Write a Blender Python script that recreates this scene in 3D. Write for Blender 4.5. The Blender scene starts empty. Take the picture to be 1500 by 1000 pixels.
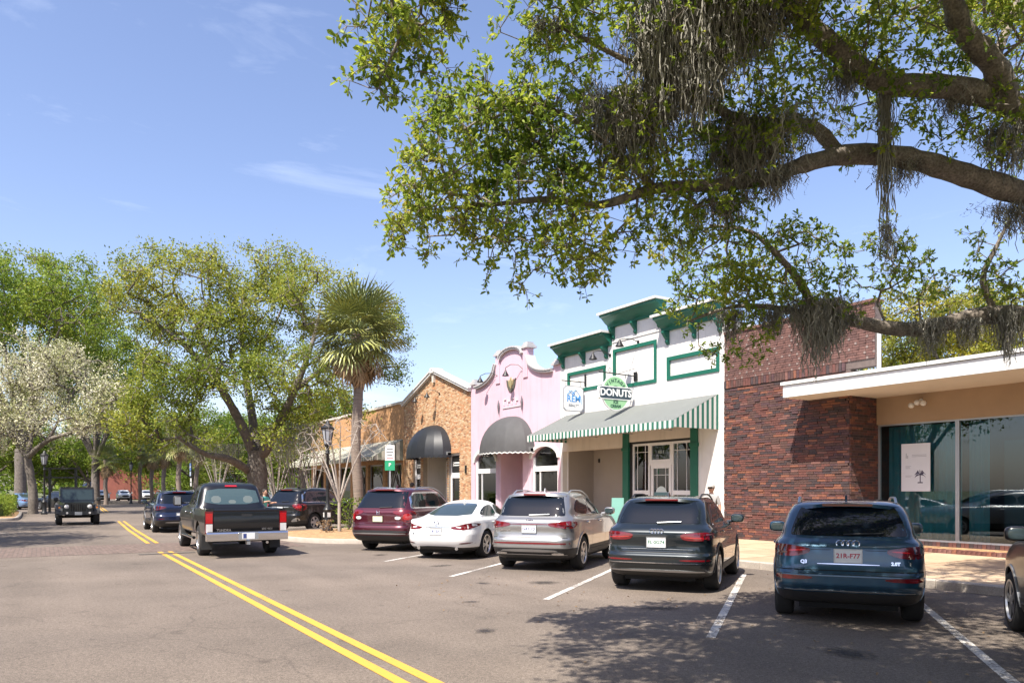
import bpy, bmesh, math, random
import numpy as np
from mathutils import Vector, Matrix
from mathutils.bvhtree import BVHTree

random.seed(7); RNG = np.random.default_rng(11)
SC = bpy.context.scene
COL = SC.collection
R = math.radians

# ------------------------------------------------------------------ camera
CAM_F, CAM_H, CAM_Z = 1110.0, 717.0, 1.72
cd = bpy.data.cameras.new('camera'); cam = bpy.data.objects.new('camera', cd); COL.objects.link(cam)
cam.location = (0, 0, CAM_Z); cam.rotation_euler = (R(90), 0, 0)
cd.sensor_width = 36.0; cd.lens = 36.0 * CAM_F / 1500.0
cd.shift_y = (CAM_H - 500.0) / 1500.0
cd.clip_start = 0.1; cd.clip_end = 3000
SC.camera = cam

# ------------------------------------------------------------------ sky + sun
SUN_AZ, SUN_EL = 212.0, 56.0            # clockwise from +Y, degrees
w = bpy.data.worlds.new('World'); SC.world = w; w.use_nodes = True
nt = w.node_tree; nt.nodes.clear()
out = nt.nodes.new('ShaderNodeOutputWorld'); bg = nt.nodes.new('ShaderNodeBackground')
sky = nt.nodes.new('ShaderNodeTexSky'); sky.sky_type = 'NISHITA'; sky.sun_disc = False
sky.sun_elevation = R(SUN_EL); sky.sun_rotation = R(SUN_AZ); sky.air_density = 1.0; sky.dust_density = 1.3; sky.ozone_density = 1.6
bg.inputs['Strength'].default_value = 0.12
# thin cirrus, part of the whole sky dome
tc = nt.nodes.new('ShaderNodeTexCoord'); mp = nt.nodes.new('ShaderNodeMapping'); mp.inputs['Scale'].default_value = (2.1, 1.0, 9.0); mp.inputs['Rotation'].default_value = (0.25, 0.32, 0.5)
nz = nt.nodes.new('ShaderNodeTexNoise'); nz.inputs['Scale'].default_value = 1.5; nz.inputs['Detail'].default_value = 7; nz.inputs['Roughness'].default_value = 0.62; nz.inputs['Distortion'].default_value = 0.5
rp = nt.nodes.new('ShaderNodeValToRGB'); rp.color_ramp.elements[0].position = 0.53; rp.color_ramp.elements[1].position = 0.98
rp.color_ramp.elements[0].color = (0, 0, 0, 1); rp.color_ramp.elements[1].color = (0.34, 0.34, 0.34, 1)
mx = nt.nodes.new('ShaderNodeMixRGB'); mx.inputs[2].default_value = (8.6, 9.0, 9.6, 1)
L = nt.links.new
L(tc.outputs['Generated'], mp.inputs['Vector']); L(mp.outputs['Vector'], nz.inputs['Vector']); L(nz.outputs['Fac'], rp.inputs['Fac'])
tn = nt.nodes.new('ShaderNodeMixRGB'); tn.blend_type = 'MULTIPLY'; tn.inputs[0].default_value = 1.0; tn.inputs[2].default_value = (1.09, 1.0, 1.07, 1)
L(sky.outputs['Color'], tn.inputs[1]); L(tn.outputs['Color'], mx.inputs[1]); L(rp.outputs['Color'], mx.inputs[0]); L(mx.outputs['Color'], bg.inputs['Color']); L(bg.outputs['Background'], out.inputs['Surface'])

az = R(SUN_AZ); el = R(SUN_EL)
SUN_DIR = Vector((-math.sin(az) * math.cos(el), -math.cos(az) * math.cos(el), -math.sin(el)))   # travel of the light
sd = bpy.data.lights.new('sun', 'SUN'); sun = bpy.data.objects.new('sun', sd); COL.objects.link(sun)
sd.energy = 5.0; sd.angle = R(0.53); sd.color = (1.0, 0.935, 0.83)
sun.rotation_euler = SUN_DIR.to_track_quat('-Z', 'Y').to_euler(); sun.location = (-20, -30, 60)
SC.view_settings.view_transform = 'Standard'; SC.view_settings.look = 'None'
SC.view_settings.exposure = 1.0; SC.view_settings.gamma = 1.0; SC.view_settings.use_curve_mapping = False

# ------------------------------------------------------------------ street frame: u along the street, v to the right
SA = math.atan2(750 - 60, CAM_F)
UX, UY = -math.sin(SA), math.cos(SA); VX, VY = math.cos(SA), math.sin(SA)
TH = math.atan2(-UY, -UX)                 # local +x = -u, local +y = +v
def W(u, v, z=0.0): return Vector((u * UX + v * VX, u * UY + v * VY, z))
def PX(px, py, Y): return Vector(((px - 750) / CAM_F * Y, Y, CAM_Z + (CAM_H - py) / CAM_F * Y))

# ------------------------------------------------------------------ helpers
class MB:
    def __init__(s): s.v = []; s.f = []; s.m = []
    def poly(s, pts, m=0):
        i = len(s.v); s.v.extend([tuple(p) for p in pts]); s.f.append(tuple(range(i, i + len(pts)))); s.m.append(m); return s
    def box(s, x0, x1, y0, y1, z0, z1, m=0, skip=''):
        i = len(s.v)
        s.v += [(x0,y0,z0),(x1,y0,z0),(x1,y1,z0),(x0,y1,z0),(x0,y0,z1),(x1,y0,z1),(x1,y1,z1),(x0,y1,z1)]
        F = {'b':(0,3,2,1),'t':(4,5,6,7),'f':(0,1,5,4),'r':(1,2,6,5),'k':(2,3,7,6),'l':(3,0,4,7)}
        for k, q in F.items():
            if k in skip: continue
            s.f.append(tuple(i + a for a in q)); s.m.append(m)
        return s
    def obox(s, c, ax, ay, az, m=0):       # oriented box: centre and three half-axis vectors
        c = Vector(c); ax = Vector(ax); ay = Vector(ay); az = Vector(az); i = len(s.v)
        for dz in (-1, 1):
            for dx, dy in ((-1,-1),(1,-1),(1,1),(-1,1)): s.v.append(tuple(c + ax*dx + ay*dy + az*dz))
        for q in ((0,3,2,1),(4,5,6,7),(0,1,5,4),(1,2,6,5),(2,3,7,6),(3,0,4,7)): s.f.append(tuple(i + a for a in q)); s.m.append(m)
        return s
    def prism(s, pts, a, b, axis='y', m=0):  # 2D polygon (p,q) swept along axis from a to b
        def mk(p, t): return {'y':(p[0],t,p[1]),'x':(t,p[0],p[1]),'z':(p[0],p[1],t)}[axis]
        i = len(s.v); n = len(pts)
        s.v += [mk(p, a) for p in pts] + [mk(p, b) for p in pts]
        s.f.append(tuple(range(i, i + n))); s.m.append(m)
        s.f.append(tuple(range(i + 2*n - 1, i + n - 1, -1))); s.m.append(m)
        for k in range(n):
            j = (k + 1) % n; s.f.append((i + j, i + k, i + n + k, i + n + j)); s.m.append(m)
        return s
    def tube(s, pts, rad, n=6, m=0, cap=True):
        pts = [Vector(p) for p in pts]
        if not hasattr(rad, '__len__'): rad = [rad] * len(pts)
        i0 = len(s.v); prev = None
        for k, p in enumerate(pts):
            d = (pts[min(k+1, len(pts)-1)] - pts[max(k-1, 0)]).normalized()
            if prev is None:
                a = Vector((0,0,1)) if abs(d.z) < 0.9 else Vector((1,0,0)); x = d.cross(a).normalized()
            else:
                x = prev - d * prev.dot(d)
                x = x.normalized() if x.length > 1e-6 else d.orthogonal().normalized()
            prev = x; y = d.cross(x)
            for j in range(n):
                t = 2*math.pi*j/n; s.v.append(tuple(p + (x*math.cos(t) + y*math.sin(t)) * rad[k]))
        for k in range(len(pts) - 1):
            for j in range(n):
                a = i0 + k*n + j; b = i0 + k*n + (j+1) % n
                s.f.append((a, b, b + n, a + n)); s.m.append(m)
        if cap:
            s.f.append(tuple(range(i0 + n - 1, i0 - 1, -1))); s.m.append(m)
            e = i0 + (len(pts)-1)*n; s.f.append(tuple(range(e, e + n))); s.m.append(m)
        return s
    def lathe(s, prof, n=24, c=(0,0,0), axis='z', m=0, cap=True):   # prof: (radius, height)
        i0 = len(s.v)
        for r, h in prof:
            for j in range(n):
                t = 2*math.pi*j/n; a, b = r*math.cos(t), r*math.sin(t)
                p = {'z':(a,b,h),'y':(a,h,-b),'x':(h,a,b)}[axis]
                s.v.append((c[0]+p[0], c[1]+p[1], c[2]+p[2]))
        for k in range(len(prof)-1):
            for j in range(n):
                a = i0 + k*n + j; b = i0 + k*n + (j+1) % n
                s.f.append((a, b, b+n, a+n)); s.m.append(m)
        if cap:
            s.f.append(tuple(range(i0+n-1, i0-1, -1))); s.m.append(m)
            e = i0 + (len(prof)-1)*n; s.f.append(tuple(range(e, e+n))); s.m.append(m)
        return s
    def sphere(s, c, rx, ry, rz, m=0, nu=12, nv=8, e=1.0):  # superellipsoid
        def pw(a): return math.copysign(abs(a)**e, a)
        i0 = len(s.v)
        for k in range(1, nv):
            p = math.pi*k/nv - math.pi/2
            for j in range(nu):
                t = 2*math.pi*j/nu
                s.v.append((c[0]+rx*pw(math.cos(p))*pw(math.cos(t)), c[1]+ry*pw(math.cos(p))*pw(math.sin(t)), c[2]+rz*pw(math.sin(p))))
        s.v += [(c[0],c[1],c[2]-rz),(c[0],c[1],c[2]+rz)]; B = len(s.v)-2; T = B+1
        for k in range(nv-2):
            for j in range(nu):
                a = i0+k*nu+j; b = i0+k*nu+(j+1)%nu; s.f.append((a,b,b+nu,a+nu)); s.m.append(m)
        for j in range(nu):
            s.f.append((B, i0+(j+1)%nu, i0+j)); s.m.append(m)
            e0 = i0+(nv-2)*nu; s.f.append((T, e0+j, e0+(j+1)%nu)); s.m.append(m)
        return s
    def mesh(s, name, mats, smooth=None):
        me = bpy.data.meshes.new(name); me.from_pydata(s.v, [], s.f); weld = smooth is not None
        for mt in (mats if isinstance(mats, (list, tuple)) else [mats]): me.materials.append(mt)
        if len(me.materials) > 1: me.polygons.foreach_set('material_index', s.m)
        if weld:
            bm = bmesh.new(); bm.from_mesh(me); bmesh.ops.remove_doubles(bm, verts=bm.verts, dist=1e-5); bm.to_mesh(me); bm.free()
        if smooth is not None:
            me.polygons.foreach_set('use_smooth', [True]*len(me.polygons))
            if smooth < 180: me.set_sharp_from_angle(angle=R(smooth))
        me.update(); return me
    def build(s, name, mats, parent=None, smooth=None, label=None):
        return link(name, s.mesh(name, mats, smooth), parent, label)

def link(name, me, parent=None, label=None, loc=None, rot=None):
    o = bpy.data.objects.new(name, me); COL.objects.link(o)
    if parent is not None: o.parent = parent
    if label: o['label'] = label
    if loc is not None: o.location = loc
    if rot is not None: o.rotation_euler = rot
    return o
def tag(o, label, cat, group=None):
    o['label'] = label; o['category'] = cat
    if group: o['group'] = group
    return o
def thing(name, label, cat, loc=(0,0,0), rz=0.0, group=None):
    o = bpy.data.objects.new(name, None); COL.objects.link(o); o.location = loc; o.rotation_euler = (0, 0, rz)
    o.empty_display_size = 0.3
    return tag(o, label, cat, group)
def sthing(name, label, cat, u, v, z=0.0, group=None): return thing(name, label, cat, W(u, v, z), TH, group)
def struct(name, mb, mats, **k):
    o = mb.build(name, mats, **k); o['kind'] = 'structure'; return o
def copy_tree(o, parent=None, label=None):
    c = o.copy(); COL.objects.link(c); c.parent = parent
    if label: c['label'] = label
    for ch in list(o.children): copy_tree(ch, c)
    return c
_txt = {}
def text_mesh(body, size, mat, ext=0.01, bold=0.0, spacing=1.0):
    cu = bpy.data.curves.new('lettering', 'FONT'); cu.body = body; cu.size = size; cu.extrude = ext; cu.offset = bold
    cu.align_x = 'CENTER'; cu.align_y = 'CENTER'; cu.space_character = spacing; cu.resolution_u = 3
    o = bpy.data.objects.new('lettering', cu); COL.objects.link(o)
    dg = bpy.context.evaluated_depsgraph_get()
    me = bpy.data.meshes.new_from_object(o.evaluated_get(dg)); bpy.data.objects.remove(o); bpy.data.curves.remove(cu)
    me.materials.clear(); me.materials.append(mat); return me

# ------------------------------------------------------------------ materials
def newmat(name):
    m = bpy.data.materials.new(name); m.use_nodes = True; t = m.node_tree; b = t.nodes['Principled BSDF']; return m, t, b
def pm(name, col, rough=0.6, metal=0.0, coat=0.0, var=0.0, vs=4.0, col2=None, bump=0.0, bs=60.0, spec=0.5, cs=(1,1,1), detail=5, coord='Object', emit=None, coat_rough=0.03, island=0.0, fine=0.0, fs=150.0, streak=0.0):
    m, t, b = newmat(name); N = t.nodes.new; K = t.links.new
    b.inputs['Base Color'].default_value = (*col, 1); b.inputs['Roughness'].default_value = rough; b.inputs['Metallic'].default_value = metal
    b.inputs['Coat Weight'].default_value = coat; b.inputs['Coat Roughness'].default_value = coat_rough; b.inputs['Specular IOR Level'].default_value = spec
    if emit: b.inputs['Emission Color'].default_value = (*emit[0], 1); b.inputs['Emission Strength'].default_value = emit[1]
    src = None
    if var or bump or fine or streak:
        c = N('ShaderNodeTexCoord'); mpp = N('ShaderNodeMapping'); mpp.inputs['Scale'].default_value = cs; K(c.outputs[coord], mpp.inputs['Vector'])
    if var:
        n = N('ShaderNodeTexNoise'); n.inputs['Scale'].default_value = vs; n.inputs['Detail'].default_value = detail; n.inputs['Roughness'].default_value = 0.6
        K(mpp.outputs['Vector'], n.inputs['Vector'])
        r = N('ShaderNodeValToRGB'); r.color_ramp.elements[0].position = 0.5 - 0.22; r.color_ramp.elements[1].position = 0.5 + 0.22
        c2 = col2 or tuple(x * (1 - var) for x in col)
        r.color_ramp.elements[0].color = (*c2, 1); r.color_ramp.elements[1].color = (*col, 1) if col2 else (*[min(1, x*(1+var*0.35)) for x in col], 1)
        K(n.outputs['Fac'], r.inputs['Fac']); src = r.outputs['Color']
    if fine:
        n = N('ShaderNodeTexNoise'); n.inputs['Scale'].default_value = fs; n.inputs['Detail'].default_value = 3; K(mpp.outputs['Vector'], n.inputs['Vector'])
        r = N('ShaderNodeMapRange'); r.inputs['From Min'].default_value = 0.3; r.inputs['From Max'].default_value = 0.7; r.inputs['To Min'].default_value = 1 - fine; r.inputs['To Max'].default_value = 1 + fine*0.8
        K(n.outputs['Fac'], r.inputs['Value'])
        mm = N('ShaderNodeMixRGB'); mm.blend_type = 'MULTIPLY'; mm.inputs[0].default_value = 1
        if src is not None: K(src, mm.inputs[1])
        else: mm.inputs[1].default_value = (*col, 1)
        K(r.outputs['Result'], mm.inputs[2]); src = mm.outputs['Color']
    if streak:
        mp2 = N('ShaderNodeMapping'); mp2.inputs['Scale'].default_value = (2.6, 2.6, 0.22); K(c.outputs[coord], mp2.inputs['Vector'])
        n = N('ShaderNodeTexNoise'); n.inputs['Scale'].default_value = 1.6; n.inputs['Detail'].default_value = 6; n.inputs['Roughness'].default_value = 0.65; K(mp2.outputs['Vector'], n.inputs['Vector'])
        r = N('ShaderNodeMapRange'); r.inputs['From Min'].default_value = 0.52; r.inputs['From Max'].default_value = 0.78; r.inputs['To Min'].default_value = 1.0; r.inputs['To Max'].default_value = 1 - streak; K(n.outputs['Fac'], r.inputs['Value'])
        mm = N('ShaderNodeMixRGB'); mm.blend_type = 'MULTIPLY'; mm.inputs[0].default_value = 1
        if src is not None: K(src, mm.inputs[1])
        else: mm.inputs[1].default_value = (*col, 1)
        K(r.outputs['Result'], mm.inputs[2]); src = mm.outputs['Color']
    if island:
        g = N('ShaderNodeNewGeometry'); hs = N('ShaderNodeHueSaturation'); mr = N('ShaderNodeMapRange')
        mr.inputs['To Min'].default_value = 1 - island; mr.inputs['To Max'].default_value = 1 + island
        K(g.outputs['Random Per Island'], mr.inputs['Value']); K(mr.outputs['Result'], hs.inputs['Value'])
        if src is not None: K(src, hs.inputs['Color'])
        else: hs.inputs['Color'].default_value = (*col, 1)
        src = hs.outputs['Color']
    if src is not None: K(src, b.inputs['Base Color'])
    if bump:
        n = N('ShaderNodeTexNoise'); n.inputs['Scale'].default_value = bs; n.inputs['Detail'].default_value = 4; K(mpp.outputs['Vector'], n.inputs['Vector'])
        bp = N('ShaderNodeBump'); bp.inputs['Strength'].default_value = bump; bp.inputs['Distance'].default_value = 0.01
        K(n.outputs['Fac'], bp.inputs['Height']); K(bp.outputs['Normal'], b.inputs['Normal'])
    return m
def glassmat(name, tint=(0.75,0.82,0.82), refl=0.05, ior=1.5, rough=0.0):
    m = bpy.data.materials.new(name); m.use_nodes = True; t = m.node_tree; t.nodes.clear(); N = t.nodes.new; K = t.links.new
    o = N('ShaderNodeOutputMaterial'); a = N('ShaderNodeBsdfTransparent'); a.inputs['Color'].default_value = (*tint, 1)
    g = N('ShaderNodeBsdfGlossy'); g.inputs['Roughness'].default_value = rough; g.inputs['Color'].default_value = (0.95,0.97,1,1)
    f = N('ShaderNodeFresnel'); f.inputs['IOR'].default_value = ior; ad = N('ShaderNodeMath'); ad.operation = 'ADD'; ad.inputs[1].default_value = refl; ad.use_clamp = True
    mxx = N('ShaderNodeMixShader'); K(f.outputs['Fac'], ad.inputs[0]); K(ad.outputs[0], mxx.inputs['Fac']); K(a.outputs[0], mxx.inputs[1]); K(g.outputs[0], mxx.inputs[2]); K(mxx.outputs[0], o.inputs['Surface'])
    return m
def leafmat(name, cols, trans=0.35, rough=0.45, hv=0.35, spec=0.4):
    m, t, b = newmat(name); N = t.nodes.new; K = t.links.new
    g = N('ShaderNodeNewGeometry'); r = N('ShaderNodeValToRGB')
    es = r.color_ramp.elements
    for i, (p, c) in enumerate(cols):
        e = es[i] if i < 2 else es.new(p)
        e.position = p; e.color = (*c, 1)
    c = N('ShaderNodeTexCoord'); n = N('ShaderNodeTexNoise'); n.inputs['Scale'].default_value = hv; n.inputs['Detail'].default_value = 3; K(c.outputs['Object'], n.inputs['Vector'])
    ad = N('ShaderNodeMath'); ad.operation = 'MULTIPLY_ADD'; ad.inputs[1].default_value = 0.55
    sb = N('ShaderNodeMath'); sb.operation = 'MULTIPLY_ADD'; sb.inputs[1].default_value = 1.5; sb.inputs[2].default_value = -0.52
    K(g.outputs['Random Per Island'], ad.inputs[0]); K(n.outputs['Fac'], sb.inputs[0]); K(sb.outputs[0], ad.inputs[2]); K(ad.outputs[0], r.inputs['Fac'])
    K(r.outputs['Color'], b.inputs['Base Color']); b.inputs['Roughness'].default_value = rough; b.inputs['Specular IOR Level'].default_value = spec
    tr = N('ShaderNodeBsdfTranslucent'); hs = N('ShaderNodeHueSaturation'); hs.inputs['Hue'].default_value = 0.485; hs.inputs['Value'].default_value = 1.3; K(r.outputs['Color'], hs.inputs['Color']); K(hs.outputs['Color'], tr.inputs['Color'])
    ms = N('ShaderNodeMixShader'); ms.inputs['Fac'].default_value = trans
    o = t.nodes['Material Output']; K(b.outputs[0], ms.inputs[1]); K(tr.outputs[0], ms.inputs[2]); K(ms.outputs[0], o.inputs['Surface'])
    return m
M = {}
M['white'] = pm('white_stucco', (0.66,0.645,0.62), 0.85, var=0.12, vs=0.9, bump=0.2, bs=40, streak=0.22)
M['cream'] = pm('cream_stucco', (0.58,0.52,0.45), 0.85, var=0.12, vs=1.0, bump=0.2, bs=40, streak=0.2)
M['green'] = pm('green_trim_paint', (0.009,0.115,0.075), 0.45, var=0.15, vs=3, bump=0.05)
M['pink'] = pm('pink_stucco', (0.60,0.415,0.485), 0.85, var=0.12, vs=0.7, bump=0.25, bs=35, streak=0.20)
M['mould'] = pm('grey_moulding', (0.44,0.43,0.43), 0.7, var=0.15, vs=4)
M['whitepaint'] = pm('white_paint', (0.66,0.655,0.64), 0.5, var=0.08, vs=2, streak=0.12)
M['frame'] = pm('white_window_frame', (0.68,0.68,0.69), 0.4, var=0.04, vs=5)
M['alu'] = pm('aluminium_frame', (0.42,0.43,0.45), 0.35, metal=0.6)
M['blackmetal'] = pm('black_metal', (0.012,0.012,0.013), 0.45)
M['dark'] = pm('dark_interior', (0.045,0.042,0.04), 0.9)
M['roof'] = pm('flat_roof_gravel', (0.30,0.29,0.27), 0.9, var=0.2, vs=6)
M['tan'] = pm('tan_header_stucco', (0.36,0.25,0.16), 0.8, var=0.1, vs=2)
M['canvas_black'] = pm('black_awning_canvas', (0.011,0.013,0.018), 0.5, var=0.2, vs=3, bump=0.1, bs=200)
M['canvas_grey'] = pm('charcoal_awning_canvas', (0.068,0.068,0.070), 0.75, var=0.15, vs=3, bump=0.1, bs=200)
M['canvas_white'] = pm('white_awning_canvas', (0.55,0.55,0.53), 0.8, var=0.06, vs=3)
M['canvas_green'] = pm('green_awning_stripe', (0.02,0.13,0.09), 0.8, var=0.1, vs=3)
M['canvas_top'] = pm('weathered_awning_top', (0.25,0.255,0.245), 0.85, var=0.12, vs=2)
M['canvas_line'] = pm('grey_awning_stripe', (0.065,0.08,0.075), 0.8, var=0.1, vs=3)
M['canvas_beige'] = pm('beige_awning_canvas', (0.50,0.48,0.40), 0.8, var=0.12, vs=2)
M['canvas_olive'] = pm('olive_awning_stripe', (0.17,0.18,0.14), 0.8, var=0.12, vs=2)
M['glass'] = glassmat('window_glass', (0.62,0.68,0.68), 0.04)
M['glass_office'] = glassmat('storefront_glass', (0.72,0.82,0.84), 0.03, 1.42)
M['concrete'] = pm('concrete', (0.38,0.33,0.28), 0.9, var=0.22, vs=1.6, bump=0.2, bs=70, fine=0.2, fs=60)
M['kerb'] = pm('kerb_concrete', (0.40,0.35,0.30), 0.9, var=0.22, vs=2.5, bump=0.25, bs=50, fine=0.2, fs=60)
# ------------------------------------------------------------------ setting: ground, road, markings, pavements
def asphalt(name, c1, c2):
    m, t, b = newmat(name); N = t.nodes.new; K = t.links.new
    c = N('ShaderNodeTexCoord')
    def noise(scale, detail, cs=(1,1,1), rough=0.6, rz=0.0):
        mp_ = N('ShaderNodeMapping'); mp_.inputs['Scale'].default_value = cs; mp_.inputs['Rotation'].default_value = (0,0,rz)
        if rz: mp_.vector_type = 'TEXTURE'; mp_.inputs['Scale'].default_value = [1/c_ for c_ in cs]
        K(c.outputs['Object'], mp_.inputs['Vector'])
        n = N('ShaderNodeTexNoise'); n.inputs['Scale'].default_value = scale; n.inputs['Detail'].default_value = detail; n.inputs['Roughness'].default_value = rough; K(mp_.outputs['Vector'], n.inputs['Vector']); return n.outputs['Fac']
    r = N('ShaderNodeValToRGB'); r.color_ramp.elements[0].position = 0.35; r.color_ramp.elements[1].position = 0.68
    r.color_ramp.elements[0].color = (*c1, 1); r.color_ramp.elements[1].color = (*c2, 1); K(noise(0.10, 4, (0.4,1.3,1)), r.inputs['Fac'])
    src = r.outputs['Color']
    def mul(src, fac, lo, hi, a=0.3, z=0.7):
        mr = N('ShaderNodeMapRange'); mr.inputs['From Min'].default_value = a; mr.inputs['From Max'].default_value = z; mr.inputs['To Min'].default_value = lo; mr.inputs['To Max'].default_value = hi; K(fac, mr.inputs['Value'])
        mm = N('ShaderNodeMixRGB'); mm.blend_type = 'MULTIPLY'; mm.inputs[0].default_value = 1; K(src, mm.inputs[1]); K(mr.outputs['Result'], mm.inputs[2]); return mm.outputs['Color']
    src = mul(src, noise(0.55, 6), 0.84, 1.10)
    src = mul(src, noise(0.9, 3, (0.05,1.0,1), 0.5, TH), 0.87, 1.09)
    src = mul(src, noise(24, 2), 0.80, 1.18)
    src = mul(src, noise(85, 2), 0.52, 1.5)
    vo = N('ShaderNodeTexVoronoi'); vo.inputs['Scale'].default_value = 70; K(c.outputs['Object'], vo.inputs['Vector'])
    src = mul(src, vo.outputs['Color'], 0.78, 1.22, 0.1, 0.9)
    # wandering sealed cracks
    dn = N('ShaderNodeTexNoise'); dn.inputs['Scale'].default_value = 0.8; dn.inputs['Detail'].default_value = 5; K(c.outputs['Object'], dn.inputs['Vector'])
    av = N('ShaderNodeMixRGB'); av.blend_type = 'ADD'; av.inputs[0].default_value = 1.1; K(c.outputs['Object'], av.inputs[1]); K(dn.outputs['Color'], av.inputs[2])
    v2 = N('ShaderNodeTexVoronoi'); v2.feature = 'DISTANCE_TO_EDGE'; v2.inputs['Scale'].default_value = 0.16; K(av.outputs['Color'], v2.inputs['Vector'])
    src = mul(src, v2.outputs['Distance'], 0.84, 1.0, 0.001, 0.005)
    # oil drips and dark spots
    src = mul(src, noise(1.9, 3), 0.66, 1.0, 0.25, 0.37)
    K(src, b.inputs['Base Color']); b.inputs['Roughness'].default_value = 0.88; b.inputs['Specular IOR Level'].default_value = 0.3
    bp = N('ShaderNodeBump'); bp.inputs['Strength'].default_value = 0.5; bp.inputs['Distance'].default_value = 0.006; K(noise(80, 3), bp.inputs['Height']); K(bp.outputs['Normal'], b.inputs['Normal'])
    return m
M['asphalt'] = asphalt('sun_bleached_asphalt', (0.137,0.113,0.094), (0.186,0.150,0.122))
M['grass'] = pm('dry_grass_ground', (0.13,0.14,0.06), 0.95, var=0.4, vs=0.4, bump=0.4, bs=20, fine=0.4, fs=14)
def worn(name, col, base, amt=0.56):
    m, t, b = newmat(name); N = t.nodes.new; K = t.links.new; c = N('ShaderNodeTexCoord')
    n = N('ShaderNodeTexNoise'); n.inputs['Scale'].default_value = 34; n.inputs['Detail'].default_value = 6; n.inputs['Roughness'].default_value = 0.75; K(c.outputs['Object'], n.inputs['Vector'])
    n2 = N('ShaderNodeTexNoise'); n2.inputs['Scale'].default_value = 1.2; n2.inputs['Detail'].default_value = 3; K(c.outputs['Object'], n2.inputs['Vector'])
    a = N('ShaderNodeMath'); a.operation = 'MULTIPLY_ADD'; a.inputs[1].default_value = 0.5; K(n2.outputs['Fac'], a.inputs[0]); K(n.outputs['Fac'], a.inputs[2])
    r = N('ShaderNodeValToRGB'); r.color_ramp.elements[0].position = amt; r.color_ramp.elements[1].position = amt + 0.09
    r.color_ramp.elements[0].color = (*base, 1); r.color_ramp.elements[1].color = (*col, 1); K(a.outputs[0], r.inputs['Fac']); K(r.outputs['Color'], b.inputs['Base Color']); b.inputs['Roughness'].default_value = 0.7
    return m
M['yellow'] = worn('worn_yellow_road_paint', (0.57,0.315,0.045), (0.22,0.16,0.085), 0.57)
M['linewhite'] = worn('worn_white_road_paint', (0.58,0.55,0.51), (0.17,0.145,0.125), 0.68)
M['mulch'] = pm('pine_straw_mulch', (0.42,0.255,0.125), 0.95, var=0.5, vs=5, bump=0.7, bs=40, fine=0.45, fs=45)

g = MB(); g.poly([(-1200,-600,-0.12),(1200,-600,-0.12),(1200,1800,-0.12),(-1200,1800,-0.12)])
struct('ground', g, M['grass'])
def srect(mb, u0, u1, v0, v1, z, m=0): mb.poly([W(u1,v0,z), W(u0,v0,z), W(u0,v1,z), W(u1,v1,z)][::-1] if False else [W(u0,v0,z), W(u0,v1,z), W(u1,v1,z), W(u1,v0,z)][::-1], m)
g = MB(); srect(g, -40, 170, -9.0, 13.2, 0.0)
# cross street far down
g2 = MB(); srect(g2, 120, 138, -90, -9.0, -0.004); srect(g2, 120, 138, 13.2, 70, -0.004)
road = struct('road', g, M['asphalt']); struct('cross_street', g2, M['asphalt'])
# brick crosswalk
def brickmat(name, c1, c2, mortar, bw=0.2, bh=0.067, ms=0.01, rot=(0,0,0), var=0.5, bumpd=0.006):
    m, t, b = newmat(name); N = t.nodes.new; K = t.links.new
    c = N('ShaderNodeTexCoord'); mpp = N('ShaderNodeMapping'); mpp.inputs['Rotation'].default_value = rot; K(c.outputs['Object'], mpp.inputs['Vector'])
    br = N('ShaderNodeTexBrick'); br.inputs['Scale'].default_value = 1; br.inputs['Brick Width'].default_value = bw; br.inputs['Row Height'].default_value = bh; br.inputs['Mortar Size'].default_value = ms; br.inputs['Bias'].default_value = 0
    br.inputs['Color1'].default_value = (*c1, 1); br.inputs['Color2'].default_value = (*c2, 1); br.inputs['Mortar'].default_value = (*mortar, 1); K(mpp.outputs['Vector'], br.inputs['Vector'])
    n = N('ShaderNodeTexNoise'); n.inputs['Scale'].default_value = 6; n.inputs['Detail'].default_value = 6; K(c.outputs['Object'], n.inputs['Vector'])
    mr = N('ShaderNodeMapRange'); mr.inputs['From Min'].default_value = 0.3; mr.inputs['From Max'].default_value = 0.7; mr.inputs['To Min'].default_value = 1-var; mr.inputs['To Max'].default_value = 1+var*0.6; K(n.outputs['Fac'], mr.inputs['Value'])
    mm = N('ShaderNodeMixRGB'); mm.blend_type = 'MULTIPLY'; mm.inputs[0].default_value = 1; K(br.outputs['Color'], mm.inputs[1]); K(mr.outputs['Result'], mm.inputs[2]); K(mm.outputs['Color'], b.inputs['Base Color'])
    b.inputs['Roughness'].default_value = 0.9
    bp = N('ShaderNodeBump'); bp.inputs['Strength'].default_value = 0.6; bp.inputs['Distance'].default_value = bumpd; bp.invert = True; K(br.outputs['Fac'], bp.inputs['Height']); K(bp.outputs['Normal'], b.inputs['Normal'])
    return m
M['paver'] = brickmat('pink_brick_pavers', (0.175,0.122,0.10), (0.15,0.108,0.09), (0.125,0.095,0.08), 0.21, 0.105, 0.012, (0,0,-TH))
g = MB(); srect(g, 23.0, 26.7, -5.6, 6.9, 0.005); struct('brick_crosswalk', g, M['paver'])
M['bandconc'] = pm('crosswalk_edge_concrete', (0.09,0.078,0.07), 0.9, var=0.2, vs=4, fine=0.2, fs=60)
g = MB(); srect(g, 22.15, 22.45, 2.2, 3.6, 0.0095); struct('road_patch', g, M['bandconc'])
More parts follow.
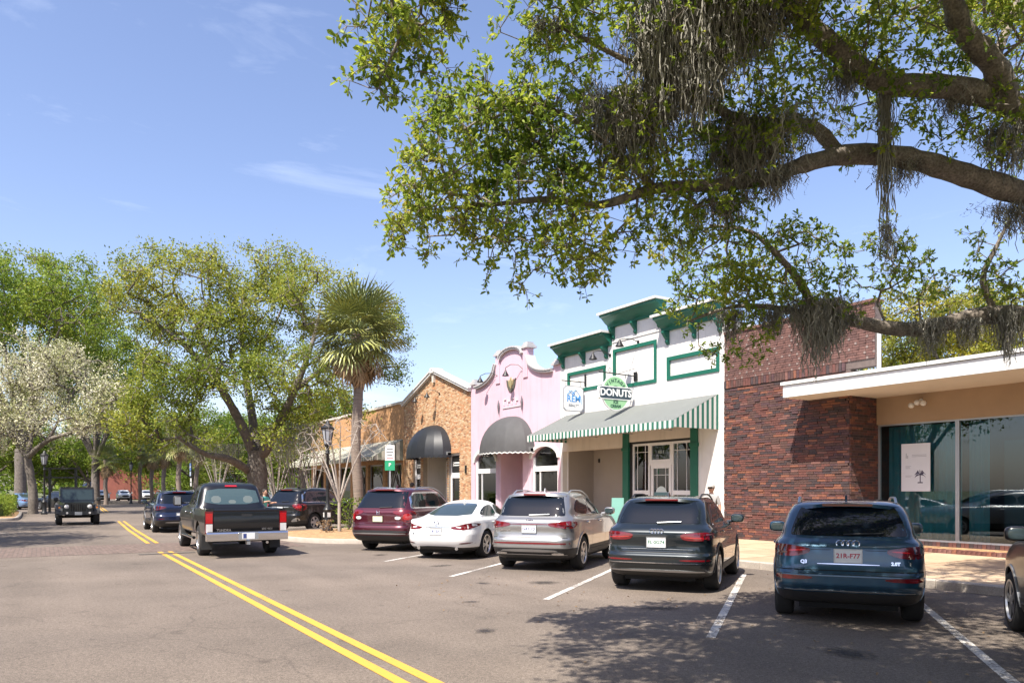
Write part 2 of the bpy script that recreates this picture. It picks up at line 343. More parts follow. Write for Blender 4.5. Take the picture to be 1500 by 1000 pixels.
# centre line: two yellow stripes in three runs
def stripe(pts, wd, z):
    mb = MB()
    for i in range(len(pts)-1):
        (u0,v0),(u1,v1) = pts[i], pts[i+1]
        mb.poly([W(u0,v0-wd/2,z), W(u1,v1-wd/2,z), W(u1,v1+wd/2,z), W(u0,v0+wd/2,z)][::-1])
    return mb
for off in (-0.13, 0.13):
    struct('yellow_line', stripe([(-12,2.86+off),(8,2.86+off),(22.1,2.92+off)], 0.12, 0.006), M['yellow'])
    struct('yellow_line', stripe([(22.5,2.92+off),(23.0,2.92+off)], 0.12, 0.006), M['yellow'])
    struct('yellow_line', stripe([(26.8,3.05+off),(36,3.3+off),(46.5,3.72+off)], 0.12, 0.006), M['yellow'])
    struct('yellow_line', stripe([(66,4.3+off),(118,6.0+off)], 0.12, 0.006), M['yellow'])
# stall lines, angled about 50 degrees to the street
HD = R(20.0); hu = UX*math.sin(HD) + UY*math.cos(HD); hv = VX*math.sin(HD) + VY*math.cos(HD)
def stall(u, v, ln, sgn=1):
    mb = MB(); a = W(u, v, 0.006); d = W(hu, hv*sgn, 0)*ln if sgn == 1 else W(-hu, hv*sgn, 0)*ln
    d = Vector(d); s = Vector((-d.y, d.x, 0)).normalized()*0.055
    mb.poly([a-s, a+d-s, a+d+s, a+s][::-1]); mb.f[0] = mb.f[0] if sgn == 1 else mb.f[0]
    return mb
for u, v in ((2.7,6.5),(6.25,6.6),(9.8,6.72),(13.4,6.9),(17.05,7.0)): struct('parking_line', stall(u, v, 7.0), M['linewhite'])
for u, v in ((32.2,6.9),(35.9,6.9)): struct('parking_line', stall(u, v, 7.0), M['linewhite'])
for u in (25.4+3.5, 25.4+7.1, 25.4+10.7): 
    mb = MB(); a = W(u,-1.1,0.006); d = (W(u+3.2,-5.4,0.006)-a); s = Vector((-d.y,d.x,0)).normalized()*0.055; mb.poly([a-s,a+s,a+d+s,a+d-s][::-1]); struct('parking_line', mb, M['linewhite'])

# right-hand pavement: base, kerb stones and concrete slabs
PZ = 0.15
g = MB()
def sbox(mb, u0, u1, v0, v1, z0, z1, m=0):
    P = [W(u1,v0,0),W(u0,v0,0),W(u0,v1,0),W(u1,v1,0)]; i = len(mb.v)
    for z in (z0, z1): mb.v += [(p.x,p.y,z) for p in P]
    for q in ((0,3,2,1),(4,5,6,7),(0,1,5,4),(1,2,6,5),(2,3,7,6),(3,0,4,7)): mb.f.append(tuple(i+a for a in q)); mb.m.append(m)
sbox(g, -30, 30, 13.35, 20.6, -0.1, PZ-0.012); sbox(g, 30, 62, 13.0, 20.6, -0.1, PZ-0.012); sbox(g, 62, 118, 12.2, 30, -0.1, PZ-0.012)
M['slabbed'] = pm('tan_concrete_bed', (0.26,0.21,0.165), 0.95, var=0.2, vs=3)
side = struct('sidewalk', g, M['slabbed'])
sl = []
M['slab'] = [pm('tan_concrete_slab', (0.47,0.335,0.215), 0.9, var=0.2, vs=1.6, bump=0.2, bs=60, fine=0.2, fs=50), pm('pale_concrete_slab', (0.48,0.35,0.23), 0.9, var=0.2, vs=1.8, bump=0.2, bs=60, fine=0.2, fs=50), pm('dun_concrete_slab', (0.41,0.29,0.185), 0.9, var=0.25, vs=1.4, bump=0.2, bs=60, fine=0.22, fs=50)]
for mt in M['slab']:
    b = MB(); b.box(-0.735,0.735,-0.735,0.735,-0.012,0.0,0,'b'); sl.append(b.mesh('paving_slab', mt))
for i in range(-4, 20):
    for j in range(4):
        if i*1.5+0.75 > 13.0 or j < 4:
            o = link('paving_slab', random.choice(sl), side); o.location = W(i*1.5+0.75, 13.35+0.75+j*1.5 - 0.0, PZ + random.uniform(-0.003,0.003)); o.rotation_euler = (0,0,TH)
ks = []
for q in range(2):
    b = MB(); b.prism([(-0.16,-0.13),(0.0,-0.13),(0.0,0.152),(-0.02,0.158),(-0.14,0.158),(-0.16,0.135)], -0.945, 0.945, 'x', 0)
    ks.append(b.mesh('kerb_stone', M['kerb']))
def kerb_run(parent, u0, u1, v, flip=False):
    n = int(abs(u1-u0)/1.9)
    for i in range(n):
        o = link('kerb_stone', ks[i % 2], parent); o.location = W(u0 + (i+0.5)*1.9*(1 if u1 > u0 else -1), v, random.uniform(-0.004,0.004)); o.rotation_euler = (0,0,TH + (math.pi if flip else 0))
kerb_run(side, -6, 21.5, 13.36)
kerb_run(side, 37, 60, 13.01)
# planted kerbed island (bulb-out)
def island(name, pts, kerbw=0.17, h=0.15):
    pts = [W(u, v) for u, v in pts]; n = len(pts); c = sum(pts, Vector())/n
    # chaikin rounding
    for _ in range(3):
        q = []
        for i in range(len(pts)):
            a, b = pts[i], pts[(i+1) % len(pts)]; q += [a*0.75+b*0.25, a*0.25+b*0.75]
        pts = q
    kb = MB(); n = len(pts); inn = []
    for i in range(n):
        d = (pts[(i+1)%n]-pts[i-1]).normalized(); nn = Vector((-d.y, d.x, 0))
        if nn.dot(c-pts[i]) < 0: nn = -nn
        inn.append(pts[i] + nn*kerbw)
    up = lambda p, z: (p.x, p.y, z)
    for i in range(n):
        j = (i+1) % n
        kb.poly([up(pts[i],-0.05), up(pts[j],-0.05), up(pts[j],h-0.02), up(pts[i],h-0.02)])
        o0 = pts[i]*0.9+inn[i]*0.1; o1 = pts[j]*0.9+inn[j]*0.1
        kb.poly([up(pts[i],h-0.02), up(pts[j],h-0.02), up(o1,h), up(o0,h)]); kb.poly([up(o0,h), up(o1,h), up(inn[j],h), up(inn[i],h)]); kb.poly([up(inn[i],h), up(inn[j],h), up(inn[j],0), up(inn[i],0)])
    # mulch bed, gently mounded
    mb = MB(); rings = 6; grid = []
    for k in range(rings):
        t = k/(rings-1)
        grid.append([(p.x*(1-t)+c.x*t, p.y*(1-t)+c.y*t, h-0.03+0.09*math.sin(t*math.pi/2)+random.uniform(-0.008,0.008)) for p in inn])
    for k in range(rings-1):
        for i in range(n):
            j = (i+1) % n; mb.poly([grid[k][i], grid[k][j], grid[k+1][j], grid[k+1][i]])
    o = struct(name, mb, M['mulch'], smooth=60); kb.build('kerb', M['kerb'], o, smooth=50); return o
island('planting_island', [(22.6,9.2),(22.6,13.3),(30.6,13.3),(30.6,10.2),(29.6,7.6),(27.8,6.9),(25.6,6.9),(23.7,7.6)])
island('planting_strip', [(38.6,7.4),(38.2,13.0),(52,13.0),(52,8.0),(50.6,7.0),(40,6.8)])
island('verge', [(50,-1.4),(50,-9.5),(71,-9.5),(72,-3.0),(71,-1.2),(52,-1.0)])

# oil drips left in the parking bays
def stainmat():
    m = bpy.data.materials.new('oil_stain'); m.use_nodes = True; t = m.node_tree; N = t.nodes.new; K = t.links.new; b = t.nodes['Principled BSDF']; b.inputs['Base Color'].default_value = (0.035,0.03,0.027,1); b.inputs['Roughness'].default_value = 0.6
    c = N('ShaderNodeTexCoord'); g_ = N('ShaderNodeTexGradient'); g_.gradient_type = 'SPHERICAL'; K(c.outputs['Object'], g_.inputs['Vector'])
    n = N('ShaderNodeTexNoise'); n.inputs['Scale'].default_value = 5; n.inputs['Detail'].default_value = 5; K(c.outputs['Object'], n.inputs['Vector'])
    a = N('ShaderNodeMath'); a.operation = 'MULTIPLY'; K(g_.outputs['Fac'], a.inputs[0]); K(n.outputs['Fac'], a.inputs[1])
    r = N('ShaderNodeMapRange'); r.inputs['From Min'].default_value = 0.16; r.inputs['From Max'].default_value = 0.42; r.inputs['To Max'].default_value = 0.62; K(a.outputs[0], r.inputs['Value'])
    tr = N('ShaderNodeBsdfTransparent'); ms = N('ShaderNodeMixShader'); K(r.outputs['Result'], ms.inputs['Fac']); K(tr.outputs[0], ms.inputs[1]); K(b.outputs[0], ms.inputs[2]); K(ms.outputs[0], t.nodes['Material Output'].inputs['Surface']); return m
mb = MB(); mb.poly([(math.cos(k*math.pi/8), math.sin(k*math.pi/8), 0) for k in range(16)]); stm = mb.mesh('oil_stain', stainmat())
for k, (u, v, sx, sy) in enumerate(((8.2,7.6,0.5,0.35),(11.6,7.9,0.45,0.5),(12.1,6.9,0.25,0.2),(15.4,7.7,0.5,0.3),(4.9,7.2,0.5,0.4),(10.2,5.6,0.22,0.16),(18.8,7.6,0.4,0.3),(8.0,4.6,0.2,0.3))):
    o = link('oil_stain', stm); o.location = W(u, v, 0.009); o.scale = (sx, sy, 1); o.rotation_euler = (0,0,k*1.3); o['kind'] = 'structure'
# ------------------------------------------------------------------ buildings
def wall_holes(mb, x0, x1, z0, z1, holes, y0=0.0, y1=0.25, m=0):
    xs = sorted({x0, x1, *[h[0] for h in holes], *[h[1] for h in holes]}); xs = [x for x in xs if x0 <= x <= x1]
    zs = sorted({z0, z1, *[h[2] for h in holes], *[h[3] for h in holes]}); zs = [z for z in zs if z0 <= z <= z1]
    def hole(i, j):
        if i < 0 or j < 0 or i >= len(xs)-1 or j >= len(zs)-1: return None
        cx = (xs[i]+xs[i+1])/2; cz = (zs[j]+zs[j+1])/2
        return any(h[0] < cx < h[1] and h[2] < cz < h[3] for h in holes)
    for i in range(len(xs)-1):
        for j in range(len(zs)-1):
            if hole(i, j): continue
            sk = ''
            if hole(i-1,j) is False: sk += 'l'
            if hole(i+1,j) is False: sk += 'r'
            if hole(i,j-1) is False: sk += 'b'
            if hole(i,j+1) is False: sk += 't'
            mb.box(xs[i], xs[i+1], y0, y1, zs[j], zs[j+1], m, sk)
    return mb
def shell_box(parent, x0, x1, y0, y1, z0, z1, mat, roofmat=None, room=5.0):
    # side walls, back wall, roof and a plain dark room behind the shopfront
    mb = MB(); mb.box(x0, x0+0.2, y0, y1, z0, z1); mb.box(x1-0.2, x1, y0, y1, z0, z1); mb.box(x0+0.2, x1-0.2, y1-0.2, y1, z0, z1)
    mb.build('wall', mat, parent)
    r = MB(); r.box(x0+0.2, x1-0.2, y0, y1-0.2, z1-0.9, z1-0.7); r.build('flat_roof', roofmat or M['roof'], parent)
    d = MB(); d.box(x0+0.2, x1-0.2, y0+room, y0+room+0.1, z0, z1-0.9); d.box(x0+0.2, x1-0.2, y0, y0+room, z0-0.02, z0+0.16); d.box(x0+0.2, x1-0.2, y0+0.02, y0+room, 3.9, 4.0)
    d.build('interior', M['dark'], parent)
def pane(parent, x0, x1, z0, z1, y, fr=0.06, fd=0.08, mat=None, gmat=None, name='window'):
    mb = MB(); mb.box(x0, x0+fr, y-fd/2, y+fd/2, z0, z1); mb.box(x1-fr, x1, y-fd/2, y+fd/2, z0, z1); mb.box(x0+fr, x1-fr, y-fd/2, y+fd/2, z0, z0+fr); mb.box(x0+fr, x1-fr, y-fd/2, y+fd/2, z1-fr, z1)
    f = mb.build(name, mat or M['frame'], parent); g = MB(); g.box(x0+fr, x1-fr, y-0.006, y+0.006, z0+fr, z1-fr); g.build('pane', gmat or M['glass'], f); return f
def gooseneck(parent, x, z, reach=0.6, up=0.25, mat=None, drop=0.28, side=0.0):
    p = [(x,0,z),(x+side*0.3,-reach*0.35,z+up*0.9),(x+side*0.7,-reach*0.75,z+up),(x+side,-reach,z+up*0.55),(x+side,-reach,z)]
    mb = MB(); mb.tube(p, 0.016, 6); mb.lathe([(0.06,-0.0),(0.06,0.03)], 10, (x,-0.03,z), 'y')
    o = mb.build('wall_lamp', mat or M['blackmetal'], parent, smooth=50)
    s = MB(); s.lathe([(0.03,0.10),(0.05,0.03),(0.085,-0.03),(0.17,-drop*0.6),(0.16,-drop*0.6),(0.07,-0.03)], 14, (x+side,-reach,z-0.03), 'z'); s.build('lamp_shade', mat or M['blackmetal'], o, smooth=60)
    return o
def dome_awning(parent, cx, z0, rad, proj, ht, val, mat, trim=None, name='awning', n=10, k=10):
    mb = MB(); rows = []
    for i in range(k+1):
        t = math.pi/2*i/k; rows.append([(cx+rad*math.cos(math.pi*j/n)*math.cos(t)**0.9, -proj*math.sin(math.pi*j/n)*math.cos(t)-0.01, z0+ht*math.sin(t)) for j in range(n+1)])
    for i in range(k):
        for j in range(n): mb.poly([rows[i][j+1], rows[i][j], rows[i+1][j], rows[i+1][j+1]][::-1])
    base = [(cx+rad*math.cos(math.pi*j/20), -proj*math.sin(math.pi*j/20)-0.01, z0) for j in range(21)]
    rows = [base]; n = 20
    for j in range(n):   # scalloped valance
        a, b = rows[0][j], rows[0][j+1]; dz = val
        mid = ((a[0]+b[0])/2, (a[1]+b[1])/2, z0-dz-0.05)
        mb.poly([a, b, (b[0],b[1],z0-dz), mid, (a[0],a[1],z0-dz)])
    o = mb.build(name, mat, parent, smooth=12)
    if trim:
        tb = MB()
        for j in range(n):
            a, b = rows[0][j], rows[0][j+1]; e = 1.012
            f = lambda p, z: (cx+(p[0]-cx)*e, p[1]*e-0.006, z)
            mid = ((a[0]+b[0])/2, (a[1]+b[1])/2); 
            tb.poly([f(a,z0-val+0.035), f(mid,z0-val-0.015), f(mid,z0-val-0.065), f(a,z0-val-0.015)]); tb.poly([f(mid,z0-val-0.015), f(b,z0-val+0.035), f(b,z0-val-0.015), f(mid,z0-val-0.065)])
        tb.build('trim', trim, o)
    return o

# ---------- donut shop: white with green trim.  local x = 26.6-u, y = v-19
B = sthing('donut_shop', 'white stepped-parapet donut shop with green trim and striped awning', 'building', 26.6, 19.0)
WD = 9.2
shell_box(B, 0.0, WD, 0.25, 7.2, 0, 7.3, M['white'])
mb = MB()
# front above the awning: three bays, centre one taller
wall_holes(mb, 0.0, WD, 3.95, 7.45, [(0.6,3.0,5.87,6.55),(3.62,5.92,5.72,7.08),(6.62,8.92,5.72,6.34)], 0.0, 0.25)
mb.box(3.5, 6.3, -0.03, 0.25, 7.45, 8.2); 
mb.box(0.0, 0.15, 0.0, 0.25, 0.12, 3.95); mb.box(8.05, WD, 0.0, 0.25, 0.12, 3.95)
front = mb.build('front_wall', M['white'], B)
mb = MB(); mb.box(0.6,3.0,0.04,0.2,5.87,6.55); mb.box(3.62,5.92,0.04,0.2,5.72,7.08); mb.box(6.62,8.92,0.04,0.2,5.72,6.34); mb.build('recessed_panel', M['white'], B)
for x0,x1,z0,z1 in ((0.52,3.08,5.78,6.66),(3.54,6.0,5.62,7.18),(6.54,9.0,5.62,6.44)):
    t = 0.13; mb = MB(); mb.box(x0,x1,-0.035,0.03,z1-t,z1); mb.box(x0,x1,-0.035,0.03,z0,z0+t); mb.box(x0,x0+t,-0.035,0.03,z0+t,z1-t); mb.box(x1-t,x1,-0.035,0.03,z0+t,z1-t); mb.build('trim_frame', M['green'], B)
def cornice(x0, x1, zt, name='cornice'):
    mb = MB(); pr = [(0.0,zt-0.48),(-0.10,zt-0.48),(-0.12,zt-0.38),(-0.24,zt-0.30),(-0.42,zt-0.13),(-0.52,zt-0.10),(-0.52,zt-0.02),(0.0,zt-0.02)]
    mb.prism(pr, x0, x1, 'x'); o = mb.build(name, M['green'], B)
    c = MB(); c.box(x0-0.06, x1+0.06, -0.60, 0.30, zt-0.02, zt+0.06); c.build('coping', M['whitepaint'], o)
cornice(-0.05, 3.46, 7.85); cornice(6.34, WD, 7.85); cornice(3.3, 6.5, 8.52)
def bracket(x, zt):
    mb = MB(); mb.prism([(0,zt),(-0.30,zt),(-0.30,zt-0.08),(-0.20,zt-0.2),(-0.10,zt-0.3),(-0.12,zt-0.38),(-0.06,zt-0.46),(0,zt-0.48)], x-0.06, x+0.06, 'x'); mb.build('bracket', M['green'], B)
for x in (0.25,1.7,3.15): bracket(x, 7.36)
for x in (6.6,7.9,9.05): bracket(x, 7.36)
for x in (3.62,4.9,6.18): bracket(x, 8.03)
# green columns
for x0 in (4.15, 7.72):
    mb = MB(); mb.box(x0, x0+0.33, -0.06, 0.26, 0.15, 3.95); mb.box(x0-0.03, x0+0.36, -0.09, 0.26, 3.2, 3.32); mb.box(x0-0.03, x0+0.36, -0.09, 0.26, 0.15, 0.4); mb.build('column', M['green'], B)
# lintel + open porch at the left
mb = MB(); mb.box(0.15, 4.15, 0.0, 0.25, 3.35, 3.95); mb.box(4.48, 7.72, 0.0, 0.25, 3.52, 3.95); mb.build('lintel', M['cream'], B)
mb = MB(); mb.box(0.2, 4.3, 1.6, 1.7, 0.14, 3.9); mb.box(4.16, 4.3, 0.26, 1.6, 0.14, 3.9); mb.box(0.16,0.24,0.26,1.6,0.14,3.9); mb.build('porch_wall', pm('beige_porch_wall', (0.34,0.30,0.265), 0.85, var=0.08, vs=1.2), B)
# shopfront
sx0, sx1 = 4.58, 7.66; yg = 0.12
mb = MB(); mb.box(sx0-0.1, sx0, 0.02, 0.24, 0.15, 3.52); mb.box(sx1, sx1+0.06, 0.02, 0.24, 0.15, 3.52); mb.box(sx0, sx1, 0.02, 0.24, 3.44, 3.52); mb.build('shopfront_surround', M['blackmetal'], B)
def leaded(parent, x0, x1, z0, z1, y):
    mb = MB(); t = 0.018
    mb.box(x0+0.17, x0+0.17+t, y-0.025, y-0.008, z0, z1); mb.box(x1-0.17-t, x1-0.17, y-0.025, y-0.008, z0, z1); mb.box(x0, x1, y-0.03, y-0.026, z1-0.25, z1-0.25+t)
    mb.build('glazing_bar', M['frame'], parent)
a = 5.53; bx = 6.68
for x0, x1 in ((sx0, a), (bx, sx1)):
    f = pane(B, x0, x1, 1.62, 3.44, yg, 0.08); leaded(f, x0+0.08, x1-0.08, 1.70, 3.36, yg)
    pane(B, x0, x1, 0.25, 1.62, yg, 0.08)
pane(B, a, bx, 2.72, 3.44, yg, 0.10, name='transom_window')
d = pane(B, a+0.05, bx-0.05, 0.17, 2.62, yg+0.02, 0.12, name='door'); leaded(d, a+0.17, bx-0.17, 0.29, 2.5, yg+0.02)
mb = MB(); mb.box(a+0.0, bx, yg-0.04, yg+0.09, 2.62, 2.72); mb.build('door_head', M['frame'], B)
mb = MB(); mb.tube([(a+0.24,yg-0.03,1.0),(a+0.24,yg-0.09,1.03),(a+0.24,yg-0.09,1.42),(a+0.24,yg-0.03,1.45)], 0.015, 6); mb.build('handle', M['alu'], d, smooth=60)
# etched round logo on the door, street number, open sign
etched = pm('etched_sticker', (0.52,0.60,0.60), 0.7)
mb = MB(); mb.lathe([(0.30,0.0),(0.30,-0.004)], 28, ((a+bx)/2, yg+0.0, 1.55), 'y'); mb.build('door_sticker', etched, d)
mb = MB(); mb.box((a+bx)/2-0.37,(a+bx)/2+0.37,yg-0.012,yg-0.006,1.47,1.63); mb.build('sticker_band', pm('sticker_teal', (0.10,0.2,0.22), 0.6), d)
link('street_number', text_mesh('1011', 0.17, etched, 0.002), B, loc=((a+bx)/2, yg-0.02, 3.08), rot=(R(90),0,0))
mb = MB(); mb.box(4.98,5.40,yg+0.05,yg+0.07,2.38,2.78); op = mb.build('open_sign', pm('purple_led_panel', (0.04,0.02,0.16), 0.4, emit=((0.12,0.05,0.75),1.6)), B)
link('open_lettering', text_mesh('OPEN', 0.17, pm('open_led_letters', (0.5,0.45,0.9), 0.4, emit=((0.6,0.5,1.0),3.0)), 0.002, 0.004), op, loc=(5.19,yg+0.045,2.58), rot=(R(90),0,0))
# sandwich boards / little window cards
mb = MB(); mb.box(4.95,5.15,yg+0.03,yg+0.04,0.95,1.45); mb.build('window_card', pm('menu_card', (0.55,0.55,0.55), 0.8, var=0.6, vs=30), B)
mb = MB(); mb.box(7.2,7.45,yg+0.03,yg+0.04,1.2,1.5); mb.build('window_card', pm('flyer_card', (0.65,0.66,0.66), 0.8, var=0.5, vs=26), B)
# small porch switch
mb = MB(); mb.box(0.62,0.70,1.55,1.6,2.9,3.06); mb.build('porch_light', M['blackmetal'], B)
# striped awning
A = MB(); ax0, ax1 = 0.45, 8.95; zb, zw, yf = 3.93, 4.88, -2.0; n = 74; dx = (ax1-ax0)/n
for i in range(n):
    x = ax0+i*dx
    A.poly([(x,yf,zb),(x+dx*0.44,yf,zb),(x+dx*0.44,-0.02,zw),(x,-0.02,zw)], 3); A.poly([(x+dx*0.44,yf,zb),(x+dx,yf,zb),(x+dx,-0.02,zw),(x+dx*0.44,-0.02,zw)], 2)
n2 = 37; d2 = (ax1-ax0)/n2
for i in range(n2):
    x = ax0+i*d2
    for q, (s0, s1) in enumerate(((0,0.5),(0.5,1.0))):
        xa, xb = x+d2*s0, x+d2*s1
        A.poly([(xa,yf-0.005,zb-0.22),((xa+xb)/2,yf-0.005,zb-0.265),(xb,yf-0.005,zb-0.22),(xb,yf-0.005,zb),(xa,yf-0.005,zb)], q)
for xs_ in (ax0, ax1):   # side cheeks
    k = 9
    for i in range(k):
        y0 = yf+(-yf)*i/k; y1 = yf+(-yf)*(i+1)/k; h0 = zb+(zw-zb)*i/k; h1 = zb+(zw-zb)*(i+1)/k
        ym = (y0+y1)/2; hm = (h0+h1)/2
        A.poly([(xs_,y0,zb-0.22),(xs_,ym,zb-0.22),(xs_,ym,hm),(xs_,y0,h0)], 0); A.poly([(xs_,ym,zb-0.22),(xs_,y1,zb-0.22),(xs_,y1,h1),(xs_,ym,hm)], 1)
aw = A.build('awning', [M['canvas_white'], M['canvas_green'], M['canvas_line'], M['canvas_top']], B)
F_ = MB()
for x in (ax0+0.05, 2.6, 4.7, 6.8, ax1-0.05): F_.tube([(x,-0.03,zb-0.1),(x,yf+0.03,zb-0.02)], 0.018, 5)
F_.tube([(ax0+0.03,yf+0.03,zb-0.03),(ax1-0.03,yf+0.03,zb-0.03)], 0.02, 5); F_.build('awning_frame', M['alu'], aw)
gooseneck(B, 5.0, 7.25, 0.7, 0.1, side=-0.25); gooseneck(B, 3.35, 7.0, 0.7, 0.15, side=-0.2); 

# hanging signs: thin boards square to the wall.  local x along wall, board in the y-z plane
SG = sthing('hanging_sign', 'round green sign with dark banner hanging from a rod above the striped awning', 'sign', 21.75, 19.0, 0)
def disc(mb, cy, cz, r, x0, x1, n=36, m=0): mb.lathe([(r,x0),(r,x1)], n, (0,cy,cz), 'x', m)
sgreen = pm('sign_light_green', (0.30,0.56,0.30), 0.5, var=0.08, vs=6); sdark = pm('sign_dark_green', (0.02,0.09,0.055), 0.5); swhite = pm('sign_white', (0.80,0.80,0.78), 0.5); snavy = pm('sign_navy', (0.02,0.045,0.065), 0.5)
cy, cz, r = -1.0, 5.28, 0.64
mb = MB(); disc(mb, cy, cz, r, -0.03, 0.03); bd = mb.build('board', swhite, SG)
for s in (-1, 1):
    mb = MB(); disc(mb, cy, cz, r-0.035, s*0.031, s*0.034); mb.build('face', sgreen, bd)
    mb = MB(); disc(mb, cy, cz, 0.27, s*0.0345, s*0.037); mb.build('centre_disc', sdark, bd)
mb = MB(); pts = [(cy-0.78,cz-0.20),(cy-0.70,cz-0.24),(cy+0.70,cz-0.24),(cy+0.78,cz-0.20),(cy+0.80,cz),(cy+0.78,cz+0.20),(cy+0.70,cz+0.24),(cy-0.70,cz+0.24),(cy-0.78,cz+0.20),(cy-0.80,cz)]
mb.prism(pts, -0.05, 0.05, 'x'); bn = mb.build('banner', swhite, SG)
for s in (-1, 1):
    mb = MB(); mb.prism([(cy+(p[0]-cy)*0.955, cz+(p[1]-cz)*0.86) for p in pts], s*0.051, s*0.054, 'x'); mb.build('banner_face', snavy, bn)
def signtext(body, size, mat, parent, y, z, x=0.058, rot=0.0, bold=0.006):
    me = text_mesh(body, size, mat, 0.003, bold)
    # visible face looks towards +x (towards the camera); the twin looks the other way
    for s in (1, -1):
        o = link('lettering', me, parent, loc=(s*x, y, z)); o.rotation_euler = (Matrix.Rotation(R(90)*s, 4, 'Z') @ Matrix.Rotation(R(90), 4, 'X') @ Matrix.Rotation(rot*1, 4, 'Z')).to_euler()
signtext('DONUTS', 0.36, swhite, bn, cy, cz, 0.056, 0, 0.012)
for i, ch in enumerate('VINTAGE'):
    an = R(54 - i*18); 
    me = text_mesh(ch, 0.17, sdark, 0.002, 0.008)
    for s in (1, -1):
        o = link('lettering', me, bd, loc=(s*0.037, cy - s*math.sin(an)*0.46, cz+math.cos(an)*0.46)); o.rotation_euler = (Matrix.Rotation(R(90)*s,4,'Z') @ Matrix.Rotation(R(90),4,'X') @ Matrix.Rotation(an,4,'Z')).to_euler()
signtext('ICE', 0.15, sdark, bd, cy, cz-0.33, 0.037); signtext('CREAM', 0.15, sdark, bd, cy, cz-0.48, 0.037)
mb = MB(); mb.tube([(0,0,5.98),(0,-1.75,6.02)], 0.022, 6); mb.tube([(0,-0.02,6.28),(0,-0.9,6.0)], 0.008, 4); mb.tube([(0,-0.5,5.98),(0,-0.5,5.86)], 0.012, 5); mb.tube([(0,-1.5,6.0),(0,-1.5,5.5)], 0.012, 5)
for k in range(9):
    t0 = k*2*math.pi/8; 
mb.tube([(0,-1.25+0.07*math.cos(t*math.pi/5),6.12+0.07*math.sin(t*math.pi/5)) for t in range(11)], 0.01, 4)
mb.build('rod', M['blackmetal'], SG); mb = MB(); mb.box(-0.09,0.09,-0.03,0.0,5.8,6.14); mb.build('wall_plate', M['blackmetal'], SG)

SG = sthing('realty_sign', 'small white hanging sign with blue house lettering above the awning', 'sign', 24.85, 19.0, 0)
cy, cz = -0.62, 5.42; hw, hh, c = 0.50, 0.52, 0.12
oct_ = [(cy-hw+c,cz-hh),(cy+hw-c,cz-hh),(cy+hw,cz-hh+c),(cy+hw,cz+hh-c),(cy+hw-c,cz+hh),(cy-hw+c,cz+hh),(cy-hw,cz+hh-c),(cy-hw,cz-hh+c)]
mb = MB(); mb.prism(oct_, -0.025, 0.025, 'x'); bd = mb.build('board', pm('sign_grey_edge', (0.33,0.34,0.36), 0.5), SG)
for s in (-1, 1):
    mb = MB(); mb.prism([(cy+(p[0]-cy)*0.93, cz+(p[1]-cz)*0.93) for p in oct_], s*0.026, s*0.030, 'x'); mb.build('face', swhite, bd)
sblue = pm('sign_blue', (0.06,0.27,0.62), 0.5); sgrey = pm('sign_grey', (0.25,0.26,0.28), 0.5)
signtext('REM', 0.37, sblue, bd, cy, cz-0.02, 0.033, 0, 0.006); signtext('REALTY', 0.15, sgrey, bd, cy, cz-0.28, 0.033)
for s in (-1, 1):
    mb = MB(); x = s*0.034
    for pl in (((-0.34,0.14),(-0.12,0.33),(0.06,0.16)), ((-0.10,0.18),(0.10,0.36),(0.36,0.08),(0.38,-0.22)), ((-0.26,0.33),(-0.05,0.15),(0.06,0.25))):
        mb.tube([(x, cy+s*p[0], cz+p[1]) for p in pl], 0.014, 4)
    mb.build('roof_outline', sblue if s == 1 else sblue, bd)
mb = MB(); mb.tube([(0,0,6.12),(0,-1.2,6.12)], 0.02, 6); mb.tube([(0,-0.25,6.12),(0,-0.25,5.93)], 0.01, 4); mb.tube([(0,-1.0,6.12),(0,-1.0,5.93)], 0.01, 4); mb.tube([(0,-0.3+0.06*math.cos(t*math.pi/5),6.2+0.06*math.sin(t*math.pi/5)) for t in range(11)], 0.009, 4); mb.build('rod', M['blackmetal'], SG)
mb = MB(); mb.box(-0.04,0.04,-0.03,0.0,5.95,6.45); mb.build('wall_plate', M['blackmetal'], SG)

# ---------- pink building. local x = 34.6-u (0..8)
B = sthing('pink_shop', 'pink stucco shop with curved mission parapet and charcoal dome awning', 'building', 34.6, 19.0)
PW = 8.0
shell_box(B, 0, PW-0.01, 0.25, 14, 0, 6.9, M['pink'])
mb = MB(); wall_holes(mb, 0.0, PW, 0.0, 6.3, [(0.45,2.55,0.5,3.65),(3.0,5.0,0.0,3.55),(5.75,7.8,0.5,3.65)], 0.0, 0.3); 
# parapet silhouette (half, mirrored about x=4)
def half(t):  # t 0..1 from the end to the post: concave sweep
    return 6.98 + 0.9*(1-math.sqrt(max(0, 1-t*t)))
sil = [(0.0,6.3),(0.0,7.12),(0.55,7.12),(0.56,6.98)] + [(0.56+2.0*k/10, half(k/10)) for k in range(1,11)] + [(2.57,8.25),(2.95,8.25),(2.96,8.05)]
arc = [(4.0-1.04*math.cos(math.pi*k/12), 8.05+0.42*math.sin(math.pi*k/12)) for k in range(13)]
full = sil + arc[1:-1] + [(8.0-x, z) for x, z in sil[::-1]]
mb.prism(full[::-1], 0.0, 0.3, 'y'); mb.build('front_wall', M['pink'], B)
mo = MB()
def mould(path, wd=0.16, y=-0.10):
    for i in range(len(path)-1):
        a, b = path[i], path[i+1]; d = (Vector((b[0]-a[0],0,b[1]-a[1]))); L_ = d.length; d.normalize(); nn = Vector((-d.z,0,d.x))
        c = Vector(((a[0]+b[0])/2,0.1,(a[1]+b[1])/2)) - nn*(wd/2-0.05)
        mo.obox(c, d*(L_/2+0.008), Vector((0,0.24,0)), nn*(wd/2)); mo.obox(c+nn*0.035+Vector((0,-0.05,0)), d*(L_/2+0.012), Vector((0,0.235,0)), nn*(wd/2-0.05))
lp = [(0.56+2.0*k/10, half(k/10)) for k in range(0,11)]
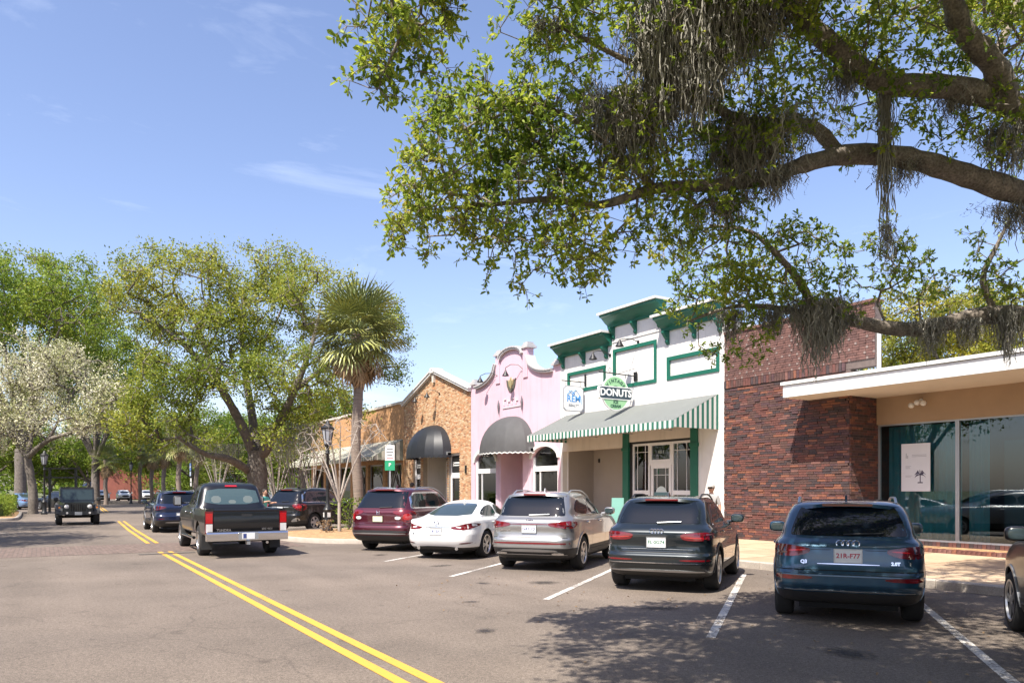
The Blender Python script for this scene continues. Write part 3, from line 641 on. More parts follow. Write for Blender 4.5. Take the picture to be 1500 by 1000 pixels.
mould(lp); mould([(8-x,z) for x,z in lp[::-1]]); mould(arc)
mo.build('parapet_moulding', M['mould'], B)
for x in (0.27, 2.76, 5.24, 7.73):
    zt = 8.25 if 2 < x < 6 else 7.12; c = MB()
    c.box(x-0.30,x+0.30,-0.12,0.42,zt,zt+0.10); c.box(x-0.24,x+0.24,-0.07,0.37,zt+0.10,zt+0.18); c.box(x-0.18,x+0.18,-0.02,0.32,zt+0.18,zt+0.28); c.build('pier_cap', M['mould'], B)
    if 2 < x < 6:
        c = MB(); c.box(x-0.19,x+0.19,-0.05,0.30,6.9,8.25); c.build('pier', M['pink'], B)
# arched windows with white frames
for x0, x1 in ((0.45,2.55),(5.75,7.8)):
    xm = (x0+x1)/2; rr = (x1-x0)/2; az_ = 3.12; ah = 0.53
    sp = [(x0,3.65),(x0,az_)] + [(xm-rr*math.cos(math.pi*k/12), az_+ah*math.sin(math.pi*k/12)) for k in range(1,12)] + [(x1,az_),(x1,3.65)]
    c = MB(); c.prism(sp[::-1], 0.003, 0.3, 'y'); c.build('arch_spandrel', M['pink'], B)
    o = [(xm-(rr+0.14)*math.cos(math.pi*k/16), az_+(ah+0.17)*math.sin(math.pi*k/16)) for k in range(17)]; i_ = [(xm-rr*math.cos(math.pi*k/16), az_+ah*math.sin(math.pi*k/16)) for k in range(17)]
    c = MB()
    for k in range(16):
        for (y0_, y1_) in ((-0.07,0.0),): 
            q = [o[k],o[k+1],i_[k+1],i_[k]]; c.prism(q, y0_, y1_+0.004, 'y')
    c.build('hood_mould', M['whitepaint'], B); 
    c = MB(); c.box(x0,x1,0.06,0.2,2.55,2.78); c.box(x0,x1,0.06,0.2,0.5,0.62); c.box(x0,x0+0.12,0.06,0.2,0.62,2.55); c.box(x1-0.12,x1,0.06,0.2,0.62,2.55); c.box(x0,x0+0.1,0.06,0.2,2.78,3.2); c.box(x1-0.1,x1,0.06,0.2,2.78,3.2); c.box(x0+0.52,x0+0.57,0.08,0.18,0.62,2.55)
    wn = c.build('window', M['frame'], B); c = MB(); c.box(x0+0.12,x1-0.12,0.125,0.135,0.62,2.55); c.build('pane', M['glass'], wn); c = MB(); c.box(x0+0.1,x1-0.1,0.14,0.15,2.78,3.64); c.build('pane', M['glass'], wn)
mint = pm('mint_display_figure', (0.42,0.72,0.68), 0.6, var=0.3, vs=9)
c = MB(); c.lathe([(0.30,0.2),(0.38,0.6),(0.20,1.1),(0.24,1.4),(0.30,1.65),(0.16,1.95),(0.05,2.1)], 14, (1.75,0.7,0), 'z'); c.build('window_display', mint, B, smooth=60)
c = MB(); c.lathe([(0.35,0.2),(0.42,0.9),(0.25,1.25),(0.05,1.3)], 12, (1.0,0.8,0), 'z'); c.build('window_display', pm('olive_display', (0.20,0.22,0.05), 0.8, var=0.4, vs=8), B, smooth=60)
c = MB(); c.lathe([(0.1,0.2),(0.12,1.6),(0.3,1.7),(0.22,1.95),(0.05,2.05)], 12, (7.2,0.6,0), 'z'); c.build('window_display', pm('pale_display', (0.6,0.62,0.55), 0.8, var=0.4, vs=8), B, smooth=60)
# recessed entry
c = MB(); c.box(2.9,3.0,0.3,1.2,0,3.7); c.box(5.0,5.1,0.3,1.2,0,3.7); wall_holes(c, 3.0, 5.0, 0.0, 3.7, [(3.35,4.65,0.0,2.9)], 1.2, 1.35); c.build('entry_wall', M['pink'], B)
dd = pane(B, 3.35, 3.98, 0.17, 2.85, 1.27, 0.1, name='door'); pane(B, 4.02, 4.65, 0.17, 2.85, 1.27, 0.1, name='door')
dome_awning(B, 4.0, 3.48, 2.0, 1.35, 1.72, 0.06, M['canvas_grey'], M['whitepaint'])
# emblem: tulip above four pale raised letters, lamps
c = MB(); stem = pm('emblem_dark', (0.10,0.095,0.08), 0.5); gold = pm('emblem_gold', (0.45,0.38,0.22), 0.4, metal=0.4)
for s in (-1,1):
    c.prism([(4.0,6.35),(4.0+s*0.22,6.45),(4.0+s*0.36,6.68),(4.0+s*0.42,6.98),(4.0+s*0.30,6.92),(4.0+s*0.24,6.72),(4.0+s*0.10,6.55),(4.0,6.47)][::s], -0.05, -0.006, 'y')
em = c.build('tulip_emblem', stem, B); c = MB(); c.prism([(4.0,6.5),(4.09,6.66),(4.12,6.88),(4.0,7.06),(3.88,6.88),(3.91,6.66)], -0.07,-0.006,'y'); c.prism([(4.12,6.6),(4.2,6.75),(4.24,6.96),(4.15,6.86)],-0.06,-0.006,'y'); c.prism([(3.88,6.6),(3.85,6.86),(3.76,6.96),(3.8,6.75)],-0.06,-0.006,'y'); c.build('petal', gold, em)
for k, x in enumerate((3.42,3.78,4.14,4.5)):
    c = MB(); zz = 5.93; t = 0.035
    c.box(x-0.10,x-0.10+t,-0.045,-0.004,zz-0.14,zz+0.14)
    if k % 2 == 0: c.box(x-0.10+t,x+0.09,-0.045,-0.004,zz+0.105,zz+0.14)
    else: c.box(x-0.10+t,x+0.09,-0.045,-0.004,zz-0.02,zz+0.015)
    c.build('raised_letter', pm('pale_pink_letter', (0.72,0.60,0.63), 0.6), B)
c = MB(); c.box(3.2,4.85,-0.03,-0.004,5.62,5.65); c.build('letter_rail', M['mould'], B)
for x in (2.9,5.0):
    c = MB(); c.lathe([(0.008,5.36),(0.04,5.62),(0.055,5.80),(0.03,5.98),(0.012,6.08)], 8, (x,-0.08,0), 'z'); c.box(x-0.03,x+0.03,-0.05,0,5.7,5.8); c.build('wall_sconce', pm('sconce_pewter', (0.20,0.19,0.20), 0.4, metal=0.5), B)
gooseneck(B, 5.1, 7.25, 0.55, 0.3, side=-0.75, drop=0.30); gooseneck(B, 2.85, 7.25, 0.5, 0.2, side=-1.0)
c = MB(); c.tube([(4.9,-0.01,7.2),(4.85,-0.01,6.3)], 0.012, 4); c.build('conduit', M['mould'], B)

# ---------- bricks
def brickm(name, c): return pm(name, c, 0.85, var=0.45, vs=9, bump=0.45, bs=70, fine=0.25, fs=55)
CL = [brickm('clinker_red', (0.145,0.056,0.045)), brickm('clinker_orange', (0.235,0.092,0.056)), brickm('clinker_dark', (0.058,0.040,0.042)), brickm('clinker_brown', (0.10,0.052,0.044)), brickm('clinker_plum', (0.092,0.047,0.050)), brickm('clinker_rose', (0.20,0.095,0.078))]
CLW = (0.30,0.10,0.16,0.26,0.14,0.04)
def brickt(name, c): return pm(name, c, 0.85, var=0.25, vs=7, bump=0.35, bs=70, fine=0.12, fs=55)
TB = [brickt('tan_brick', (0.50,0.31,0.175)), brickt('buff_brick', (0.58,0.40,0.24)), brickt('orange_brick', (0.52,0.265,0.135)), brickt('brown_brick', (0.33,0.175,0.10)), brickt('pale_brick', (0.62,0.46,0.31))]
TBW = (0.34,0.26,0.2,0.12,0.08)
M['mortar'] = pm('mortar', (0.36,0.30,0.235), 0.95, var=0.2, vs=10); M['mortar_dark'] = pm('dark_mortar', (0.13,0.10,0.09), 0.95, var=0.2, vs=10)
def bricks(x0, x1, z0, z1, L_, H_, inside, jit=0.004, jl=0.0):
    res = []; n = int(round((z1-z0)/(H_+0.01)))
    for r in range(n):
        z = z0 + r*(H_+0.01); x = x0 - (L_/2 if r % 2 else 0) - (random.uniform(0, L_*0.3) if jl else 0)
        while x < x1 - 0.02:
            l = L_*(1+random.uniform(-jl, jl)); a, b = max(x, x0), min(x+l, x1)
            if b - a > 0.04 and inside((a+b)/2, z+H_/2, a, b, z, z+H_): res.append((a, b, z, z+H_))
            x += l + 0.01
    return res

# ---------- dark brick building. local x = 17.39-u (0..4.5), lower block at v=19, upper block set back
B = sthing('clinker_brick_building', 'dark red clinker brick building with set-back upper storey beside white canopy', 'building', 17.39, 19.0)
c = MB(); c.box(0.0, 4.52, 0.03, 13.0, 0.0, 5.05); c.box(0.0, 5.25, 0.03, 0.33, 5.06, 6.78); c.build('mortar_bed', M['mortar_dark'], B)
lst = bricks(0.0, 4.52, 0.16, 5.0, 0.27, 0.062, lambda *a: True, jl=0.22)
bm_ = []
for mt in CL:
    b = MB(); b.prism([(-0.5,-0.5),(0.5,-0.5),(0.47,0.0),(0.5,0.5),(-0.5,0.5)], -0.5, 0.5, 'x', 0); 
    b = MB(); b.box(-0.5,0.5,-0.5,0.5,-0.5,0.5); bm_.append(b.mesh('brick', mt))
wallp = c = MB(); wall = B
vis = [q for q in lst if q[3] > 2.55 or True]
vis.sort(key=lambda q: -(q[1]-q[0]) * (1.0 if q[2] > 1.7 else 0.2) * (1+0.08*q[1]))
rest = MB()
for k, (a, b, z0, z1) in enumerate(vis):
    mi = random.choices(range(6), CLW)[0]; out_ = random.choice((0.0,0.0,0.004,0.008,0.014,0.022)); tl = random.uniform(-0.02,0.02)
    if k < 300:
        o = link('brick', bm_[mi], B); o.location = ((a+b)/2, 0.02-out_, (z0+z1)/2); o.scale = ((b-a), 0.07, (z1-z0)*random.uniform(0.92,1.0)); o.rotation_euler = (0, tl, random.uniform(-0.02,0.02))
    else:
        ca, sa = math.cos(tl), math.sin(tl); rest.obox(((a+b)/2, 0.02-out_, (z0+z1)/2), (ca*(b-a)/2,0,-sa*(b-a)/2), (0,0.035,0), (0,0,(z1-z0)/2), mi)
o = rest.build('brickwork', CL, B); o['kind'] = 'stuff'
# side return towards the glass, soldier cap, upper wall with projecting headers
rest = MB()
for (a, b, z0, z1) in bricks(0.0, 1.3, 0.16, 4.9, 0.27, 0.062, lambda *a: True, jl=0.15):
    rest.box(4.51, 4.535+random.choice((0,0.005,0.012)), a, b, z0, z1, random.choices(range(6), CLW)[0])
o = rest.build('return_brickwork', CL, B); o['kind'] = 'stuff'
x = 0.0; rest = MB()
while x < 4.4:
    rest.box(x, x+0.085, -0.03, 0.25, 5.02+random.uniform(-0.008,0.008), 5.25, random.choices(range(6), CLW)[0]); x += 0.10
o = rest.build('soldier_cap', CL, B); o['kind'] = 'stuff'
rest = MB(); UB = [pm('upper_brick_rose', (0.165,0.082,0.068), 0.85, var=0.35, vs=9, bump=0.3, fine=0.2), pm('upper_brick_brown', (0.125,0.064,0.055), 0.85, var=0.35, vs=9, bump=0.3, fine=0.2), pm('upper_brick_header', (0.25,0.185,0.165), 0.85, var=0.3, vs=9, fine=0.2)]
for r in range(21):
    z = 5.27 + r*0.072; x = 0.0 if r % 2 else -0.12; k = r//2
    while x < 5.25:
        hd = (k % 2 == 0 and r % 2 == 0); l = 0.06 if hd else 0.19; a, b = max(0,x), min(5.25,x+l)
        if b-a > 0.03: rest.box(a, b, (0.0 if not hd or r in (0,20) else -0.014), 0.05, z, z+0.062, (2 if random.random() < 0.5 else 1) if hd else random.choice((0,0,1)))
        x += l+0.01; k += 1
o = rest.build('header_brickwork', UB, B); o['kind'] = 'stuff'
c = MB(); c.box(-0.01, 5.29, -0.04, 0.38, 6.78, 6.86); c.build('coping', pm('brick_coping', (0.17,0.085,0.07), 0.85, var=0.3, vs=12), B)
c = MB(); c.box(5.26, 5.33, 0.1, 0.18, 4.76, 6.1); c.build('downpipe', M['whitepaint'], B)

# ---------- office with white canopy. local x = 14.2-u
B = sthing('office_building', 'low office with white flat canopy, teal curtains and large plate glass windows', 'building', 14.2, 19.0)
OX0, OX1 = 1.36, 16.0; yg = 1.3
c = MB(); c.box(OX1, OX1+0.2, yg, 13, 0, 4.6); c.box(OX0, OX1, 12.8, 13, 0, 4.6); c.build('wall', M['tan'], B)
c = MB(); c.box(OX0, OX1, yg-0.1, yg+0.25, 3.56, 4.33); c.build('header_wall', M['tan'], B)
M['canopywhite'] = pm('white_canopy_paint', (0.68,0.68,0.67), 0.5, var=0.08, vs=1.5, fine=0.06, fs=8)
c = MB(); c.box(0.0, OX1+0.4, -1.12, 13.2, 4.33, 4.66); cp = c.build('canopy', M['canopywhite'], B)
c = MB(); c.box(-0.05, OX1+0.45, -1.17, 13.2, 4.675, 4.76); c.build('roof_edge', M['canopywhite'], cp)
c = MB(); c.box(0.0, OX1+0.4, -1.10, 13.2, 4.66, 4.675); c.build('drip_gap', M['blackmetal'], cp)
c = MB(); c.box(0.9, 3.2, -0.2, 0.9, 4.76, 4.9); c.build('roof_kerb', M['canopywhite'], cp)
c = MB(); c.box(0.02, OX1+0.38, -1.1, 1.19, 4.322, 4.33); c.build('soffit', pm('cream_soffit', (0.62,0.55,0.46), 0.8, var=0.06, vs=1.0), cp)
# knee wall of upright bricks, mulch strip in front
kb = bpy.data.objects.new('knee_wall_base', None); COL.objects.unlink(kb) if kb.name in COL.objects else None; bpy.data.objects.remove(kb)
c = MB(); c.box(OX0, OX1, yg-0.06, yg+0.1, 0.13, 0.34); kn = c.build('knee_wall', M['mortar_dark'], B)
kbm = []
for mt in (CL[0], CL[2], CL[4]):
    b = MB(); b.box(-0.045,0.045,-0.03,0.03,-0.1,0.1); kbm.append(b.mesh('brick', mt))
x = OX0+0.06
while x < OX0+9:
    o = link('brick', random.choice(kbm), kn); o.location = (x, yg-0.07, 0.24+random.uniform(-0.004,0.004)); x += 0.105
eb = []
for mt in (CL[1], CL[0], CL[5]):
    b = MB(); b.box(-0.05,0.05,-0.1,0.1,-0.06,0.06); eb.append(b.mesh('edging_brick', mt))
bed = MB(); n = 40; 
for i in range(n):
    x0 = OX0+i*0.3; bed.poly([(x0,0.12,0.17),(x0+0.3,0.12,0.17),(x0+0.3,0.7,0.24+random.uniform(-.01,.01)),(x0,0.7,0.24)]); bed.poly([(x0,0.7,0.24),(x0+0.3,0.7,0.24),(x0+0.3,yg-0.05,0.22),(x0,yg-0.05,0.22)])
mbed = bed.build('planting_bed', M['mulch'], B)
x = OX0+0.05
while x < OX0+10:
    o = link('edging_brick', random.choice(eb), mbed); o.location = (x, 0.05, 0.19+random.uniform(-.006,.006)); o.rotation_euler = (random.uniform(-.05,.05),0,random.uniform(-.03,.03)); x += 0.115
# glazing
mull = [OX0, OX0+2.2, OX0+4.4, OX0+6.6, OX0+8.8, OX0+11, OX0+13.2]
for i in range(len(mull)-1):
    f = pane(B, mull[i], mull[i+1]-0.004, 0.34, 3.56, yg+0.02, 0.045, 0.10, M['alu'], M['glass_office'])
# pleated teal curtains
teal = [pm('teal_curtain', (0.045,0.24,0.26), 0.8, var=0.12, vs=2), pm('teal_curtain_deep', (0.035,0.19,0.22), 0.8, var=0.12, vs=2)]
for i in range(6):
    x0, x1 = mull[i]+0.1, mull[i+1]-0.08
    if i == 1: x1 = x0+0.5
    c = MB(); k = int((x1-x0)/0.035); pv = None
    for q in range(k+1):
        x = x0+(x1-x0)*q/k; y = yg+0.35+0.035*math.sin(q*1.05)+0.02*math.sin(q*0.37+i)
        if pv: c.poly([(pv[0],pv[1],0.36),(x,y,0.36),(x,y,3.5),(pv[0],pv[1],3.5)])
        pv = (x, y)
    c.build('curtain', teal[i % 2], B, smooth=180)
c = MB(); c.box(OX0+2.9, OX0+4.3, yg+0.9, yg+0.95, 0.5, 3.0); c.build('inner_panel', pm('dark_partition', (0.02,0.05,0.06), 0.6), B)
c = MB(); c.box(OX0, OX1, 5.0, 5.1, 0.1, 4.3); c.box(OX0, OX1, 1.6, 5.0, 0.10, 0.2); c.build('interior', M['dark'], B)
# poster behind the glass
PO = sthing('wall_poster', 'white poster with dark palm print behind the office glass', 'poster', 12.12, 20.22, 0)
c = MB(); c.box(0.0, 0.80, 0.0, 0.012, 1.68, 2.98); pb = c.build('sheet', pm('poster_paper', (0.66,0.67,0.70), 0.7, var=0.05, vs=3), PO)
ink = pm('poster_ink', (0.06,0.05,0.09), 0.7); ink2 = pm('poster_ink_grey', (0.34,0.35,0.38), 0.7)
c = MB(); px_, pz = 0.53, 2.12
c.box(px_-0.012, px_+0.012, -0.004, 0.0, 1.93, pz+0.05); c.box(px_-0.07, px_+0.07, -0.004, 0.0, 1.90, 1.93)
for an in (15,50,95,130,165,200,-20):
    a_ = R(an); l = 0.17; e = (px_+l*math.cos(a_), pz+l*math.sin(a_)*0.7-0.03); mid = (px_+l*0.5*math.cos(a_), pz+l*0.55*math.sin(a_)+0.04)
    c.prism([(px_,pz),(mid[0]+0.012,mid[1]-0.022),e,(mid[0]-0.01,mid[1]+0.022)], -0.004, 0.0, 'y')
c.build('palm_print', ink, pb)
c = MB(); c.box(0.13,0.15,-0.004,0,2.58,2.72); c.box(0.17,0.19,-0.004,0,2.58,2.66)
for z in (2.66,2.62): c.box(0.30,0.70,-0.004,0,z,z+0.012)
for z in (2.36,2.33,2.30,2.10,2.07): c.box(0.12,0.12+random.uniform(0.1,0.2),-0.004,0,z,z+0.01)
c.build('print_lines', ink2, pb)['kind'] = 'stuff'
# triple spotlight under the soffit
SP = sthing('spotlight_cluster', 'white triple bulb spotlight fixed to the tan office header', 'lamp', 11.55, 20.2, 4.12)
c = MB(); c.lathe([(0.06,-0.02),(0.06,0.0)], 12, (0,0,0), 'y'); c.build('mount', M['whitepaint'], SP)
for dx_, dz_ in ((-0.16,-0.08),(0.0,-0.02),(0.17,-0.05)):
    c = MB(); c.tube([(0,-0.02,0),(dx_*0.7,-0.12,dz_*0.4)], 0.012, 5); c.sphere((dx_,-0.2,dz_-0.04), 0.075,0.085,0.075, 0, 12, 8); c.build('bulb', M['whitepaint'], SP, smooth=60)

# ---------- tan brick gable shop. local x = 43.15-u (0..8.55)
B = sthing('gabled_brick_shop', 'tan brick shop with white coped gable and black dome awning', 'building', 43.15, 19.0)
GW = 8.53; GC = 4.27; ez, gz = 6.85, 8.35
def gtop(x): return ez + (gz-ez)*(1-abs(x-GC)/GC)
shell_box(B, 0, GW, 0.3, 14, 0, 6.7, brickmat('tan_brick_side', (0.40,0.21,0.11), (0.47,0.28,0.15), (0.27,0.22,0.18), rot=(R(90),0,0)))
holes = [(1.3,2.35,0.4,3.72),(2.7,5.85,0.0,3.62),(5.95,7.25,0.4,3.72)]
c = MB(); wall_holes(c, 0.0, GW, 0.0, 6.0, holes, 0.02, 0.3); c.prism([(0,6.0),(GW,6.0),(GW,ez),(GC,gz),(0,ez)], 0.02, 0.3, 'y'); c.build('mortar_bed', M['mortar'], B)
def ins(xm, zm, a, b, z0, z1):
    if z1 > gtop(a)-0.02 or z1 > gtop(b)-0.02: return False
    return not any(h[0]-0.01 < xm < h[1]+0.01 and h[2] < zm < h[3]+0.01 for h in holes)
rest = MB()
for (a, b, z0, z1) in bricks(0.0, GW, 0.15, 8.4, 0.2, 0.06, ins): rest.box(a, b, random.choice((0.0,-0.004,-0.008)), 0.03, z0, z1, random.choices(range(5), TBW)[0], 'k')
for h in holes:
    x = h[0]
    if h[3] > 3.7:
        while x < h[1]-0.03: rest.box(x, x+0.065, -0.018, 0.03, h[3]-0.01, h[3]+0.2, 2); x += 0.075
o = rest.build('brickwork', TB, B); o['kind'] = 'stuff'
c = MB()
for s in (0, 1):
    a = Vector((0 if s == 0 else GW, 0, ez)); b = Vector((GC, 0, gz)); d = (b-a); l = d.length; d.normalize(); nn = Vector((-d.z,0,d.x)); nn = nn if nn.z > 0 else -nn
    cc = (a+b)/2
    c.obox(cc+nn*0.06+Vector((0,0.1,0)), d*(l/2+0.05), Vector((0,0.28,0)), nn*0.07); c.obox(cc+nn*0.16+Vector((0,0.1,0)), d*(l/2+0.06), Vector((0,0.34,0)), nn*0.035)
c.box(GC-0.2,GC+0.2,-0.24,0.44,gz-0.02,gz+0.26); c.build('gable_coping', M['whitepaint'], B)
c = MB(); c.prism([(GC-0.15,gz+0.1),(GC+0.15,gz+0.1),(GC+0.10,gz-0.55),(GC-0.10,gz-0.55)][::-1], -0.14, 0.0, 'y'); c.build('keystone', M['cream'], B)
for x0, x1 in ((1.3,2.35),(5.95,7.25)):
    f = pane(B, x0, x1, 2.5, 3.72, 0.2, 0.14); 
    cc = MB(); cc.box(x0+0.16,x1-0.16,0.16,0.18,2.68,3.55); sb_ = cc.build('window_sign', M['blackmetal'], f); 
    cc = MB(); cc.box(x0+0.28,x0+0.34,0.152,0.158,3.0,3.25); cc.box(x0+0.40,x1-0.25,0.152,0.158,3.14,3.22); cc.box(x0+0.40,x1-0.3,0.152,0.158,3.02,3.08); cc.build('sign_print', M['whitepaint'], sb_)
    pane(B, x0, x1, 0.4, 2.5, 0.2, 0.14)
for x in (2.7,5.75): c = MB(); c.box(x,x+0.1,0.3,1.5,0,3.7); c.build('entry_wall', M['cream'], B)
pane(B, 2.8, 3.5, 0.17, 3.4, 1.5, 0.1); pane(B, 3.5, 4.9, 0.17, 3.4, 1.5, 0.1, name='door'); pane(B, 4.9, 5.75, 0.17, 3.4, 1.5, 0.1)
c = MB(); c.box(3.9,4.3,2.4,2.7,0.2,2.4); c.build('shop_display', pm('maroon_display', (0.16,0.03,0.05), 0.8), B)
dome_awning(B, GC, 3.62, 2.1, 1.5, 1.75, 0.12, M['canvas_black'])
gooseneck(B, 4.9, 7.1, 0.6, 0.2, side=-0.4); gooseneck(B, 3.3, 7.0, 0.6, 0.2, side=-0.4)
c = MB(); c.tube([(4.45,-0.01,6.9),(4.42,-0.01,6.0),(4.2,-0.01,5.5)], 0.02, 4); c.build('conduit', M['blackmetal'], B)
c = MB(); c.box(7.95,8.1,-0.06,0.0,2.6,3.0); c.build('meter_box', M['blackmetal'], B)

# ---------- long orange brick shop. local x = 62-u
B = sthing('orange_brick_shop', 'long orange brick shop with beige striped awning behind the palm', 'building', 62.0, 19.0)
OW = 18.83; obm = brickmat('orange_brick_wall', (0.48,0.235,0.095), (0.54,0.29,0.125), (0.40,0.26,0.15), rot=(R(90),0,0), var=0.3)
shell_box(B, 0, OW, 0.3, 14, 0, 6.9, obm)
holes = [(0.6+i*3.05,3.2+i*3.05,0.5,3.4) for i in range(6)]
c = MB(); wall_holes(c, 0, OW, 0.0, 7.05, holes, 0.0, 0.3); c.build('front_wall', obm, B)
c = MB(); c.box(-0.05, OW, -0.08, 0.38, 7.05, 7.2); c.build('coping', M['cream'], B)
for h in holes: pane(B, h[0], h[1], h[2], h[3], 0.2, 0.1, mat=M['alu'])
A = MB(); n = 50; ax0, ax1, yf, zb, zw = 0.3, OW-0.1, -1.9, 3.75, 4.85; dx = (ax1-ax0)/n
for i in range(n):
    x = ax0+i*dx
    for q,(s0,s1) in enumerate(((0,0.5),(0.5,1))):
        A.poly([(x+dx*s0,yf,zb),(x+dx*s1,yf,zb),(x+dx*s1,-0.02,zw),(x+dx*s0,-0.02,zw)], q); A.poly([(x+dx*s0,yf-0.004,zb-0.22),(x+dx*(s0+s1)/2,yf-0.004,zb-0.27),(x+dx*s1,yf-0.004,zb-0.22),(x+dx*s1,yf-0.004,zb),(x+dx*s0,yf-0.004,zb)], q)
for k in range(8):
    t0, t1 = k/8, (k+1)/8; A.poly([(ax1,yf*(1-t0),zb-0.22),(ax1,yf*(1-t1),zb-0.22),(ax1,yf*(1-t1),zb+(zw-zb)*t1),(ax1,yf*(1-t0),zb+(zw-zb)*t0)], k % 2)
A.build('awning', [M['canvas_beige'], M['canvas_olive']], B)
# green-roofed house behind
B = sthing('green_roofed_house', 'cream house with green metal roof rising behind the orange brick shop', 'building', 60, 33)
c = MB(); c.box(0,9,0,9,0,8.2); c.build('wall', M['cream'], B); c = MB(); c.prism([(-0.5,8.2),(9.5,8.2),(4.5,10.8)], -0.5, 9.5, 'y'); c.build('roof', pm('green_metal_roof', (0.10,0.30,0.17), 0.5, var=0.1, vs=2), B)
c = MB(); c.box(3.6,5.2,-0.3,1.0,9.2,10.2); c.build('dormer', M['white'], B)
# ---------- far buildings closing the street
B = sthing('white_far_building', 'pale two-storey building at the far end of the street behind the palms', 'building', 150, 24)
c = MB(); c.box(0,16,0,12,0,9.5); c.build('wall', M['white'], B); c = MB(); c.box(-0.3,16.3,-0.3,12.3,9.5,9.9); c.build('cornice', M['mould'], B)
for i in range(4):
    for z in (1.0,5.6):
        pane(B, 1.2+i*3.7, 3.0+i*3.7, z, z+2.4, -0.02, 0.12)
B = sthing('red_brick_far_building', 'red brick building glimpsed beyond the white parked cars', 'building', 168, 9)
rb = pm('painted_red_brick', (0.32,0.11,0.08), 0.85, var=0.2, vs=1)
c = MB(); c.box(0,11,0,10,0,8.0); c.build('wall', rb, B); c = MB(); c.prism([(-0.4,8.0),(11.4,8.0),(5.5,10.8)], -0.3, 10.3, 'y'); c.build('roof', M['roof'], B)
for i in range(3): pane(B, 1.0+i*3.4, 2.6+i*3.4, 4.6, 7.0, -0.02, 0.12)
c = MB(); c.prism([(0.0,3.9),(-2.2,2.7),(-2.2,2.4),(0,2.4)], 0.3, 10.6, 'x'); c.build('awning', pm('navy_awning', (0.02,0.035,0.09), 0.7), B)
for i in range(3): pane(B, 1.0+i*3.4, 3.4+i*3.4, 0.4, 2.4, -0.02, 0.12)
# ------------------------------------------------------------------ vehicles
def paint(name, col, metal=0.5, rough=0.32, fl=0.25):
    return pm(name, col, rough, metal=metal, coat=1.0, var=fl*0.3, vs=1.5, coat_rough=0.04)
P_ = dict(blue=paint('metallic_blue_paint', (0.011,0.050,0.092)), grey=paint('dark_green_grey_paint', (0.011,0.017,0.021)), silver=paint('silver_paint', (0.335,0.33,0.325), 0.75, 0.34),
          white=paint('pearl_white_paint', (0.78,0.78,0.77), 0.0, 0.35), maroon=paint('maroon_paint', (0.085,0.012,0.022)), black=pm('black_paint', (0.005,0.005,0.006), 0.28, coat=0.5, coat_rough=0.05),
          navy=paint('navy_paint', (0.010,0.018,0.055)), jeep=pm('dark_green_paint', (0.008,0.011,0.011), 0.35, coat=0.4), brown=pm('dark_brown_paint', (0.006,0.005,0.005), 0.3, coat=0.4, coat_rough=0.05), pale=paint('pale_silver_paint', (0.62,0.63,0.64), 0.3))
cladm = pm('black_plastic_cladding', (0.020,0.020,0.021), 0.55, bump=0.1, bs=200)
CG = pm('dark_car_glass', (0.005,0.008,0.013), 0.03, spec=0.45)
CGL = pm('clear_car_glass', (0.03,0.045,0.048), 0.03, spec=0.5)
TR = pm('tail_lamp_red', (0.13,0.003,0.007), 0.14, coat=1.0); TRB = pm('tail_lamp_bright', (0.27,0.006,0.009), 0.14, coat=1.0, emit=((1.0,0.02,0.02),0.10)); TRD = pm('tail_lamp_dark', (0.085,0.003,0.007), 0.12, coat=1.0)
LW = pm('lamp_clear', (0.62,0.60,0.58), 0.1, coat=1.0); CH = pm('chrome', (0.72,0.73,0.75), 0.12, metal=1.0); SAT = pm('satin_silver', (0.46,0.47,0.48), 0.35, metal=0.8)
TY = pm('tyre_rubber', (0.018,0.018,0.018), 0.85, var=0.3, vs=8); RIM = pm('alloy_rim', (0.46,0.46,0.47), 0.3, metal=0.85); RIMD = pm('dark_rim', (0.05,0.05,0.055), 0.35, metal=0.6); WELL = pm('wheel_well', (0.008,0.008,0.008), 0.95)
SEAM = pm('panel_gap', (0.004,0.004,0.004), 0.9); PLW = pm('plate_white', (0.72,0.72,0.71), 0.45, var=0.05, vs=20); PLY = pm('plate_cream', (0.66,0.60,0.40), 0.45)
PTX = pm('plate_ink_green', (0.05,0.16,0.10), 0.6); PTR = pm('plate_ink_red', (0.50,0.07,0.10), 0.6); PTN = pm('plate_ink_navy', (0.04,0.06,0.2), 0.6); AMB = pm('amber_lens', (0.55,0.17,0.02), 0.15, coat=1.0)

def pchip(x, y, xq):
    x = np.asarray(x, float); y = np.asarray(y, float); h = np.diff(x); d = np.diff(y)/h; m = np.zeros_like(y)
    for i in range(1, len(x)-1):
        if d[i-1]*d[i] > 0: w1 = 2*h[i]+h[i-1]; w2 = h[i]+2*h[i-1]; m[i] = (w1+w2)/(w1/d[i-1]+w2/d[i])
    m[0] = d[0]; m[-1] = d[-1]
    k = np.clip(np.searchsorted(x, xq)-1, 0, len(h)-1); t = (xq-x[k])/h[k]
    return (2*t**3-3*t**2+1)*y[k] + (t**3-2*t**2+t)*h[k]*m[k] + (-2*t**3+3*t**2)*y[k+1] + (t**3-t**2)*h[k]*m[k+1]
def ring(xr, xf, hw, nr, nf, M_=72):
    # closed plan outline: superellipse rear half and front half, arc-length resampled
    T = np.linspace(0, np.pi, 361); c, s = np.cos(T), np.sin(T); n = np.where(c < 0, nf, nr)   # T=0 rear
    a = (xf-xr)/2; xm = (xf+xr)/2
    x = xm - a*np.sign(c)*np.abs(c)**(2/n); y = hw*np.abs(s)**(2/n)
    d = np.r_[0, np.cumsum(np.hypot(np.diff(x), np.diff(y)))]; q = np.linspace(0, d[-1], M_//2+1)
    xs = np.interp(q, d, x); ys = np.interp(q, d, y)
    return np.r_[xs, xs[-2:0:-1]], np.r_[ys, -ys[-2:0:-1]]
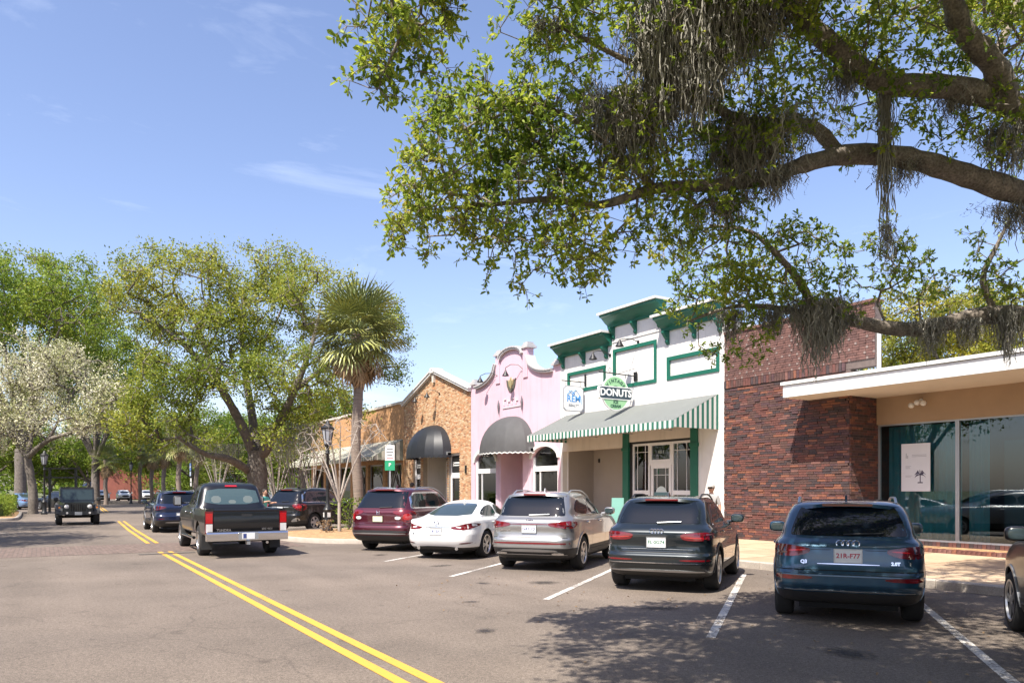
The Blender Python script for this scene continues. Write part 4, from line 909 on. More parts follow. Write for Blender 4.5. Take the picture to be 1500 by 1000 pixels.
def hull(rows, mats_z, nz=52, M_=72):
    # rows: (z, x_rear, x_front, half width, n_rear, n_front)
    A_ = np.array(rows, float); z = A_[:,0]
    zq = np.unique(np.r_[z, np.interp(np.linspace(0, len(z)-1, nz), np.arange(len(z)), z)])
    cols = [pchip(z, A_[:,k], zq) for k in range(1, 6)]
    mb = MB()
    for i in range(len(zq)):
        x, y = ring(*[c[i] for c in cols], M_); mb.v += [(float(a), float(b), float(zq[i])) for a, b in zip(x, y)]
    for i in range(len(zq)-1):
        zm = (zq[i]+zq[i+1])/2; m = next((k for k, (lo, hi) in enumerate(mats_z) if lo <= zm < hi), 0)
        for j in range(M_):
            a = i*M_+j; b = i*M_+(j+1) % M_; mb.f.append((a, a+M_, b+M_, b)); mb.m.append(m)
    mb.f.append(tuple(range(M_))); mb.m.append(0); e = (len(zq)-1)*M_; mb.f.append(tuple(range(e+M_-1, e-1, -1))); mb.m.append(0)
    return mb
def bvh_of(me):
    bm = bmesh.new(); bm.from_mesh(me); bmesh.ops.triangulate(bm, faces=bm.faces); t = BVHTree.FromBMesh(bm); bm.free(); return t
def cut(me, cutter):
    o = bpy.data.objects.new('tmp_body', me); c = bpy.data.objects.new('tmp_cut', cutter); COL.objects.link(o); COL.objects.link(c)
    md = o.modifiers.new('b', 'BOOLEAN'); md.object = c; md.operation = 'DIFFERENCE'; md.solver = 'EXACT'
    try: md.material_mode = 'TRANSFER'
    except Exception: pass
    r = bpy.data.meshes.new_from_object(o.evaluated_get(bpy.context.evaluated_depsgraph_get())); bpy.data.objects.remove(o); bpy.data.objects.remove(c); return r
def chaikin(p, n=2):
    for _ in range(n):
        q = []
        for i in range(len(p)):
            a, b = p[i], p[(i+1) % len(p)]; q += [(a[0]*.75+b[0]*.25, a[1]*.75+b[1]*.25), (a[0]*.25+b[0]*.75, a[1]*.25+b[1]*.75)]
        p = q
    return p
AX = {'rear': (lambda p: Vector((-3, p[0], p[1])), Vector((1,0,0))), 'front': (lambda p: Vector((9, p[0], p[1])), Vector((-1,0,0))),
      'left': (lambda p: Vector((p[0], 4, p[1])), Vector((0,-1,0))), 'right': (lambda p: Vector((p[0], -4, p[1])), Vector((0,1,0))), 'top': (lambda p: Vector((p[0], p[1], 4)), Vector((0,0,-1)))}
def shell(bvh, poly, ax, off=0.004, step=0.07, skirt=0.02):
    bm = bmesh.new(); vs = [bm.verts.new((p[0], p[1], 0)) for p in poly]; bm.faces.new(vs); bm.normal_update()
    if bm.faces[:][0].normal.z < 0: bmesh.ops.reverse_faces(bm, faces=bm.faces)
    xs = [p[0] for p in poly]; ys = [p[1] for p in poly]
    for k, (lo, hi) in enumerate(((min(xs), max(xs)), (min(ys), max(ys)))):
        n = int((hi-lo)/step)
        for i in range(1, n+1):
            c = lo+(hi-lo)*i/(n+1); nn = (1,0,0) if k == 0 else (0,1,0); co = (c,0,0) if k == 0 else (0,c,0)
            bmesh.ops.bisect_plane(bm, geom=bm.verts[:]+bm.edges[:]+bm.faces[:], plane_co=co, plane_no=nn)
    org, dr = AX[ax]; nrm = {}
    for v in bm.verts:
        o = org((v.co.x, v.co.y)); h = bvh.ray_cast(o, dr)
        if h[0] is None: 
            # slid past the silhouette: go to the nearest hull point
            h = bvh.find_nearest(o + dr*3)
        n = h[1]; n = n if n.dot(dr) < 0 else -n
        n = (n - dr*0.6).normalized(); v.co = h[0] + n*off; nrm[v] = n
    # flip so that faces look outward
    bm.normal_update()
    if sum(f.normal.dot(dr) for f in bm.faces) > 0: bmesh.ops.reverse_faces(bm, faces=bm.faces)
    if skirt:
        be = [e for e in bm.edges if e.is_boundary]; r = bmesh.ops.extrude_edge_only(bm, edges=be)
        nv = [v for v in r['geom'] if isinstance(v, bmesh.types.BMVert)]
        for v in nv: v.co = v.co + dr*skirt
    bm.normal_update(); me = bpy.data.meshes.new('shell'); bm.to_mesh(me); bm.free()
    me.polygons.foreach_set('use_smooth', [True]*len(me.polygons)); me.set_sharp_from_angle(angle=R(35)); return me
def mir(p): return [(-a, b) for a, b in p][::-1]
_wheels = {}
def wheel_mesh(r, wd, rr, kind):
    k = (r, wd, rr, kind)
    if k in _wheels: return _wheels[k]
    t = MB(); h = wd/2
    t.lathe([(rr-0.02,-h+0.02),(rr+0.01,-h),(r-0.035,-h),(r-0.008,-h+0.02),(r,-h+0.05),(r,h-0.05),(r-0.008,h-0.02),(r-0.035,h),(rr+0.01,h),(rr-0.02,h-0.02)], 32, (0,0,0), 'y')
    tm = t.mesh('wheel', TY, 40)
    m = MB(); m.lathe([(rr-0.005,-h+0.03),(rr-0.03,-h+0.05),(rr-0.04,h-0.10)], 28, (0,0,0), 'y', 1, False); m.lathe([(rr-0.04,-h+0.11),(rr-0.04,-h+0.12)], 28, (0,0,0), 'y', 1); m.lathe([(rr+0.008,-h-0.004),(rr-0.018,-h-0.004),(rr-0.03,-h+0.03),(rr-0.01,-h+0.04)], 32, (0,0,0), 'y', 0, False)
    m.lathe([(0.06,-h+0.015),(0.05,-h+0.005),(0.02,-h+0.003)], 12, (0,0,0), 'y', 0)
    n = {'five':5,'ten':10,'six':6,'double5':10}[kind]
    for i in range(n):
        a = 2*math.pi*i/n + (0.13*(1 if i % 2 else -1) if kind == 'double5' else 0); ca, sa = math.cos(a), math.sin(a); wq = {'five':0.045,'ten':0.020,'six':0.04,'double5':0.018}[kind]
        m.obox((ca*rr*0.52, -h+0.03, sa*rr*0.52), (ca*rr*0.46,0.004,sa*rr*0.46), (0,0.02,0), (-sa*wq,0,ca*wq), 0)
    rm = m.mesh('rim', [RIM if kind != 'double5' else RIM, RIMD], 40); _wheels[k] = (tm, rm); return tm, rm

def make_car(name, label, cat, S, loc, heading, group=None):
    """S: rows, ro (rear overhang), wb, wheel (r, width, rim r, kind), paint, polygons in rear (y,z) and side (x,z) views"""
    root = thing(name, label, cat, (loc[0], loc[1], 0), R(90-heading), group); ro = S['ro']
    rows = [(z, xr-ro, xf-ro, hw, nr, nf) for z, xr, xf, hw, nr, nf in S['rows']]
    body0 = hull(rows, S.get('bands', [(0, 9)])).mesh('body', [S['paint'], S.get('low', cladm), S.get('mid', cladm), WELL], 38)
    bv = bvh_of(body0); r, wd, rr, kind = S['wheel']; wb = S['wb']; ar = S.get('arch', r*1.16); hwm = S['track']
    c = MB()
    for x in (0, wb):
        for s in (-1, 1): c.lathe([(ar, s*(hwm-wd-0.12)), (ar, s*(hwm+0.5))][::s], 36, (x, 0, r+0.01), 'y', 3)
    cm = c.mesh('cutter', [S['paint'], S.get('low', cladm), S.get('mid', cladm), WELL])
    body = cut(body0, cm); body.name = 'body'
    body.polygons.foreach_set('use_smooth', [True]*len(body.polygons)); body.set_sharp_from_angle(angle=R(38))
    B_ = link('body', body, root)
    for x in (0, wb):
        for s in (-1, 1):
            tm, rm = wheel_mesh(r, wd, rr, kind); w_ = link('wheel', tm, root, loc=(x, s*(hwm-wd/2), r), rot=(0, random.uniform(0,1), 0 if s < 0 else math.pi)); link('rim', rm, w_)
    def put(nm, poly, ax, mat, off=0.004, parent=root, step=0.08, rnd=1, skirt=0.02):
        p = chaikin(poly, rnd) if rnd else poly
        if ax in ('left','right','top'): p = [(a-ro, b) for a, b in p]
        me = shell(bv, p, ax, off, step, skirt); me.materials.append(mat); return link(nm, me, parent)
    def both(nm, poly, mat, **k):
        a = put(nm, poly, 'rear', mat, **k); b = put(nm, mir(poly), 'rear', mat, **k); return a, b
    # glass
    put('rear_window', S['rwin'], 'rear', S.get('rglass', CG), 0.006)
    if 'wind' in S: put('windscreen', S['wind'], 'front', S.get('fglass', CG), 0.006)
    for side in ('left','right'):
        for sp in S['swin']: put('side_window', sp, side, S.get('sglass', CG), 0.005)
        for sp, mt in S.get('strim', []): put('window_trim', sp, side, mt, 0.007, rnd=0)
        for sp in S.get('sseam', []): put('door_gap', sp, side, SEAM, 0.0015, rnd=0, skirt=0, step=0.15)
        for sp, mt in S.get('sclad', []): put('side_cladding', sp, side, mt, 0.012, rnd=0, step=0.12)
        if S.get('flare'):
            fm, fw = S['flare']
            for x in (0, wb):
                a = [(x+ro+(ar-0.01)*math.cos(t), r+0.01+(ar-0.01)*math.sin(t)) for t in np.linspace(math.pi*1.02, -math.pi*0.02, 19)]; b = [(x+ro+(ar+fw)*math.cos(t), r+0.01+(ar+fw)*math.sin(t)) for t in np.linspace(-math.pi*0.02, math.pi*1.02, 19)]
                put('wheel_arch_trim', a+b, side, fm, 0.014, rnd=0, step=0.2)
    # rear details
    for nm, poly, mt, off in S['pair']: both(nm, poly, mt, off=off)
    for nm, poly, mt, off in S['single']: put(nm, poly, 'rear', mt, off)
    for poly in S.get('rseam', []): put('panel_gap', poly, 'rear', SEAM, 0.0015, rnd=0, skirt=0)
    # plate on the hull
    py, pz, ptxt, pmat, pink = S['plate']; h = bv.ray_cast(Vector((-3, py, pz)), Vector((1,0,0)))
    if h[0]:
        x = h[0].x; b = MB(); b.box(x-0.022, x+0.03, py-0.155, py+0.155, pz-0.08, pz+0.08); pl = b.build('number_plate', pmat, root)
        b = MB()
        for y0,y1,z0,z1 in ((-0.165,0.165,0.078,0.088),(-0.165,0.165,-0.088,-0.078),(-0.165,-0.155,-0.078,0.078),(0.155,0.165,-0.078,0.078)): b.box(x-0.028, x+0.02, py+y0, py+y1, pz+z0, pz+z1)
        b.build('plate_frame', S.get('pframe', SAT), pl)
        if ptxt:
            o = link('lettering', text_mesh(ptxt, 0.082, pink, 0.001, 0.002), pl); o.location = (x-0.024, py, pz); o.rotation_euler = (Matrix.Rotation(R(-90),4,'Z') @ Matrix.Rotation(R(90),4,'X')).to_euler()
    for txt, size, y, z, mt in S.get('badge', []):
        h = bv.ray_cast(Vector((-3, y, z)), Vector((1,0,0)))
        if h[0]:
            n = h[1] if h[1].x < 0 else -h[1]
            o = link('badge', text_mesh(txt, size, mt, 0.003, 0.003), root); o.location = h[0]+n*0.006; o.rotation_euler = (Matrix.Rotation(R(-90),4,'Z') @ Matrix.Rotation(R(90)-math.asin(max(-1,min(1,n.z))),4,'X')).to_euler()
    for y, z, kind_, sz in S.get('emblem', []):
        h = bv.ray_cast(Vector((-3, y, z)), Vector((1,0,0)))
        if h[0]:
            x = h[0].x-0.012; b = MB()
            def circ(cy, cz, ra, rb, w=0.008): b.tube([(x+ (0.0), cy+ra*math.cos(t), cz+rb*math.sin(t)) for t in np.linspace(0, 2*math.pi, 17)], w, 5, 0, False)
            if kind_ == 'rings':
                for k in range(4): circ(y+(k-1.5)*sz*0.62, z, sz*0.42, sz*0.42)
            elif kind_ == 'oval': circ(y, z, sz, sz*0.6); b.tube([(x,y+sz*0.4,z-sz*0.4),(x,y+sz*0.1,z+sz*0.1),(x,y-sz*0.1,z-sz*0.1),(x,y-sz*0.4,z+sz*0.4)], 0.008, 4)
            elif kind_ == 'wing': circ(y, z, sz, sz*0.8); b.tube([(x,y+sz*0.9,z+sz*0.4),(x,y,z-sz*0.4),(x,y-sz*0.9,z+sz*0.4)], 0.009, 4)
            elif kind_ == 'h': b.tube([(x,y+sz*0.5,z+sz*0.6),(x,y+sz*0.35,z-sz*0.6)], 0.009, 4); b.tube([(x,y-sz*0.5,z+sz*0.6),(x,y-sz*0.35,z-sz*0.6)], 0.009, 4); b.tube([(x,y+sz*0.4,z),(x,y-sz*0.4,z)], 0.009, 4)
            b.build('emblem', CH, root, smooth=60)
    # wiper, spoiler, rails, mirrors, handles, antenna, exhaust
    if 'wiper' in S:
        y0, y1, z = S['wiper']; pts = []
        for k in range(6):
            y = y0+(y1-y0)*k/5; h = bv.ray_cast(Vector((-3, y, z+0.02*k/5)), Vector((1,0,0))); pts.append(h[0]+Vector((-0.025,0,0)))
        b = MB(); b.tube(pts, 0.010, 5); b.build('wiper', S.get('wiperm', cladm), root)
    if 'spoiler' in S:
        x0, x1, hw_, z0, z1 = S['spoiler']; x0 -= ro; x1 -= ro; b = MB(); prev = None; n = 16
        secs = []
        for k in range(n+1):
            y = -hw_+2*hw_*k/n; e = (abs(y)/hw_)**4; xx = x0+0.14*e; dz = 0.05*(abs(y)/hw_)**2; secs.append([(xx,y,z0-dz),(x1,y,z0-0.015-dz),(x1,y,z1+0.01-dz),(xx+0.02,y,z1-dz)])
        for k in range(n):
            for q in range(4): b.poly([secs[k][q], secs[k+1][q], secs[k+1][(q+1)%4], secs[k][(q+1)%4]])
        b.poly(secs[0]); b.poly(secs[-1][::-1]); sp = b.build('roof_spoiler', S.get('spm', S['paint']), root, smooth=40)
        b = MB(); lw_ = S.get('hml', 0.18); b.box(x0-0.006, x0+0.03, -lw_, lw_, z0+0.004, z1-0.012); b.build('high_brake_lamp', TR, sp)
    if 'rails' in S:
        x0, x1, y, z, mt = S['rails']
        for s in (-1,1):
            pts = []
            for k in range(9):
                x = x0+(x1-x0)*k/8-ro; h = bv.ray_cast(Vector((x, s*y, 4)), Vector((0,0,-1))); hz = h[0].z if h[0] else z; pts.append((x, s*y, hz+(0.055 if 0 < k < 8 else 0.0)))
            b = MB(); b.tube(pts, 0.017, 6); b.build('roof_rail', mt, root, smooth=60)
    mx_, my_, mz_ = S['mirror']
    for s in (-1, 1):
        b = MB(); b.sphere((mx_-ro, s*my_, mz_), 0.075, 0.125, 0.085, 0, 16, 10, 0.6); b.tube([(mx_-ro+0.02, s*(my_-0.2), mz_-0.07), (mx_-ro, s*(my_-0.06), mz_-0.05)], 0.03, 6); mo_ = b.build('wing_mirror', S.get('mirm', S['paint']), root, smooth=50)
        b = MB(); b.sphere((mx_-ro-0.072, s*my_, mz_), 0.008, 0.10, 0.065, 0, 16, 8, 0.6); b.build('mirror_glass', CGL, mo_, smooth=60)
        for hx, hz in S.get('handles', []):
            h = bv.ray_cast(Vector((hx-ro, s*4, hz)), Vector((0,-s,0)))
            if h[0]: b = MB(); b.sphere(h[0]+Vector((0,s*0.02,0)), 0.10, 0.016, 0.018, 0, 10, 6, 0.6); b.build('door_handle', S.get('handm', S['paint']), root, smooth=60)
    if S.get('fin'):
        x = S['fin']-ro; h = bv.ray_cast(Vector((x, 0, 4)), Vector((0,0,-1))); z = h[0].z; b = MB(); b.prism([(x-0.11,z-0.01),(x+0.09,z-0.01),(x-0.06,z+0.065),(x-0.09,z+0.06)], -0.014, 0.014, 'y'); b.build('roof_antenna', S['paint'], root)
    for y, z in S.get('exhaust', []):
        b = MB(); b.lathe([(0.035,0.0),(0.042,0.0),(0.042,0.2),(0.03,0.2)], 12, (-ro+S.get('exx',0.12), y, z), 'x'); b.build('exhaust_pipe', CH, root, smooth=60)
    # underbody so no daylight shows below the bumper
    b = MB(); b.box(-ro+0.3, S['rows'][0][2]-ro-0.3, -hwm+0.32, hwm-0.32, S['rows'][0][0]-0.03, S['rows'][0][0]+0.12); b.tube([(0,-hwm+0.1,r),(0,hwm-0.1,r)], 0.06, 6); b.build('underbody', WELL, root)
    # headlamps for the front
    for poly in S.get('head', []):
        put('headlamp', poly, 'front', LW, 0.006); put('headlamp', mir(poly), 'front', LW, 0.006)
    for nm, poly, mt in S.get('frontbits', []): put(nm, poly, 'front', mt, 0.008)
    return root
def seam_v(x0, z0, x1, z1, w=0.008): return [(x0-w/2,z0),(x0+w/2,z0),(x1+w/2,z1),(x1-w/2,z1)]
def seam_h(y0, z0, y1, z1, w=0.008): return [(y0,z0-w/2),(y1,z1-w/2),(y1,z1+w/2),(y0,z0+w/2)]
def at(u, v): p = W(u, v); return (p.x, p.y)

# --- compact SUV (blue) ---
suv_rows = [(0.22,0.42,4.10,0.74,7,6),(0.30,0.16,4.26,0.86,8,6),(0.42,0.05,4.34,0.895,9,6),(0.52,0.0,4.37,0.905,9,5),(0.64,0.0,4.385,0.912,9,5),(0.70,0.045,4.385,0.915,9,5),(0.80,0.075,4.37,0.917,9,5),
            (0.90,0.085,4.32,0.917,8,4.5),(0.99,0.10,4.20,0.912,8,4),(1.03,0.125,3.95,0.90,8,4),(1.06,0.165,3.45,0.875,8,4),(1.10,0.22,3.20,0.835,8,3.6),(1.22,0.31,2.95,0.80,9,3.6),(1.36,0.43,2.62,0.755,9,3.6),(1.46,0.53,2.34,0.71,8,3.6),(1.52,0.63,2.15,0.665,7,3.6),(1.56,0.80,1.98,0.585,6,4),(1.585,1.10,1.80,0.40,4,4),(1.592,1.35,1.65,0.2,3,3)]
base_side = dict(swin=[[(0.72,1.16),(1.05,1.12),(1.50,1.115),(1.52,1.43),(1.10,1.43),(0.88,1.34)], [(1.58,1.115),(2.50,1.115),(2.78,1.13),(2.36,1.36),(2.02,1.44),(1.58,1.44)]], sseam=[seam_v(1.55,0.40,1.55,1.46), seam_v(2.62,0.42,2.72,1.10), seam_v(0.86,0.75,0.95,1.12)])
blue = dict(rows=suv_rows, ro=0.88, wb=2.60, wheel=(0.345,0.235,0.235,'ten'), track=0.905, arch=0.40, paint=P_['blue'], bands=[(0.42,9),(0.0,0.42)], low=cladm,
    rwin=[(-0.66,1.125),(0.66,1.125),(0.69,1.15),(0.64,1.32),(0.575,1.47),(0.55,1.487),(-0.55,1.487),(-0.575,1.47),(-0.64,1.32),(-0.69,1.15)], wind=[(-0.66,1.14),(0.66,1.14),(0.56,1.44),(-0.56,1.44)], **base_side,
    flare=(P_['blue'],0.03), sclad=[([(1.35,0.30),(3.05,0.30),(3.05,0.40),(1.35,0.40)], cladm)],
    pair=[('tail_lamp', [(0.44,0.945),(0.47,0.905),(0.62,0.865),(0.86,0.86),(0.885,0.93),(0.865,1.015),(0.70,1.01),(0.46,0.975)], TR, 0.010), ('lamp_strip', [(0.50,0.945),(0.70,0.93),(0.70,0.945),(0.50,0.958)], TRB, 0.014), ('lamp_strip', [(0.72,0.90),(0.84,0.90),(0.84,0.925),(0.72,0.925)], TRD, 0.014), ('reflector', [(0.42,0.585),(0.84,0.575),(0.86,0.605),(0.84,0.635),(0.42,0.625)], TR, 0.008), ('bumper_vent', [(0.62,0.40),(0.84,0.36),(0.85,0.42),(0.66,0.44)], cladm, 0.006)],
    single=[('plate_recess', [(-0.36,0.82),(0.36,0.82),(0.33,0.965),(-0.33,0.965)], P_['blue'], 0.003), ('chrome_strip', [(-0.36,0.775),(0.36,0.775),(0.36,0.787),(-0.36,0.787)], CH, 0.012), ('bumper_line', [(-0.82,0.44),(0.82,0.44),(0.82,0.452),(-0.82,0.452)], SAT, 0.010)],
    rseam=[seam_h(-0.86,0.70,0.86,0.70,0.012), seam_h(-0.44,0.958,0.44,0.958,0.006), seam_h(-0.84,0.655,0.84,0.655,0.006)],
    plate=(0.0,0.885,'21R-F77',PLW,PTR), badge=[('Q3',0.06,0.52,0.80,CH),('2.0T',0.055,-0.54,0.80,CH)], emblem=[(0,1.035,'rings',0.10)], wiper=(0.05,-0.42,1.15), spoiler=(0.48,0.92,0.62,1.50,1.545), hml=0.3, rails=(0.80,2.3,0.60,1.55,SAT), mirror=(2.72,0.985,1.13), handles=[(1.15,0.98),(2.15,0.97)], fin=1.15)
make_car('blue_compact_suv', 'metallic blue compact SUV parked in dappled shade before the glass office', 'car', blue, at(6.35,9.3), 22.5)

# --- newer compact SUV (dark grey-green) ---
gr_rows = [(0.22,0.40,4.20,0.75,8,6),(0.30,0.14,4.36,0.88,9,6),(0.42,0.03,4.44,0.915,9,6),(0.52,0.0,4.46,0.925,9,5),(0.62,0.0,4.47,0.93,9,5),(0.68,0.05,4.47,0.928,9,5),(0.80,0.07,4.46,0.92,9,5),(0.92,0.06,4.40,0.925,9,4.5),(1.00,0.065,4.25,0.925,8,4),(1.06,0.11,3.95,0.905,8,4),(1.10,0.17,3.40,0.86,8,4),(1.14,0.23,3.20,0.825,8,3.6),(1.26,0.32,2.95,0.79,9,3.6),(1.40,0.43,2.62,0.745,9,3.6),(1.50,0.53,2.34,0.70,8,3.6),(1.55,0.63,2.15,0.655,7,3.6),(1.59,0.80,1.98,0.58,6,4),(1.612,1.10,1.80,0.40,4,4),(1.618,1.35,1.65,0.2,3,3)]
grey = dict(rows=gr_rows, ro=0.88, wb=2.68, wheel=(0.355,0.24,0.245,'double5'), track=0.918, arch=0.41, paint=P_['grey'], bands=[(0.34,9),(0.0,0.34)], low=cladm,
    rwin=[(-0.66,1.15),(0.66,1.15),(0.69,1.175),(0.64,1.35),(0.575,1.50),(0.55,1.515),(-0.55,1.515),(-0.575,1.50),(-0.64,1.35),(-0.69,1.175)], wind=[(-0.66,1.18),(0.66,1.18),(0.56,1.47),(-0.56,1.47)],
    swin=[[(0.78,1.19),(1.05,1.15),(1.54,1.145),(1.56,1.46),(1.12,1.465),(0.92,1.38)], [(1.62,1.145),(2.54,1.145),(2.84,1.16),(2.40,1.39),(2.06,1.47),(1.62,1.47)]], strim=[([(0.74,1.125),(2.86,1.12),(2.86,1.135),(0.74,1.14)], CH)], sseam=[seam_v(1.59,0.40,1.59,1.48), seam_v(2.66,0.42,2.76,1.12), seam_v(0.88,0.78,1.0,1.14)],
    flare=(cladm,0.045), sclad=[([(1.36,0.30),(3.10,0.30),(3.10,0.42),(1.36,0.42)], cladm)],
    pair=[('tail_lamp', [(0.40,0.935),(0.46,0.885),(0.70,0.875),(0.885,0.90),(0.90,0.98),(0.86,1.02),(0.60,1.01),(0.40,0.985)], TR, 0.010), ('lamp_strip', [(0.46,0.925),(0.80,0.91),(0.82,0.925),(0.46,0.94)], TRB, 0.014), ('lamp_strip', [(0.62,0.965),(0.86,0.965),(0.86,0.995),(0.62,0.99)], TRD, 0.014), ('reflector', [(0.40,0.545),(0.84,0.545),(0.87,0.56),(0.84,0.575),(0.40,0.57)], TR, 0.008)],
    single=[('plate_recess', [(-0.33,0.76),(0.33,0.76),(0.31,0.93),(-0.31,0.93)], P_['grey'], 0.003), ('bumper_line', [(-0.86,0.50),(0.86,0.50),(0.86,0.514),(-0.86,0.514)], CH, 0.010), ('skid_plate', [(-0.80,0.355),(0.80,0.355),(0.76,0.39),(-0.76,0.39)], SAT, 0.010), ('chrome_strip', [(-0.6,0.73),(0.6,0.73),(0.6,0.737),(-0.6,0.737)], SAT, 0.008)],
    rseam=[seam_h(-0.86,0.68,0.86,0.68,0.012), seam_h(-0.40,0.96,0.40,0.96,0.006), seam_h(-0.86,0.60,0.86,0.60,0.006)],
    plate=(0.0,0.845,'FL·0G74',PLW,PTX), emblem=[(0,1.03,'rings',0.085)], wiper=(0.02,-0.38,1.165), wiperm=SAT, spoiler=(0.47,0.92,0.62,1.53,1.575), hml=0.28, rails=(0.80,2.4,0.60,1.58,cladm), mirror=(2.80,1.0,1.17), handles=[(1.2,1.0),(2.2,1.0)], fin=1.15)
make_car('grey_compact_suv', 'dark grey-green compact SUV with silver bumper strip parked before the donut shop door', 'car', grey, at(9.95,9.4), 23)

# --- mid-size SUV (silver) ---
si_rows = [(0.22,0.42,4.50,0.76,8,6),(0.30,0.16,4.66,0.88,9,6),(0.42,0.05,4.74,0.925,9,6),(0.52,0.0,4.76,0.935,9,5),(0.66,0.0,4.78,0.942,9,5),(0.72,0.04,4.78,0.945,9,5),(0.84,0.07,4.76,0.945,9,5),(0.94,0.06,4.70,0.945,9,4.5),(1.04,0.07,4.55,0.94,8,4),(1.10,0.12,4.25,0.91,8,4),(1.13,0.17,3.60,0.88,8,4),(1.18,0.22,3.36,0.84,8,3.6),(1.32,0.29,3.08,0.81,9,3.6),(1.46,0.39,2.74,0.765,9,3.6),(1.56,0.48,2.42,0.725,8,3.6),(1.62,0.60,2.2,0.68,7,3.6),(1.66,0.80,2.0,0.60,6,4),(1.685,1.10,1.85,0.42,4,4),(1.69,1.4,1.7,0.2,3,3)]
silver = dict(rows=si_rows, ro=0.98, wb=2.765, wheel=(0.365,0.235,0.235,'double5'), track=0.935, arch=0.42, paint=P_['silver'], bands=[(0.50,9),(0.0,0.50)], low=cladm,
    rwin=[(-0.70,1.165),(0.70,1.165),(0.725,1.19),(0.68,1.40),(0.62,1.565),(0.59,1.585),(-0.59,1.585),(-0.62,1.565),(-0.68,1.40),(-0.725,1.19)], wind=[(-0.66,1.22),(0.66,1.22),(0.58,1.54),(-0.58,1.54)],
    swin=[[(0.62,1.27),(1.0,1.20),(1.66,1.185),(1.68,1.52),(1.10,1.52),(0.80,1.44)], [(1.74,1.185),(2.72,1.185),(3.02,1.2),(2.52,1.45),(2.16,1.53),(1.74,1.53)]], strim=[([(0.6,1.165),(3.05,1.155),(3.05,1.172),(0.6,1.185)], CH)], sseam=[seam_v(1.71,0.42,1.71,1.54), seam_v(2.84,0.44,2.94,1.16), seam_v(0.94,0.8,1.04,1.18)],
    flare=(P_['silver'],0.03), sclad=[([(1.46,0.32),(3.28,0.32),(3.28,0.42),(1.46,0.42)], cladm)],
    pair=[('tail_lamp', [(0.42,0.975),(0.50,0.95),(0.88,0.905),(0.93,0.96),(0.905,1.075),(0.62,1.045),(0.42,1.02)], TR, 0.010), ('lamp_core', [(0.62,0.975),(0.88,0.945),(0.88,0.98),(0.62,1.0)], TRD, 0.014), ('exhaust_finisher', [(0.50,0.36),(0.74,0.36),(0.74,0.41),(0.50,0.41)], CH, 0.012)],
    single=[('light_bar', [(-0.44,0.990),(0.44,0.990),(0.44,1.008),(-0.44,1.008)], TR, 0.010), ('low_light_bar', [(-0.86,0.585),(0.86,0.585),(0.86,0.622),(-0.86,0.622)], TR, 0.010), ('skid_plate', [(-0.66,0.42),(0.66,0.42),(0.56,0.475),(-0.56,0.475)], SAT, 0.010), ('lower_strip', [(-0.8,0.355),(0.8,0.355),(0.8,0.37),(-0.8,0.37)], SAT, 0.008)],
    rseam=[seam_h(-0.90,0.72,0.90,0.72,0.012)], plate=(0.0,0.90,'GX7 1D',PLW,PTN), emblem=[(0,1.075,'oval',0.075)], badge=[('SANTA FE',0.055,0.55,0.86,CH)], wiper=(0.05,-0.40,1.185), wiperm=SAT, spoiler=(0.42,0.90,0.66,1.60,1.65), hml=0.25, rails=(0.80,2.6,0.63,1.64,SAT), mirror=(2.98,1.02,1.22), handles=[(1.3,1.02),(2.3,1.02)], handm=CH, fin=1.2)
make_car('silver_suv', 'silver SUV with full-width red light bar, between the white sedan and grey SUV', 'car', silver, at(13.9,9.45), 21)

# --- sedan (white) ---
se_rows = [(0.18,0.45,4.50,0.74,7,6),(0.26,0.18,4.68,0.86,8,6),(0.38,0.06,4.78,0.905,8,5.5),(0.50,0.01,4.82,0.918,8,5),(0.62,0.0,4.84,0.922,8,5),(0.72,0.03,4.80,0.922,7.5,4.5),(0.82,0.05,4.70,0.92,7,4.2),(0.90,0.05,4.45,0.915,7,4),(0.955,0.06,4.1,0.90,7,4),(0.985,0.10,3.75,0.88,6.5,4),(1.00,0.20,3.55,0.86,6,3.8),(1.02,0.36,3.42,0.83,5.5,3.6),(1.05,0.52,3.34,0.80,5,3.4),(1.15,0.84,3.1,0.735,4.6,3.2),(1.27,1.22,2.78,0.66,4.4,3.2),(1.36,1.55,2.5,0.59,4.2,3.2),(1.41,1.78,2.3,0.50,4,3.4),(1.44,2.0,2.2,0.36,3.6,3.4),(1.45,2.08,2.14,0.2,3,3)]
